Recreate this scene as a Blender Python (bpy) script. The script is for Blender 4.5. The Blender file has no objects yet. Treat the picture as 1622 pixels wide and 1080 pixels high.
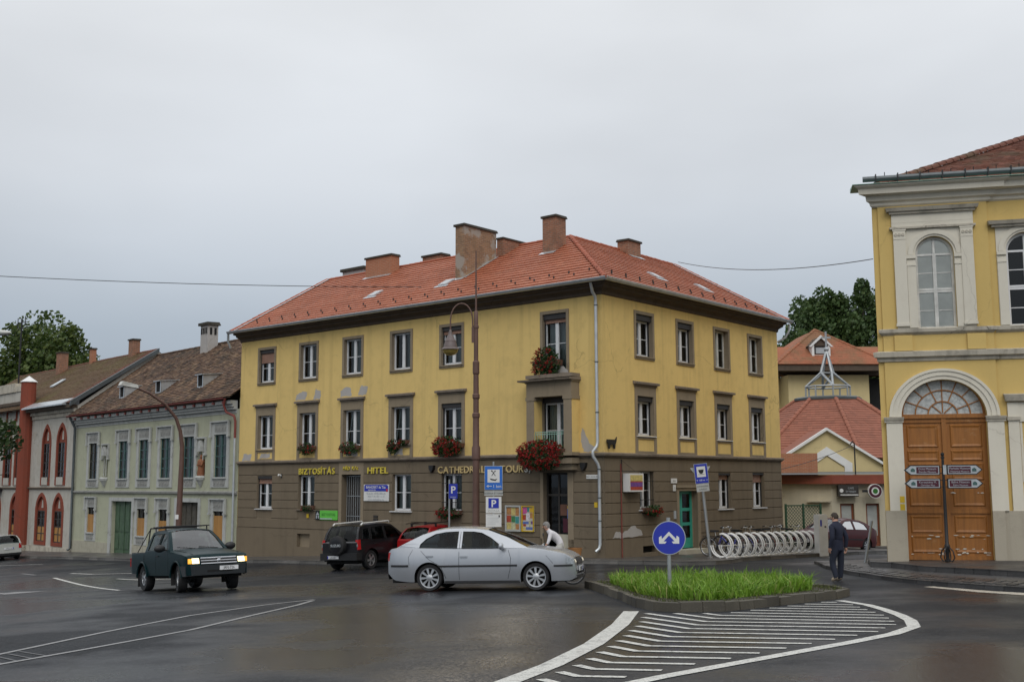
import bpy, bmesh, math, random
import numpy as np
from mathutils import Vector, Matrix
from mathutils.geometry import tessellate_polygon
R = math.radians
random.seed(11)
SC = bpy.context.scene
COL = SC.collection

# ------------------------------------------------------------------ camera
cam = bpy.data.cameras.new('camera')
cam.sensor_width = 36.0
cam.lens = 1762.6 / 1622 * 36.0
cam.clip_start = 0.1
cam.clip_end = 2000
camo = bpy.data.objects.new('camera', cam)
COL.objects.link(camo)
_p, _r = R(7.264), R(-0.2285)
_f = Vector((0, math.cos(_p), math.sin(_p)))
_u = Vector((0, -math.sin(_p), math.cos(_p)))
_x = Vector((1, 0, 0))
_rx = math.cos(_r) * _x + math.sin(_r) * _u
_ux = -math.sin(_r) * _x + math.cos(_r) * _u
camo.matrix_world = Matrix(((_rx.x, _ux.x, -_f.x, 0), (_rx.y, _ux.y, -_f.y, 0), (_rx.z, _ux.z, -_f.z, 2.53), (0, 0, 0, 1)))
SC.camera = camo

# ------------------------------------------------------------------ sky, sun, exposure
SUN_EL, SUN_AZ = 46.0, 176.0          # azimuth clockwise from +Y, behind the camera
world = bpy.data.worlds.new('World')
SC.world = world
world.use_nodes = True
nt = world.node_tree
nt.nodes.clear()
def wn(t, **k):
 n = nt.nodes.new(t)
 for a, b in k.items():
  setattr(n, a, b)
 return n
out = wn('ShaderNodeOutputWorld')
mixs = wn('ShaderNodeMixShader')
bg1 = wn('ShaderNodeBackground')
bg2 = wn('ShaderNodeBackground')
sky = wn('ShaderNodeTexSky', sky_type='NISHITA')
sky.sun_disc = False
sky.sun_elevation = R(SUN_EL)
sky.sun_rotation = R(SUN_AZ)
sky.dust_density = 4.0
bg1.inputs['Strength'].default_value = 0.08
nt.links.new(sky.outputs[0], bg1.inputs['Color'])
tc = wn('ShaderNodeTexCoord')
sep = wn('ShaderNodeSeparateXYZ')
nt.links.new(tc.outputs['Generated'], sep.inputs[0])
ramp = wn('ShaderNodeValToRGB')
cr = ramp.color_ramp
cr.elements[0].position = 0.0
cr.elements[0].color = (0.32, 0.385, 0.465, 1)
cr.elements[1].position = 1.0
cr.elements[1].color = (1.25, 1.28, 1.33, 1)
for pos, c in ((0.13, (0.425, 0.487, 0.56)), (0.26, (0.655, 0.69, 0.735)), (0.40, (0.785, 0.81, 0.84)), (0.7, (1.06, 1.09, 1.12))):
 e = cr.elements.new(pos)
 e.color = (*c, 1)
nt.links.new(sep.outputs['Z'], ramp.inputs[0])
mp = wn('ShaderNodeMapping')
mp.inputs['Scale'].default_value = (1.0, 1.0, 2.6)
nt.links.new(tc.outputs['Generated'], mp.inputs[0])
nz = wn('ShaderNodeTexNoise')
nz.inputs['Scale'].default_value = 1.7
nz.inputs['Detail'].default_value = 5.0
nz.inputs['Roughness'].default_value = 0.45
nt.links.new(mp.outputs[0], nz.inputs['Vector'])
mr = wn('ShaderNodeMapRange')
mr.inputs['From Min'].default_value = 0.3
mr.inputs['From Max'].default_value = 0.7
mr.inputs['To Min'].default_value = 0.84
mr.inputs['To Max'].default_value = 1.13
nt.links.new(nz.outputs['Fac'], mr.inputs['Value'])
mul = wn('ShaderNodeVectorMath', operation='SCALE')
nt.links.new(ramp.outputs[0], mul.inputs[0])
nt.links.new(mr.outputs[0], mul.inputs['Scale'])
nt.links.new(mul.outputs[0], bg2.inputs['Color'])
bg2.inputs['Strength'].default_value = 1.0
mixs.inputs[0].default_value = 0.93
nt.links.new(bg1.outputs[0], mixs.inputs[1])
nt.links.new(bg2.outputs[0], mixs.inputs[2])
nt.links.new(mixs.outputs[0], out.inputs['Surface'])

sun = bpy.data.lights.new('sun', 'SUN')
sun.energy = 1.0
sun.angle = R(35)
sun.color = (1.0, 0.97, 0.93)
suno = bpy.data.objects.new('sun', sun)
COL.objects.link(suno)
_d = Vector((math.sin(R(SUN_AZ)) * math.cos(R(SUN_EL)), math.cos(R(SUN_AZ)) * math.cos(R(SUN_EL)), math.sin(R(SUN_EL))))
suno.rotation_euler = _d.to_track_quat('Z', 'Y').to_euler()
suno.location = (0, -20, 60)
SC.view_settings.view_transform = 'Standard'
SC.view_settings.look = 'None'
SC.view_settings.exposure = 0.0
SC.view_settings.gamma = 1.0
SC.view_settings.use_curve_mapping = False
SC.render.engine = 'CYCLES'
SC.cycles.max_bounces = 6
SC.cycles.transparent_max_bounces = 12

# ------------------------------------------------------------------ materials
MATS = {}
def nodes_of(name):
 m = bpy.data.materials.new(name)
 m.use_nodes = True
 t = m.node_tree
 b = t.nodes['Principled BSDF']
 return m, t, b
def N(t, typ, ins=None, **k):
 n = t.nodes.new(typ)
 for a, b in k.items():
  setattr(n, a, b)
 for a, b in (ins or {}).items():
  if hasattr(b, 'is_linked') or isinstance(b, bpy.types.NodeSocket):
   t.links.new(b, n.inputs[a])
  else:
   n.inputs[a].default_value = b
 return n
def noise(t, vec, scale, detail=4, rough=0.55):
 return N(t, 'ShaderNodeTexNoise', {'Vector': vec, 'Scale': scale, 'Detail': detail, 'Roughness': rough}).outputs['Fac']
def maprange(t, v, a, b, c, d):
 return N(t, 'ShaderNodeMapRange', {'Value': v, 'From Min': a, 'From Max': b, 'To Min': c, 'To Max': d}).outputs[0]
def mixc(t, f, a, b, mode='MIX'):
 n = t.nodes.new('ShaderNodeMix')
 n.data_type = 'RGBA'
 n.blend_type = mode
 for s, v in ((0, f), (6, a), (7, b)):
  if isinstance(v, bpy.types.NodeSocket):
   t.links.new(v, n.inputs[s])
  elif isinstance(v, tuple):
   n.inputs[s].default_value = (*v[:3], 1)
  else:
   n.inputs[s].default_value = v
 return n.outputs[2]
def scalev(t, vec, s):
 return N(t, 'ShaderNodeVectorMath', {0: vec, 1: s}, operation='MULTIPLY').outputs[0]
def wpos(t):
 return N(t, 'ShaderNodeNewGeometry').outputs['Position']
def bump(t, b, h, strength, dist):
 n = N(t, 'ShaderNodeBump', {'Height': h, 'Strength': strength, 'Distance': dist})
 t.links.new(n.outputs[0], b.inputs['Normal'])
def plain(name, col, rough=0.6, metal=0.0, coat=0.0, spec=0.5, emit=None, es=0.0, var=0.12, vscale=3.0):
 if name in MATS:
  return MATS[name]
 m, t, b = nodes_of(name)
 p = wpos(t)
 f = maprange(t, noise(t, p, vscale), 0.3, 0.7, 1 - var, 1 + var)
 c = N(t, 'ShaderNodeVectorMath', {0: (*col[:3],), 'Scale': f}, operation='SCALE').outputs[0]
 t.links.new(c, b.inputs['Base Color'])
 b.inputs['Roughness'].default_value = rough
 b.inputs['Metallic'].default_value = metal
 b.inputs['Coat Weight'].default_value = coat
 b.inputs['Coat Roughness'].default_value = 0.06
 b.inputs['Specular IOR Level'].default_value = spec
 if emit:
  b.inputs['Emission Color'].default_value = (*emit, 1)
  b.inputs['Emission Strength'].default_value = es
 MATS[name] = m
 return m
def plaster(name, col, dirt=(0.2, 0.17, 0.12), amount=0.35, rough=0.9, streak=0.5, fresh=None):
 """weathered render: broad blotches, rain streaks and fine grain"""
 m, t, b = nodes_of(name)
 p = wpos(t)
 big = noise(t, p, 0.35, 5, 0.6)
 mid = noise(t, p, 2.2, 6, 0.65)
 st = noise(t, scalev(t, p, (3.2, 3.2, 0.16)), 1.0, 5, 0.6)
 c = mixc(t, maprange(t, big, 0.35, 0.68, 0.0, 0.30), col, tuple(x * 0.80 for x in col))
 c = mixc(t, maprange(t, mid, 0.5, 0.78, 0.0, amount), c, dirt)
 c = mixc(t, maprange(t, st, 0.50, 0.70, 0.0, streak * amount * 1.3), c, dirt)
 cr_ = N(t, 'ShaderNodeTexVoronoi', {'Vector': N(t, 'ShaderNodeVectorMath', {0: p, 1: N(t, 'ShaderNodeTexNoise', {'Vector': p, 'Scale': 1.1, 'Detail': 6.0}).outputs['Color']}, operation='ADD').outputs[0], 'Scale': 0.35}, feature='DISTANCE_TO_EDGE').outputs['Distance']
 c = mixc(t, N(t, 'ShaderNodeMath', {0: maprange(t, cr_, 0.002, 0.006, amount, 0), 1: maprange(t, big, 0.5, 0.56, 0, 1)}, operation='MULTIPLY').outputs[0], c, tuple(x * .45 for x in dirt))
 if fresh:
  c = mixc(t, maprange(t, noise(t, p, 0.8, 3), 0.60, 0.64, 0.0, 0.5), c, fresh)
 t.links.new(c, b.inputs['Base Color'])
 b.inputs['Roughness'].default_value = rough
 b.inputs['Specular IOR Level'].default_value = 0.25
 bump(t, b, noise(t, p, 28.0, 6, 0.7), 0.25, 0.02)
 MATS[name] = m
 return m
def tilemat(name, cols, moss=None, mossamt=0.0, rough=0.8, scale=0.5):
 m, t, b = nodes_of(name)
 g = N(t, 'ShaderNodeNewGeometry')
 rp = N(t, 'ShaderNodeValToRGB')
 t.links.new(g.outputs['Random Per Island'], rp.inputs[0])
 e = rp.color_ramp.elements
 e[0].color = (*cols[0], 1)
 e[1].color = (*cols[-1], 1)
 for i, c in enumerate(cols[1:-1]):
  k = e.new((i + 1) / (len(cols) - 1))
  k.color = (*c, 1)
 p = g.outputs['Position']
 c = rp.outputs[0]
 c = mixc(t, maprange(t, noise(t, p, scale, 5), 0.4, 0.7, 0.0, 0.35), c, tuple(x * 0.72 for x in cols[0]))
 if moss:
  for mc, lo, s2 in moss:
   c = mixc(t, maprange(t, noise(t, p, s2, 6, 0.7), lo, lo + 0.12, 0.0, mossamt), c, mc)
 t.links.new(c, b.inputs['Base Color'])
 b.inputs['Roughness'].default_value = rough
 b.inputs['Specular IOR Level'].default_value = 0.3
 bump(t, b, noise(t, p, 40.0, 3), 0.3, 0.01)
 MATS[name] = m
 return m
def brickmat(name, c1, c2, mortar, dirt, dirtamt=0.5, scale=4.0, render=None):
 m, t, b = nodes_of(name)
 tc_ = N(t, 'ShaderNodeTexCoord')
 p = tc_.outputs['Object']
 s = N(t, 'ShaderNodeSeparateXYZ', {0: p})
 xy = N(t, 'ShaderNodeMath', {0: s.outputs[0], 1: s.outputs[1]}, operation='ADD').outputs[0]
 v = N(t, 'ShaderNodeCombineXYZ', {0: xy, 1: s.outputs[2]}).outputs[0]
 bk = N(t, 'ShaderNodeTexBrick', {'Vector': v, 'Color1': (*c1, 1), 'Color2': (*c2, 1), 'Mortar': (*mortar, 1), 'Scale': 1.0, 'Mortar Size': 0.008, 'Brick Width': 0.26, 'Row Height': 0.078})
 c = mixc(t, maprange(t, noise(t, p, 2.0, 6, 0.7), 0.42, 0.66, 0.0, dirtamt), bk.outputs['Color'], dirt)
 c = mixc(t, maprange(t, noise(t, p, 9.0, 3), 0.4, 0.7, 0.0, 0.4), c, c1)
 if render:
  c = mixc(t, maprange(t, noise(t, p, 0.9, 5, 0.6), 0.53, 0.58, 0.0, 0.85), c, render)
 t.links.new(c, b.inputs['Base Color'])
 b.inputs['Roughness'].default_value = 0.92
 bump(t, b, bk.outputs['Fac'], -0.4, 0.02)
 MATS[name] = m
 return m
def glassmat(name, tint=(0.75, 0.82, 0.82), gl=1.0, rough=0.02, ior=1.6):
 m = bpy.data.materials.new(name)
 m.use_nodes = True
 t = m.node_tree
 t.nodes.clear()
 o = t.nodes.new('ShaderNodeOutputMaterial')
 tr = N(t, 'ShaderNodeBsdfTransparent', {'Color': (*tint, 1)})
 gs = N(t, 'ShaderNodeBsdfGlossy', {'Color': (gl, gl, gl, 1), 'Roughness': rough})
 fr = N(t, 'ShaderNodeFresnel', {'IOR': ior})
 mx = N(t, 'ShaderNodeMixShader', {0: fr.outputs[0], 1: tr.outputs[0], 2: gs.outputs[0]})
 t.links.new(mx.outputs[0], o.inputs['Surface'])
 MATS[name] = m
 return m
def leafmat(name, cols, rough=0.55, ns=0.6):
 m, t, b = nodes_of(name)
 g = N(t, 'ShaderNodeNewGeometry')
 rp = N(t, 'ShaderNodeValToRGB')
 t.links.new(g.outputs['Random Per Island'], rp.inputs[0])
 e = rp.color_ramp.elements
 e[0].color = (*cols[0], 1)
 e[1].color = (*cols[-1], 1)
 for i, c in enumerate(cols[1:-1]):
  k = e.new((i + 1) / (len(cols) - 1))
  k.color = (*c, 1)
 c = mixc(t, maprange(t, noise(t, g.outputs['Position'], ns, 3), 0.4, 0.65, 0, 0.5), rp.outputs[0], cols[0])
 t.links.new(c, b.inputs['Base Color'])
 b.inputs['Roughness'].default_value = rough
 b.inputs['Specular IOR Level'].default_value = 0.35
 tl = N(t, 'ShaderNodeBsdfTranslucent', {'Color': c})
 mx = N(t, 'ShaderNodeMixShader', {0: 0.25, 1: b.outputs[0], 2: tl.outputs[0]})
 t.links.new(mx.outputs[0], t.nodes['Material Output'].inputs['Surface'])
 MATS[name] = m
 return m
def roadmat(name):
 m, t, b = nodes_of(name)
 p = wpos(t)
 big = noise(t, p, 0.09, 4)
 mid = noise(t, p, 0.55, 5, 0.6)
 lane = noise(t, N(t, 'ShaderNodeMapping', {'Vector': p, 'Rotation': (0, 0, R(38)), 'Scale': (0.08, 0.7, 1)}).outputs[0], 1.0, 4)
 fine = N(t, 'ShaderNodeMath', {0: N(t, 'ShaderNodeMath', {0: noise(t, p, 60.0, 2, 0.6), 1: 0.5}, operation='MULTIPLY').outputs[0], 1: N(t, 'ShaderNodeMath', {0: noise(t, p, 24.0, 2, 0.6), 1: 0.5}, operation='MULTIPLY').outputs[0]}, operation='ADD').outputs[0]
 vor = N(t, 'ShaderNodeTexVoronoi', {'Vector': p, 'Scale': 34.0}).outputs['Distance']
 c = mixc(t, maprange(t, mid, 0.35, 0.7, 0, 1), (0.009, 0.010, 0.0125), (0.020, 0.0215, 0.025))
 c = mixc(t, maprange(t, lane, 0.5, 0.68, 0, 0.55), c, (0.032, 0.033, 0.035))
 c = mixc(t, maprange(t, fine, 0.55, 0.66, 0, 0.8), c, (0.12, 0.12, 0.12))
 c = mixc(t, maprange(t, fine, 0.40, 0.28, 0, 0.7), c, (0.012, 0.012, 0.013))
 # tarred repair joints and cracks
 wob = N(t, 'ShaderNodeVectorMath', {0: p, 1: N(t, 'ShaderNodeTexNoise', {'Vector': p, 'Scale': 0.9, 'Detail': 5.0}).outputs['Color']}, operation='ADD').outputs[0]
 crk = N(t, 'ShaderNodeTexVoronoi', {'Vector': wob, 'Scale': 0.13}, feature='DISTANCE_TO_EDGE').outputs['Distance']
 crm = N(t, 'ShaderNodeMath', {0: maprange(t, crk, 0.0035, 0.007, 1, 0), 1: maprange(t, noise(t, p, 0.4, 2), 0.5, 0.58, 0, 0.8)}, operation='MULTIPLY').outputs[0]
 c = mixc(t, crm, c, (0.010, 0.010, 0.011))
 # a lane worn down to its pale chippings, and the polished, wetter wheel track
 sp = N(t, 'ShaderNodeSeparateXYZ', {0: p})
 def lin(a, b_, c0):
  u = N(t, 'ShaderNodeMath', {0: sp.outputs[1], 1: b_, 2: c0}, operation='MULTIPLY_ADD').outputs[0]
  return N(t, 'ShaderNodeMath', {0: sp.outputs[0], 1: u}, operation='ADD').outputs[0]
 dd = N(t, 'ShaderNodeMath', {0: lin(1, -0.07, 1.35)}, operation='ABSOLUTE').outputs[0]
 wy = N(t, 'ShaderNodeMath', {0: maprange(t, sp.outputs[1], 20, 25, 1, 0), 1: maprange(t, dd, 0.25, 1.25, 1, 0)}, operation='MULTIPLY').outputs[0]
 grit = N(t, 'ShaderNodeMath', {0: maprange(t, fine, 0.47, 0.54, 0, 1), 1: N(t, 'ShaderNodeMath', {0: wy, 1: maprange(t, mid, 0.3, 0.6, 0.3, 1)}, operation='MULTIPLY').outputs[0]}, operation='MULTIPLY').outputs[0]
 c = mixc(t, grit, c, (0.20, 0.175, 0.145))
 t.links.new(c, b.inputs['Base Color'])
 d2 = N(t, 'ShaderNodeMath', {0: lin(1, 0.02, 2.6)}, operation='ABSOLUTE').outputs[0]
 trk = maprange(t, d2, 0.6, 3.2, 0.07, 0.0)
 big = N(t, 'ShaderNodeMath', {0: big, 1: trk}, operation='ADD').outputs[0]
 wet = maprange(t, N(t, 'ShaderNodeMath', {0: big, 1: maprange(t, mid, 0, 1, -0.12, 0.12)}, operation='ADD').outputs[0], 0.44, 0.56, 0.0, 1.0)
 rgh = maprange(t, wet, 0, 1, 0.56, 0.25)
 t.links.new(rgh, b.inputs['Roughness'])
 t.links.new(maprange(t, wet, 0, 1, 0.13, 0.34), b.inputs['Specular IOR Level'])
 b.inputs['Specular Tint'].default_value = (0.78, 0.89, 1.0, 1)
 h = N(t, 'ShaderNodeMath', {0: vor, 1: fine}, operation='ADD').outputs[0]
 bn = N(t, 'ShaderNodeBump', {'Height': h, 'Strength': maprange(t, wet, 0, 1, 0.6, 0.22), 'Distance': 0.008})
 t.links.new(bn.outputs[0], b.inputs['Normal'])
 MATS[name] = m
 return m
def pavemat(name, col, wetlo=0.3):
 m, t, b = nodes_of(name)
 p = wpos(t)
 c = mixc(t, maprange(t, noise(t, p, 1.3, 6, 0.65), 0.35, 0.7, 0, 1), tuple(x * 0.6 for x in col), col)
 c = mixc(t, maprange(t, noise(t, p, 45, 2), 0.55, 0.75, 0, 0.5), c, tuple(x * 1.8 for x in col))
 c = N(t, 'ShaderNodeVectorMath', {0: c, 'Scale': maprange(t, N(t, 'ShaderNodeObjectInfo').outputs['Random'], 0, 1, 0.65, 1.35)}, operation='SCALE').outputs[0]
 t.links.new(c, b.inputs['Base Color'])
 t.links.new(maprange(t, noise(t, p, 0.5, 4), 0.4, 0.6, 0.6, wetlo), b.inputs['Roughness'])
 bump(t, b, noise(t, p, 40, 4), 0.4, 0.01)
 MATS[name] = m
 return m
def paintmark(name, col=(0.62, 0.62, 0.58)):
 m, t, b = nodes_of(name)
 p = wpos(t)
 c = mixc(t, maprange(t, noise(t, p, 7, 7, 0.8), 0.50, 0.66, 0, 0.8), col, (0.14, 0.14, 0.14))
 c = mixc(t, maprange(t, noise(t, p, 40, 3), 0.54, 0.64, 0, 0.7), c, (0.10, 0.10, 0.10))
 t.links.new(c, b.inputs['Base Color'])
 b.inputs['Roughness'].default_value = 0.45
 MATS[name] = m
 return m
def woodmat(name, col, wear=(0.5, 0.36, 0.2)):
 m, t, b = nodes_of(name)
 p = wpos(t)
 g = noise(t, scalev(t, p, (14, 14, 0.9)), 1.0, 6, 0.6)
 c = mixc(t, maprange(t, g, 0.3, 0.7, 0, 1), tuple(x * 0.62 for x in col), col)
 c = mixc(t, maprange(t, noise(t, scalev(t, p, (2, 2, 6)), 1.0, 6, 0.75), 0.60, 0.70, 0, 0.35), c, wear)
 t.links.new(c, b.inputs['Base Color'])
 b.inputs['Roughness'].default_value = 0.55
 bump(t, b, g, 0.15, 0.01)
 MATS[name] = m
 return m

# ------------------------------------------------------------------ mesh building
class MB:
 def __init__(s, M=None):
  s.v, s.f, s.mi, s.M, s.k, s.ch = [], [], [], M, 0, []
 def add(s, vs, fs):
  o = len(s.v)
  s.ch.append((o, len(s.f)))
  if s.M is not None:
   vs = [tuple(s.M @ Vector(q)) for q in vs]
  s.v.extend(tuple(q) for q in vs)
  s.f.extend(tuple(i + o for i in f) for f in fs)
  s.mi.extend([s.k] * len(fs))
 def box(s, x0, x1, y0, y1, z0, z1):
  s.add([(x0, y0, z0), (x1, y0, z0), (x1, y1, z0), (x0, y1, z0), (x0, y0, z1), (x1, y0, z1), (x1, y1, z1), (x0, y1, z1)],
              [(0, 3, 2, 1), (4, 5, 6, 7), (0, 1, 5, 4), (1, 2, 6, 5), (2, 3, 7, 6), (3, 0, 4, 7)])
  return s
 def hexa(s, p):
  s.add(p, [(0, 3, 2, 1), (4, 5, 6, 7), (0, 1, 5, 4), (1, 2, 6, 5), (2, 3, 7, 6), (3, 0, 4, 7)])
  return s
 def face(s, *p):
  s.add(p, [tuple(range(len(p)))])
  return s
 def prism(s, pts, y0, y1, ax='y'):
  """extrude a polygon given in the plane across axis ax"""
  def P(a, b, c):
   return {'y': (a, c, b), 'x': (c, a, b), 'z': (a, b, c)}[ax]
  n = len(pts)
  tri = tessellate_polygon([[Vector((a, b, 0)) for a, b in pts]])
  vs = [P(a, b, y0) for a, b in pts] + [P(a, b, y1) for a, b in pts]
  fs = [tuple(t) for t in tri] + [tuple(i + n for i in reversed(t)) for t in tri]
  fs += [(i, (i + 1) % n, (i + 1) % n + n, i + n) for i in range(n)]
  s.add(vs, fs)
  return s
 def sheet(s, outer, holes, y0, depth, rk=None):
  """a wall front (polygon with holes, in x/z) at y0 with the reveals of the holes going inward"""
  loops = [outer] + list(holes)
  tri = tessellate_polygon([[Vector((a, b, 0)) for a, b in l] for l in loops])
  flat = [q for l in loops for q in l]
  s.add([(a, y0, b) for a, b in flat], [tuple(t) for t in tri])
  k0 = s.k
  if rk is not None:
   s.k = rk
  for h in holes:
   n = len(h)
   s.add([(a, y0, b) for a, b in h] + [(a, y0 + depth, b) for a, b in h], [(i, (i + 1) % n, (i + 1) % n + n, i + n) for i in range(n)])
  s.k = k0
  return s
 def tube(s, pts, r, n=8, caps=True, closed=False):
  pts = [Vector(p) for p in pts]
  m = len(pts)
  rr = r if isinstance(r, (list, tuple)) else [r] * m
  prev = None
  vs, fs = [], []
  for i, p in enumerate(pts):
   if closed:
    d = pts[(i + 1) % m] - pts[i - 1]
   else:
    d = pts[min(i + 1, m - 1)] - pts[max(i - 1, 0)]
   d.normalize()
   if prev is None:
    a = d.orthogonal().normalized()
    if abs(d.z) < 0.9:
     a = Vector((0, 0, 1)).cross(d).normalized()
   else:
    a = (prev - d * prev.dot(d)).normalized()
   prev = a
   b = d.cross(a)
   for k in range(n):
    t = 2 * math.pi * k / n
    vs.append(p + (a * math.cos(t) + b * math.sin(t)) * rr[i])
  for i in range(m if closed else m - 1):
   j = (i + 1) % m
   for k in range(n):
    fs.append((i * n + k, i * n + (k + 1) % n, j * n + (k + 1) % n, j * n + k))
  if caps and not closed:
   fs.append(tuple(range(n))[::-1])
   fs.append(tuple((m - 1) * n + k for k in range(n)))
  s.add(vs, fs)
  return s
 def lathe(s, prof, n=16, c=(0, 0, 0), axis='z', caps=True):
  vs, fs = [], []
  for r, h in prof:
   for k in range(n):
    t = 2 * math.pi * k / n
    a, b = r * math.cos(t), r * math.sin(t)
    q = {'z': (a, b, h), 'y': (a, h, b), 'x': (h, a, b)}[axis]
    vs.append((c[0] + q[0], c[1] + q[1], c[2] + q[2]))
  for i in range(len(prof) - 1):
   for k in range(n):
    fs.append((i * n + k, i * n + (k + 1) % n, (i + 1) * n + (k + 1) % n, (i + 1) * n + k))
  if caps:
   fs.append(tuple(range(n))[::-1])
   fs.append(tuple((len(prof) - 1) * n + k for k in range(n)))
  s.add(vs, fs)
  return s
 def ball(s, c, r, n=10, m=7):
  rx, ry, rz = r if isinstance(r, tuple) else (r, r, r)
  vs, fs = [], []
  for i in range(m + 1):
   a = math.pi * i / m
   for k in range(n):
    t = 2 * math.pi * k / n
    vs.append((c[0] + rx * math.sin(a) * math.cos(t), c[1] + ry * math.sin(a) * math.sin(t), c[2] + rz * math.cos(a)))
  for i in range(m):
   for k in range(n):
    fs.append((i * n + k, (i + 1) * n + k, (i + 1) * n + (k + 1) % n, i * n + (k + 1) % n))
  s.add(vs, fs)
  return s
 def mesh(s, name, mats, smooth=False, clean=False):
  me = bpy.data.meshes.new(name)
  me.from_pydata(s.v, [], s.f)
  mats = mats if isinstance(mats, (list, tuple)) else [mats]
  for m in mats:
   me.materials.append(MATS[m] if isinstance(m, str) else m)
  if len(mats) > 1:
   me.polygons.foreach_set('material_index', s.mi)
  if clean or smooth:
   bm = bmesh.new()
   bm.from_mesh(me)
   bmesh.ops.remove_doubles(bm, verts=bm.verts, dist=1e-5)
   bmesh.ops.recalc_face_normals(bm, faces=bm.faces)
   bm.to_mesh(me)
   bm.free()
  if smooth:
   me.polygons.foreach_set('use_smooth', [True] * len(me.polygons))
   me.set_sharp_from_angle(angle=R(38 if smooth is True else smooth))
  me.update()
  return me
 def pieces(s, name, mats, parent, smooth=False):
  """one object for every shape that was added"""
  e = s.ch[1:] + [(len(s.v), len(s.f))]
  for (v0, f0), (v1, f1) in zip(s.ch, e):
   q = MB()
   q.v, q.f, q.mi = s.v[v0:v1], [tuple(i - v0 for i in f) for f in s.f[f0:f1]], s.mi[f0:f1]
   q.build(name, mats, parent, smooth)
 def build(s, name, mats, parent=None, smooth=False, label=None, cat=None, group=None, kind=None, clean=False, loc=None, rotz=None):
  o = bpy.data.objects.new(name, s.mesh(name, mats, smooth, clean))
  COL.objects.link(o)
  if parent is not None:
   o.parent = parent
  if loc:
   o.location = loc
  if rotz is not None:
   o.rotation_euler = (0, 0, rotz)
  tag(o, label, cat, group, kind)
  return o
def tag(o, label=None, cat=None, group=None, kind=None):
 for k, v in (('label', label), ('category', cat), ('group', group), ('kind', kind)):
  if v:
   o[k] = v
 return o
def thing(name, label, cat, loc=(0, 0, 0), rotz=0.0, group=None, kind=None):
 o = bpy.data.objects.new(name, None)
 o.empty_display_size = 0.2
 COL.objects.link(o)
 o.location = loc
 o.rotation_euler = (0, 0, rotz)
 return tag(o, label, cat, group, kind)
def inst(name, me, parent=None, M=None, **k):
 o = bpy.data.objects.new(name, me)
 COL.objects.link(o)
 o.parent = parent
 if M is not None:
  o.matrix_local = M
 tag(o, **k)
 return o
def copy_tree(o, parent=None, M=None):
 c = o.copy()
 COL.objects.link(c)
 c.parent = parent
 if M is not None:
  c.matrix_local = M
 for ch in list(o.children):
  copy_tree(ch, c)
 return c
def T(x, y, z):
 return Matrix.Translation((x, y, z))
def RZ(a):
 return Matrix.Rotation(a, 4, 'Z')
_tc = {}
def textmesh(body, size, ext, mat, ax='CENTER', bold=0.0, xs=1.0):
 key = (body, size, ext, mat, ax, bold, xs)
 if key in _tc:
  return _tc[key]
 cu = bpy.data.curves.new('lettering', 'FONT')
 cu.body = body
 cu.size = size
 cu.extrude = ext
 cu.offset = bold
 cu.align_x = ax
 cu.resolution_u = 3
 ob = bpy.data.objects.new('lettering', cu)
 me = bpy.data.meshes.new_from_object(ob)
 bpy.data.objects.remove(ob)
 # stand the text up: x right, z up, facing -y
 me.transform(Matrix.Rotation(R(90), 4, 'X') @ Matrix.Diagonal((xs, 1, 1, 1)))
 me.materials.clear()
 me.materials.append(MATS[mat])
 _tc[key] = me
 return me

# ------------------------------------------------------------------ terrain: the square falls away to the left and to the back
GP = np.array([(0,0,.88),(-2.1,26.1,0.0),(.5,25.4,.08),(-12.05,52.25,-.91),(-8.29,49.1,-.69),(2.6,40.0,-.20),(3.87,40.27,-.24),(5.34,42.03,-.30),(11.55,49.5,-.36),(-25.9,66.9,-1.52),(-31.4,72.8,-1.77),(13.5,31.9,.1),(-9,31,-.38),(-12,38,-.8),(-6,42.3,-.68),(-30,66,-1.8),(8.65,29.4,-.06),(10.8,32.5,.04),(16,51,-.62),(13,46,-.42),(20,28,.15),(-12,15,-.05),(8,10,.62),(20,62,-.9),(-60,90,-3.6),(40,90,-1.3),(0,90,-2.0),(-40,30,-1.7),(40,30,.3)], float)
def _tps(lam=2.0):
 n = len(GP)
 X = GP[:, :2]
 d = np.linalg.norm(X[:, None] - X[None], axis=2)
 K = np.where(d > 0, d ** 2 * np.log(d + 1e-9), 0)
 A = np.zeros((n + 3, n + 3))
 A[:n, :n] = K + lam * np.eye(n)
 A[:n, n] = 1
 A[:n, n + 1:] = X
 A[n, :n] = 1
 A[n + 1:, :n] = X.T
 return np.linalg.solve(A, np.r_[GP[:, 2], 0, 0, 0])
GW = _tps()
def gz(x, y):
 x = max(-75.0, min(60.0, x))
 y = max(-15.0, min(110.0, y))
 d = np.hypot(GP[:, 0] - x, GP[:, 1] - y)
 K = np.where(d > 0, d ** 2 * np.log(d + 1e-9), 0)
 n = len(GP)
 return float(K @ GW[:n] + GW[n] + GW[n + 1] * x + GW[n + 2] * y)
def gmat(x, y, rz, off=0.0):
 """matrix standing on the ground with the slope of the ground"""
 e = 0.8
 nx = (gz(x + e, y) - gz(x - e, y)) / (2 * e)
 ny = (gz(x, y + e) - gz(x, y - e)) / (2 * e)
 n = Vector((-nx, -ny, 1)).normalized()
 h = Vector((math.cos(rz), math.sin(rz), 0))
 h = (h - n * h.dot(n)).normalized()
 l = n.cross(h)
 return Matrix(((h.x, l.x, n.x, x), (h.y, l.y, n.y, y), (h.z, l.z, n.z, gz(x, y) + off), (0, 0, 0, 1)))
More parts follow.
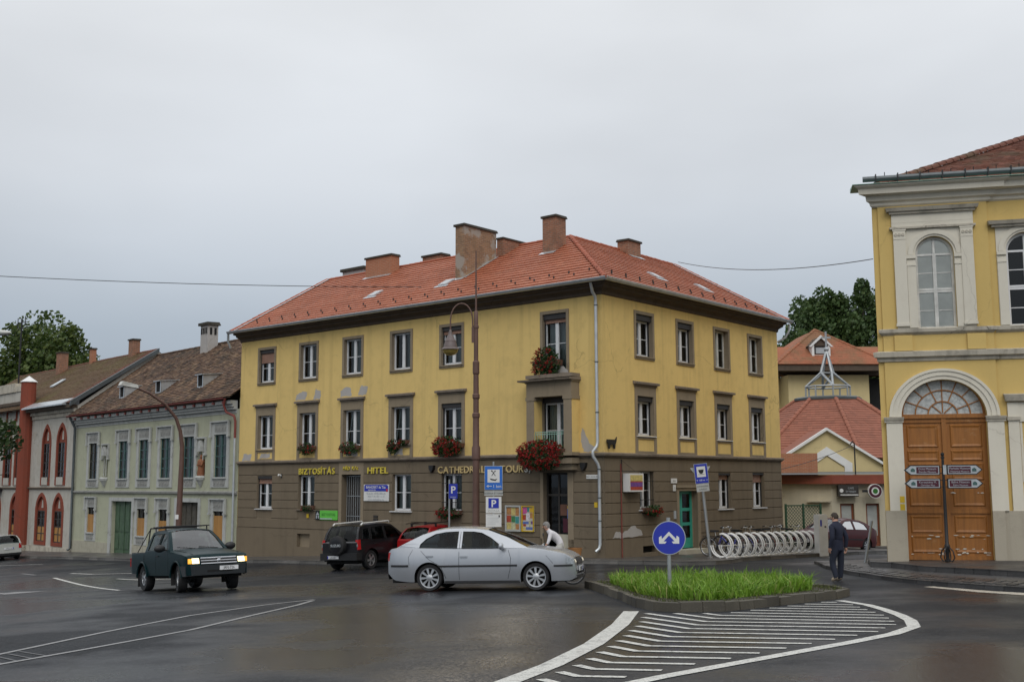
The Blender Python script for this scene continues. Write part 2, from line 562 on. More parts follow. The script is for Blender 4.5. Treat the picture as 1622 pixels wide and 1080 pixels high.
# ------------------------------------------------------------------ material library
roadmat('wet_asphalt')
pavemat('pavement_asphalt', (0.075, 0.07, 0.066))
pavemat('kerb_stone', (0.15, 0.142, 0.13), 0.45)
pavemat('kerb_stone_mossy', (0.085, 0.075, 0.055), 0.6)
pavemat('old_cobble', (0.07, 0.068, 0.068), 0.3)
pavemat('soil', (0.06, 0.045, 0.03), 0.8)
paintmark('road_paint')
paintmark('road_paint_cream', (0.52, 0.48, 0.40))
paintmark('road_paint_worn', (0.26, 0.26, 0.26))
paintmark('road_paint_faded', (0.085, 0.087, 0.09))
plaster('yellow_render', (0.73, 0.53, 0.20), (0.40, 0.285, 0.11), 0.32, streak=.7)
plaster('brown_render', (0.178, 0.142, 0.098), (0.11, 0.09, 0.065), 0.42, streak=.9)
plaster('trim_render', (0.265, 0.215, 0.150), (0.14, 0.115, 0.085), 0.40)
plaster('ledge_stone', (0.23, 0.19, 0.15), (0.05, 0.045, 0.035), 0.5)
plaster('bare_patch', (0.42, 0.40, 0.38), (0.25, 0.23, 0.2), 0.3)
plaster('green_render', (0.42, 0.43, 0.315), (0.20, 0.19, 0.15), 0.34)
plaster('green_plinth', (0.40, 0.38, 0.30), (0.13, 0.12, 0.1), 0.5)
plaster('pale_moulding', (0.45, 0.46, 0.44), (0.15, 0.15, 0.14), 0.45)
plaster('carved_stone', (0.30, 0.30, 0.28), (0.10, 0.10, 0.095), 0.5)
plaster('white_render', (0.47, 0.45, 0.40), (0.22, 0.19, 0.15), 0.40, fresh=(0.40, 0.36, 0.30))
plaster('red_render', (0.235, 0.060, 0.036), (0.12, 0.06, 0.045), 0.5)
plaster('palace_yellow', (0.63, 0.455, 0.165), (0.40, 0.28, 0.11), 0.15)
plaster('palace_cream', (0.68, 0.64, 0.54), (0.36, 0.32, 0.25), 0.20)
plaster('palace_plinth', (0.40, 0.36, 0.285), (0.17, 0.15, 0.12), 0.32)
plaster('dirty_cornice', (0.50, 0.46, 0.38), (0.10, 0.09, 0.075), 0.65)
plaster('kiosk_cream', (0.55, 0.50, 0.38), (0.28, 0.25, 0.19), 0.2)
plaster('chapel_yellow', (0.62, 0.51, 0.27), (0.35, 0.28, 0.16), 0.15)
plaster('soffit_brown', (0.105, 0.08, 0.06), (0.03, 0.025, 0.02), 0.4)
plaster('dark_cap', (0.06, 0.055, 0.045), (0.03, 0.03, 0.02), 0.5)
tilemat('new_tile', [(0.31, 0.105, 0.055), (0.40, 0.135, 0.070), (0.36, 0.115, 0.060), (0.43, 0.16, 0.088)], moss=[((0.27, 0.12, 0.07), .56, .7)], mossamt=.5, rough=0.6)
tilemat('ridge_clay', [(0.30, 0.085, 0.045), (0.37, 0.11, 0.06)], rough=0.7)
tilemat('old_tile', [(0.045, 0.028, 0.020), (0.10, 0.055, 0.035), (0.17, 0.10, 0.06), (0.07, 0.04, 0.028), (0.24, 0.155, 0.09), (0.055, 0.033, 0.024)], moss=[((0.035, 0.028, 0.020), 0.50, 0.9), ((0.25, 0.17, 0.09), 0.62, 1.7)], mossamt=0.7)
tilemat('mossy_tile', [(0.095, 0.058, 0.030), (0.13, 0.078, 0.038), (0.11, 0.064, 0.033), (0.15, 0.095, 0.048)], moss=[((0.12, 0.10, 0.03), 0.5, 0.35), ((0.20, 0.075, 0.04), 0.60, 0.5)], mossamt=0.6)
tilemat('palace_tile', [(0.155, 0.062, 0.04), (0.20, 0.078, 0.05), (0.125, 0.052, 0.038), (0.225, 0.095, 0.06)], moss=[((0.10, 0.085, 0.05), 0.5, 0.8)], mossamt=0.6)
tilemat('chapel_tile', [(0.25, 0.098, 0.064), (0.29, 0.112, 0.072), (0.22, 0.088, 0.058)])
tilemat('far_tile', [(0.29, 0.105, 0.055), (0.33, 0.12, 0.062), (0.24, 0.095, 0.05)], moss=[((0.17, 0.115, 0.06), 0.48, 0.3)], mossamt=0.6)
brickmat('brick_old', (0.33, 0.14, 0.075), (0.20, 0.09, 0.055), (0.28, 0.24, 0.19), (0.09, 0.065, 0.045))
brickmat('brick_clean', (0.40, 0.15, 0.075), (0.33, 0.12, 0.06), (0.35, 0.28, 0.2), (0.22, 0.11, 0.06), 0.3)
brickmat('brick_rendered', (0.33, 0.19, 0.10), (0.20, 0.11, 0.065), (0.30, 0.26, 0.2), (0.13, 0.09, 0.055), 0.55, render=(0.34, 0.31, 0.27))
glassmat('window_glass', (0.62, 0.70, 0.70), 0.85)
glassmat('screen_glass', (0.30, 0.35, 0.36), 0.95, 0.02, 2.1)
glassmat('car_glass', (0.36, 0.42, 0.43), 0.75, 0.02, 1.38)
plain('white_frame', (0.66, 0.67, 0.68), 0.4, var=0.05)
plain('old_white_frame', (0.55, 0.55, 0.52), 0.55, var=0.2)
plain('curtain', (0.42, 0.44, 0.42), 0.9)
plain('curtain_warm', (0.26, 0.21, 0.16), 0.9)
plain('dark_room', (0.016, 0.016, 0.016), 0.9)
plain('shutter_brown', (0.30, 0.17, 0.12), 0.7)
plain('shutter_box', (0.028, 0.026, 0.026), 0.6)
plain('zinc', (0.56, 0.59, 0.61), 0.36, 0.6)
plain('zinc_dark', (0.10, 0.115, 0.12), 0.45, 0.5)
plain('galvanised', (0.36, 0.38, 0.39), 0.45, 0.6)
plain('rust_red', (0.20, 0.045, 0.035), 0.6)
plain('iron_black', (0.012, 0.012, 0.013), 0.5)
plain('lamp_brown', (0.115, 0.062, 0.048), 0.6)
plain('lamp_grey', (0.13, 0.10, 0.095), 0.5)
plain('lamp_bowl', (0.30, 0.22, 0.06), 0.3)
plain('pale_lamp', (0.5, 0.5, 0.47), 0.4)
plain('white_paint', (0.70, 0.70, 0.68), 0.4, var=0.06)
plain('sign_white', (0.68, 0.68, 0.66), 0.4, var=0.05)
plain('sign_grey', (0.42, 0.43, 0.41), 0.4, var=0.08)
plain('sign_blue', (0.02, 0.035, 0.36), 0.35, var=0.05)
plain('sign_light_blue', (0.025, 0.14, 0.52), 0.35, var=0.05)
plain('sign_black', (0.012, 0.012, 0.012), 0.4)
plain('sign_green', (0.12, 0.50, 0.06), 0.4, var=0.05)
plain('sign_dark_green', (0.03, 0.15, 0.02), 0.4)
plain('sign_maroon', (0.065, 0.008, 0.02), 0.4)
plain('sign_pale_grey', (0.38, 0.41, 0.43), 0.4)
plain('sign_red', (0.5, 0.02, 0.015), 0.4)
plain('sign_yellow', (0.62, 0.42, 0.02), 0.5)
plain('letter_yellow', (0.62, 0.50, 0.06), 0.5)
plain('letter_gold', (0.58, 0.44, 0.20), 0.45)
plain('letter_grey', (0.5, 0.5, 0.47), 0.45)
plain('teal_paint', (0.035, 0.30, 0.225), 0.45)
plain('mint_paint', (0.25, 0.42, 0.34), 0.5)
plain('bottle_green', (0.055, 0.10, 0.055), 0.55, var=0.25)
plain('fence_green', (0.02, 0.07, 0.03), 0.5)
plain('grey_wood', (0.065, 0.058, 0.045), 0.7, var=0.3, vscale=5)
plain('teal_frame', (0.045, 0.10, 0.095), 0.6)
plain('dark_frame', (0.03, 0.026, 0.022), 0.6)
plain('cream_panel', (0.45, 0.42, 0.33), 0.6)
plain('fascia_red', (0.23, 0.055, 0.028), 0.5)
plain('door_brown', (0.20, 0.06, 0.025), 0.5)
plain('poster_paper', (0.55, 0.52, 0.45), 0.6)
plain('statue_terracotta', (0.23, 0.09, 0.04), 0.75)
plain('black_plastic', (0.014, 0.014, 0.015), 0.5)
plain('tyre_rubber', (0.015, 0.015, 0.016), 0.75)
plain('dark_void', (0.006, 0.006, 0.006), 0.9)
plain('alloy', (0.55, 0.56, 0.57), 0.3, 0.8)
plain('chrome', (0.65, 0.66, 0.68), 0.15, 1.0)
plain('silver_paint', (0.46, 0.48, 0.51), 0.27, 0.6, coat=0.3, var=0.02)
plain('dark_teal_paint', (0.004, 0.019, 0.022), 0.30, 0.0, coat=0.0, spec=0.14, var=0.04)
plain('black_paint', (0.009, 0.009, 0.011), 0.28, 0.0, coat=0.25, spec=.4, var=0.04)
plain('red_paint', (0.30, 0.012, 0.016), 0.3, 0.0, coat=0.3, var=0.04)
plain('maroon_paint', (0.075, 0.011, 0.012), 0.32, 0.0, coat=0.15, spec=.3, var=0.04)
plain('pale_paint', (0.52, 0.53, 0.50), 0.3, 0.2, coat=0.6, var=0.04)
plain('seat_dark', (0.03, 0.03, 0.033), 0.8)
plain('lamp_lens', (0.30, 0.32, 0.33), 0.08, 0.3, coat=.6, spec=0.8, var=.4, vscale=25)
plain('lit_lens', (0.8, 0.75, 0.6), 0.2, emit=(1.0, 0.74, 0.38), es=2.4)
plain('lit_lens_soft', (0.7, 0.7, 0.65), 0.2, emit=(1.0, 0.85, 0.6), es=0.45)
plain('amber_lens', (0.7, 0.28, 0.02), 0.2, emit=(1.0, 0.45, 0.05), es=0.9)
plain('red_lens', (0.42, 0.01, 0.012), 0.15)
plain('plate_white', (0.66, 0.67, 0.68), 0.4)
plain('skin', (0.48, 0.27, 0.19), 0.55)
plain('navy_cloth', (0.012, 0.015, 0.032), 0.9)
plain('jeans_cloth', (0.014, 0.018, 0.032), 0.9)
plain('white_cloth', (0.60, 0.58, 0.60), 0.85)
plain('pale_trousers', (0.40, 0.39, 0.36), 0.85)
plain('black_cloth', (0.013, 0.013, 0.015), 0.9)
plain('grey_hair', (0.20, 0.19, 0.18), 0.8)
plain('brown_hair', (0.035, 0.025, 0.018), 0.8)
plain('beige_shoe', (0.35, 0.28, 0.2), 0.7)
plain('wicker', (0.36, 0.17, 0.06), 0.8)
plain('bark', (0.075, 0.06, 0.045), 0.9, var=0.4, vscale=8)
plain('terracotta_box', (0.12, 0.055, 0.035), 0.8)
leafmat('leaf_far', [(0.036, 0.07, 0.023), (0.078, 0.13, 0.038), (0.05, 0.095, 0.028), (0.12, 0.17, 0.055)])
leafmat('leaf_autumn', [(0.035, 0.065, 0.016), (0.075, 0.12, 0.025), (0.13, 0.16, 0.035), (0.05, 0.09, 0.022)])
leafmat('leaf_near', [(0.018, 0.035, 0.012), (0.035, 0.06, 0.018), (0.05, 0.09, 0.02)])
leafmat('geranium_leaf', [(0.015, 0.042, 0.010), (0.03, 0.075, 0.018), (0.05, 0.10, 0.025)])
leafmat('geranium_red', [(0.24, 0.006, 0.008), (0.36, 0.012, 0.014), (0.18, 0.006, 0.010), (0.42, 0.04, 0.02)])
leafmat('grass_blade', [(0.08, 0.17, 0.012), (0.16, 0.30, 0.026), (0.24, 0.40, 0.05), (0.11, 0.23, 0.016), (0.20, 0.36, 0.03), (0.40, 0.40, 0.14)], ns=2.6)
leafmat('grass_short', [(0.05, 0.075, 0.015), (0.10, 0.10, 0.03), (0.07, 0.10, 0.02)])
woodmat('door_wood', (0.35, 0.135, 0.024), (0.52, 0.36, 0.2))
woodmat('board_wood', (0.46, 0.23, 0.06))

# ------------------------------------------------------------------ ground
def frame(o, xdir):
 x = Vector((xdir[0], xdir[1], 0)).normalized()
 y = Vector((-x.y, x.x, 0))
 return Matrix(((x.x, y.x, 0, o[0]), (x.y, y.y, 0, o[1]), (0, 0, 1, 0), (0, 0, 0, 1)))
CO = (3.2254, 39.5)
FL = frame(CO, (0.76772, -0.64078))          # long street front: x to the right, y into the house
FR_ = frame(CO, (0.64078, 0.76772))          # side-street front
GO = (-12.9736, 53.0205)
FG = frame(GO, (0.6820, -0.73135))           # the older row on the left
RO = (10.762, 32.5)
FB = frame(RO, (0.97257, -0.2326))           # the palace on the right
def W2(F, x, y):
 p = F @ Vector((x, y, 0))
 return p.x, p.y

def axis_samples(a, b, fa, fb, fine, coarse):
 r = [a]
 while r[-1] < b:
  r.append(r[-1] + (fine if fa <= r[-1] < fb else coarse))
 return r
xs = [-900, -400, -200] + axis_samples(-100, 100, -42, 34, 1.0, 6.0) + [200, 400, 900]
ys = [-300, -100, -40] + axis_samples(-16, 150, 4, 72, 1.0, 6.0) + [250, 450, 900]
g = MB()
g.v = [(x, y, gz(x, y)) for y in ys for x in xs]
nx = len(xs)
g.f = [(j * nx + i, j * nx + i + 1, (j + 1) * nx + i + 1, (j + 1) * nx + i) for j in range(len(ys) - 1) for i in range(nx - 1)]
g.mi = [0] * len(g.f)
road = g.build('road', 'wet_asphalt', smooth=True, kind='structure', label='wet dark asphalt road crossing the square')

def lerp(a, b, t):
 return a + (b - a) * t
def resample(pl, step):
 out_ = [pl[0]]
 for a, b in zip(pl[:-1], pl[1:]):
  n = max(1, int(math.hypot(b[0] - a[0], b[1] - a[1]) / step + 0.5))
  out_ += [(lerp(a[0], b[0], k / n), lerp(a[1], b[1], k / n)) for k in range(1, n + 1)]
 return out_
def even(pl, n):
 d = [0]
 for a, b in zip(pl[:-1], pl[1:]):
  d.append(d[-1] + math.hypot(b[0] - a[0], b[1] - a[1]))
 r = []
 for k in range(n + 1):
  s_ = d[-1] * k / n
  i = max(j for j in range(len(d)) if d[j] <= s_ + 1e-9)
  i = min(i, len(pl) - 2)
  t = (s_ - d[i]) / max(1e-9, d[i + 1] - d[i])
  r.append((lerp(pl[i][0], pl[i + 1][0], t), lerp(pl[i][1], pl[i + 1][1], t)))
 return r
def strip(mb, A, B, m, off):
 n = len(A)
 vs = []
 for a, b in zip(A, B):
  for k in range(m + 1):
   x, y = lerp(a[0], b[0], k / m), lerp(a[1], b[1], k / m)
   vs.append((x, y, gz(x, y) + off))
 fs = [(i * (m + 1) + k, i * (m + 1) + k + 1, (i + 1) * (m + 1) + k + 1, (i + 1) * (m + 1) + k) for i in range(n - 1) for k in range(m)]
 mb.add(vs, fs)
def line_mark(pl, w, step=0.7, taper=None):
 """a painted line along pl, following the ground"""
 pl = resample(pl, step)
 A, B = [], []
 for i, p in enumerate(pl):
  q0, q1 = pl[max(i - 1, 0)], pl[min(i + 1, len(pl) - 1)]
  dx, dy = q1[0] - q0[0], q1[1] - q0[1]
  l = math.hypot(dx, dy)
  ww = (w[0] + (w[1] - w[0]) * i / (len(pl) - 1)) if isinstance(w, tuple) else w
  ox, oy = -dy / l * ww / 2, dx / l * ww / 2
  A.append((p[0] - ox, p[1] - oy))
  B.append((p[0] + ox, p[1] + oy))
 mb = MB()
 strip(mb, A, B, 1, 0.008)
 return mb
def marking(name, pl, w, mat='road_paint', step=0.7):
 return line_mark(pl, w, step).build(name, mat, road)

# ------------------------------------------------------------------ pavements with kerb stones
def kerb_run(parent, pl, h, w=0.16, step=1.0, mat='kerb_stone', jit=0.006, base=0.0):
 """single kerb stones along the polyline, set on the road"""
 pl = resample(pl, step)
 for a, b in zip(pl[:-1], pl[1:]):
  dx, dy = b[0] - a[0], b[1] - a[1]
  l = math.hypot(dx, dy)
  ux, uy = dx / l, dy / l
  nx_, ny_ = -uy, ux
  g_ = 0.006
  a2, b2 = (a[0] + ux * g_, a[1] + uy * g_), (b[0] - ux * g_, b[1] - uy * g_)
  j = random.uniform(-jit, jit)
  P = []
  for dz in (-0.15, 1):
   for (q, s_) in ((a2, 0), (b2, 0), (b2, 1), (a2, 1)):
    ins = 0.018 if (dz == 1 and s_ == 0) else 0.0
    x, y = q[0] + nx_ * (w * s_ + ins + j), q[1] + ny_ * (w * s_ + ins + j)
    P.append((x, y, gz(q[0], q[1]) + base + (dz if dz < 0 else h + j)))
  MB().hexa(P).build('kerb_stone', mat, parent)
# along the yellow house and round its corner into the side street (kerb on the right-hand side of travel)
out_pl = [W2(FG, -44, -2.6), W2(FG, -20, -2.6), W2(FG, -2, -2.3), W2(FL, -20, -2.2), W2(FL, -10, -1.95), W2(FL, -3.5, -1.75), (2.7, 38.0), (4.3, 37.45), (5.7, 36.6), (6.6, 36.75), (7.3, 37.7), W2(FR_, 3.0, -3.75), W2(FR_, 8.0, -3.85), W2(FR_, 13.5, -3.9), W2(FR_, 19, -4.0)]
in_pl = [W2(FG, -44, 0.25), W2(FG, -20, 0.25), W2(FG, -2, 0.25), W2(FL, -20, 0.25), W2(FL, -10, 0.25), W2(FL, -3.5, 0.25), W2(FL, -2.2, 0.25), W2(FL, -1.2, 0.25), W2(FL, -0.2, 0.25), W2(FR_, 0.2, 0.2), W2(FR_, 1.0, 0.25), W2(FR_, 3.0, 0.25), W2(FR_, 8.0, 0.25), W2(FR_, 13.5, 0.25), W2(FR_, 19, 0.25)]
def pavement_ribbon(name, label, outer, inner, h, m=4, mat='pavement_asphalt', kerb='kerb_stone', base=0.0, step=1.0):
 mb = MB()
 A, B = [], []
 for i in range(len(outer) - 1):
  n = max(1, int(math.hypot(outer[i + 1][0] - outer[i][0], outer[i + 1][1] - outer[i][1]) / 0.9))
  for k in range(n + (1 if i == len(outer) - 2 else 0)):
   t = k / n
   A.append((lerp(outer[i][0], outer[i + 1][0], t), lerp(outer[i][1], outer[i + 1][1], t)))
   B.append((lerp(inner[i][0], inner[i + 1][0], t), lerp(inner[i][1], inner[i + 1][1], t)))
 strip(mb, A, B, m, base + h - 0.012)
 o = mb.build(name, mat, kind='structure', label=label, smooth=True)
 kerb_run(o, outer, h, mat=kerb, base=base, step=step)
 return o
pavement_ribbon('pavement', 'asphalt pavement with kerb in front of the yellow corner house', out_pl, in_pl, 0.13)
# palace corner: a low cobbled apron and the raised pavement on it
lo_out = [(9.7, 36.5), (9.25, 33.5), (9.3, 31.5), (9.56, 30.25), (9.88, 28.8), (10.4, 27.2), (11.25, 25.0), (12.4, 22.4), (14, 19.5)]
lo_in = [(11.6, 36.6), (10.9, 34.2), (10.75, 32.6), (11.2, 31.9), (11.7, 30.6), (12.3, 29.4), (13.3, 27.6), (14.6, 25.4), (16.3, 22.5)]
pavement_ribbon('cobbled_apron', 'low cobbled kerb apron curving round the palace corner', lo_out, lo_in, 0.10, mat='old_cobble', kerb='old_cobble', step=0.55)
up_out = [W2(FB, -0.45, 1.5), W2(FB, -0.5, -0.2), (10.66, 31.9), (10.95, 30.6), (11.85, 29.2), (12.6, 27.9), (14.2, 25.4), (16, 22.6)]
up_in = [W2(FB, 0.3, 1.5), W2(FB, 0.4, 0.3), W2(FB, 0.9, 0.3), W2(FB, 1.8, 0.3), W2(FB, 3.2, 0.3), W2(FB, 4.6, 0.3), W2(FB, 7.5, 0.3), W2(FB, 10, 0.3)]
pavement_ribbon('palace_pavement', 'raised wet pavement before the wooden palace gate', up_out, up_in, 0.14, mat='pavement_asphalt', kerb='old_cobble', base=0.10, step=0.6)
# worn cobbles of the apron, set one by one
aps = [(lo_out[i], lo_in[i]) for i in range(1, 7)]
for (a0, b0), (a1, b1) in zip(aps[:-1], aps[1:]):
 nn = max(2, int(math.hypot(a1[0] - a0[0], a1[1] - a0[1]) / 0.3))
 for k in range(nn):
  for r_ in range(3):
   t0, t1, s0, s1 = k / nn + 0.02, (k + 1) / nn - 0.02, 0.10 + r_ * 0.13, 0.10 + (r_ + 1) * 0.13 - 0.015
   P = []
   hz = random.uniform(0.100, 0.118)
   for top in (0, 1):
    for t, s_ in ((t0, s0), (t1, s0), (t1, s1), (t0, s1)):
     ax, ay = lerp(a0[0], a1[0], t), lerp(a0[1], a1[1], t)
     bx, by = lerp(b0[0], b1[0], t), lerp(b0[1], b1[1], t)
     x, y = lerp(ax, bx, s_), lerp(ay, by, s_)
     P.append((x, y, gz(x, y) + (0.05 if not top else hz)))
   MB().hexa(P).build('cobble', 'old_cobble', bpy.data.objects['cobbled_apron'])

# ------------------------------------------------------------------ painted markings
HL = [(2.15, 20.69), (1.72, 18.3), (1.1, 15.65), (0.45, 13.55), (-0.06, 12.26), (-1.2, 9.6), (-2.2, 7.6)]
HR = [(6.62, 23.05), (6.80, 21.8), (6.74, 20.69), (6.60, 19.4), (6.42, 18.4), (6.10, 17.35), (5.45, 16.35), (4.5, 15.3), (3.43, 14.21), (1.61, 12.37), (0.2, 10.8), (-1.2, 9.1)]
marking('edge_marking', HL, 0.28, 'road_paint')
marking('edge_marking', HR, 0.20, 'road_paint')
ISL = [(1.72, 27.4), (2.05, 24.6), (2.22, 23.1), (2.32, 21.6), (2.55, 20.75), (3.0, 20.4), (3.84, 20.5), (4.8, 21.45), (5.8, 22.55), (6.72, 23.55), (7.3, 24.6), (7.35, 25.7), (6.6, 27.0), (5.0, 27.9), (3.2, 28.2)]
def inside(p, poly):
 c = False
 j = len(poly) - 1
 for i in range(len(poly)):
  (xi, yi), (xj, yj) = poly[i], poly[j]
  if (yi > p[1]) != (yj > p[1]) and p[0] < (xj - xi) * (p[1] - yi) / (yj - yi) + xi:
   c = not c
  j = i
 return c
HP = [(p[0] + 0.28, p[1]) for p in HL] + [(p[0] - 0.25 if p[1] > 18 else p[0] - 0.18, p[1] + (0.0 if p[1] > 18 else 0.22)) for p in reversed(HR)] + [(6.55, 23.1), (5.75, 22.25), (4.75, 21.15), (3.85, 20.2), (3.0, 20.12), (2.6, 20.3)]
ax0, axd = Vector((4.03, 20.77)), Vector((0.376, 0.927))
dl, dr = Vector((-0.43, 0.903)), Vector((0.955, -0.296))
for k in range(-19, 14):
 K = ax0 + axd * (k * 0.59)
 runs = []
 for d_ in (dl, dr):
  pts = [K + d_ * (0.06 * i) for i in range(0, 130)]
  ok = [inside(p, HP) for p in pts]
  if True in ok:
   i0 = ok.index(True)
   i1 = i0
   while i1 + 1 < len(ok) and ok[i1 + 1]:
    i1 += 1
   if i1 - i0 >= 4:
    runs.append((pts[i0], pts[i1], i0))
   else:
    runs.append(None)
  else:
   runs.append(None)
 pl = []
 if runs[0]:
  pl += [runs[0][1], runs[0][0]]
 if runs[1]:
  if pl and runs[1][2] == 0 and runs[0][2] == 0:
   pl += [runs[1][1]]
  elif not pl:
   pl = [runs[1][0], runs[1][1]]
  else:
   marking('hatch_stripe', [tuple(runs[1][0]), tuple(runs[1][1])], 0.13)
 if len(pl) > 1:
  marking('hatch_stripe', [tuple(p) for p in pl], 0.13)
# the worn wedge on the left with its fine hatching
LA = [(-4.45, 25.5), (-5.3, 24.4), (-6.34, 22.3), (-7.0, 19.6), (-7.5, 16.71), (-7.9, 13.5)]
LB = [(-4.43, 25.2), (-4.55, 23.97), (-5.0, 21.8), (-5.48, 19.29), (-6.3, 17.0), (-6.91, 15.42), (-7.6, 13.0)]
marking('edge_marking', LA, 0.11, 'road_paint_worn')
marking('edge_marking', LB, 0.11, 'road_paint_worn')
A_, B_ = even(LA, 46), even(LB, 46)
for i in range(33, 46):
 a, b = A_[i], B_[i]
 marking('hatch_stripe', [(lerp(a[0], b[0], 0.10), lerp(a[1], b[1], 0.10)), (lerp(a[0], b[0], 0.9), lerp(a[1], b[1], 0.9) - 0.25)], 0.04, 'road_paint_faded')
marking('lane_line', [(-18.3, 45.2), (-15.2, 39.9), (-12.0, 34.6)], 0.14, 'road_paint')
marking('lane_line', [(-12.0, 34.6), (-10.6, 34.5)], 0.12, 'road_paint_worn')
marking('lane_line', [(-18.7, 47.9), (-17.2, 46.4), (-14.6, 45.6)], 0.14, 'road_paint')
marking('lane_line', [(-14.9, 42.7), (-13.6, 41.4), (-11.2, 41.3)], 0.14, 'road_paint')
marking('lane_line', [(-27.5, 58.6), (-23.8, 57.3)], 0.14, 'road_paint')
marking('lane_line', [(-21.5, 49.6), (-20.2, 47.9)], 0.14, 'road_paint_worn')
marking('lane_line', [(9.95, 27.2), (10.5, 25.2), (11.0, 24.2), (11.9, 22.2)], (0.25, 0.75), 'road_paint_cream')
ar = MB()
ap = [(-17.4, 37.6), (-16.3, 36.4), (-16.1, 36.9), (-15.0, 36.5), (-15.9, 35.2), (-16.0, 35.75), (-16.8, 35.9)]
tri = tessellate_polygon([[Vector((a, b, 0)) for a, b in ap]])
ar.add([(a, b, gz(a, b) + 0.009) for a, b in ap], [tuple(t) for t in tri])
ar.build('arrow_marking', 'road_paint_worn', road)

# ------------------------------------------------------------------ the grassed island
isl = thing('traffic_island', 'kerbed traffic island planted with tall green grass', 'traffic island', (0, 0, 0))
mb = MB()
c_ = (4.4, 24.2)
vs = [(c_[0], c_[1], gz(*c_) + 0.15)]
inner = [(c_[0] + (x - c_[0]) * 0.985, c_[1] + (y - c_[1]) * 0.985) for x, y in resample(ISL + [ISL[0]], 0.5)]
rings = 5
for r_ in range(1, rings + 1):
 for x, y in inner:
  px, py = lerp(c_[0], x, r_ / rings), lerp(c_[1], y, r_ / rings)
  vs.append((px, py, gz(px, py) + 0.15 - (0.04 if r_ == rings else 0)))
n = len(inner)
fs = [(0, 1 + i, 1 + (i + 1) % n) for i in range(n)]
for r_ in range(rings - 1):
 fs += [(1 + r_ * n + i, 1 + (r_ + 1) * n + i, 1 + (r_ + 1) * n + (i + 1) % n, 1 + r_ * n + (i + 1) % n) for i in range(n)]
mb.add(vs, fs)
mb.build('soil', 'soil', isl)
kerb_run(isl, ISL + [ISL[0]], 0.165, w=0.17, step=0.52, mat='kerb_stone_mossy', jit=0.014)
def blades(poly, count, h0, h1, w, lean, shrink, z, rnd):
 mb = MB()
 xs_ = [p[0] for p in poly]
 ys_ = [p[1] for p in poly]
 cx, cy = sum(xs_) / len(xs_), sum(ys_) / len(ys_)
 pl = [(cx + (x - cx) * shrink, cy + (y - cy) * shrink) for x, y in poly]
 V, F_ = mb.v, mb.f
 k = 0
 while k < count:
  x, y = rnd.uniform(min(xs_), max(xs_)), rnd.uniform(min(ys_), max(ys_))
  if not inside((x, y), pl):
   continue
  k += 1
  cl = math.sin(x * 2.3 + 1.1) * math.cos(y * 2.9) * 0.5 + 0.5
  cl2 = math.sin(x * 6.1 + y * 1.7) * math.sin(y * 5.3 - x) * 0.5 + 0.5
  h = rnd.uniform(h0, h1) * (0.55 + 0.40 * cl + 0.30 * cl2)
  a = rnd.uniform(0, 6.283)
  b = rnd.uniform(0, 6.283)
  ln = rnd.uniform(0.1, 1.0) ** 1.4 * lean * h
  wx, wy = math.cos(a) * w * rnd.uniform(0.6, 1.2), math.sin(a) * w
  lx, ly = math.cos(b) * ln, math.sin(b) * ln
  z0 = gz(x, y) + z
  o = len(V)
  V += [(x - wx, y - wy, z0), (x + wx, y + wy, z0), (x + lx * .3 + wx * .8, y + ly * .3 + wy * .8, z0 + h * .55), (x + lx * .3 - wx * .8, y + ly * .3 - wy * .8, z0 + h * .55), (x + lx, y + ly, z0 + h * (1 - 0.25 * ln / max(h, .01)))]
  F_ += [(o, o + 1, o + 2, o + 3), (o + 3, o + 2, o + 4)]
 mb.mi = [0] * len(F_)
 return mb
_gz = gz
rnd = random.Random(5)
# plane through the island for cheap heights
pl_ = [(x, y, _gz(x, y)) for x, y in ISL]
A3 = np.c_[[p[0] for p in pl_], [p[1] for p in pl_], np.ones(len(pl_))]
co3 = np.linalg.lstsq(A3, np.array([p[2] for p in pl_]), rcond=None)[0]
def gz(x, y):
 return co3[0] * x + co3[1] * y + co3[2]
gi = [(2.3, 26.9), (2.45, 24.6), (2.62, 23.0), (2.85, 21.9), (3.3, 21.2), (3.9, 21.3), (4.7, 22.2), (5.6, 23.2), (6.35, 24.2), (6.55, 25.4), (5.9, 26.6), (4.6, 27.2), (3.2, 27.5)]
blades(gi, 10500, 0.08, 0.47, 0.017, 1.5, 1.02, 0.12, rnd).build('tall_grass', 'grass_blade', isl, kind='stuff')
blades(ISL, 5000, 0.04, 0.13, 0.008, 0.9, 0.955, 0.12, rnd).build('short_grass', 'grass_short', isl, kind='stuff')
gz = _gz
# ------------------------------------------------------------------ shared building pieces
def rect(x0, x1, z0, z1):
 return [(x0, z0), (x1, z0), (x1, z1), (x0, z1)]
def arch(cx, w, z0, zs, n=14, pointed=False, rise=None):
 """opening with an arched head: from z0 to the springing zs, round or pointed"""
 h = w / 2
 pts = [(cx - h, z0), (cx + h, z0)]
 if pointed:
  ri = rise or w * 0.9
  rr = (h * h + ri * ri) / (2 * h)
  am = math.acos((rr - h) / rr)
  for i in range(n + 1):
   a = am * i / n
   pts.append((cx + h - rr + rr * math.cos(a), zs + rr * math.sin(a)))
  for i in range(n - 1, -1, -1):
   a = am * i / n
   pts.append((cx - h + rr - rr * math.cos(a), zs + rr * math.sin(a)))
 else:
  rr = rise or h
  for i in range(2 * n + 1):
   t = math.pi * i / (2 * n)
   pts.append((cx + h * math.cos(t), zs + rr * math.sin(t)))
 return pts
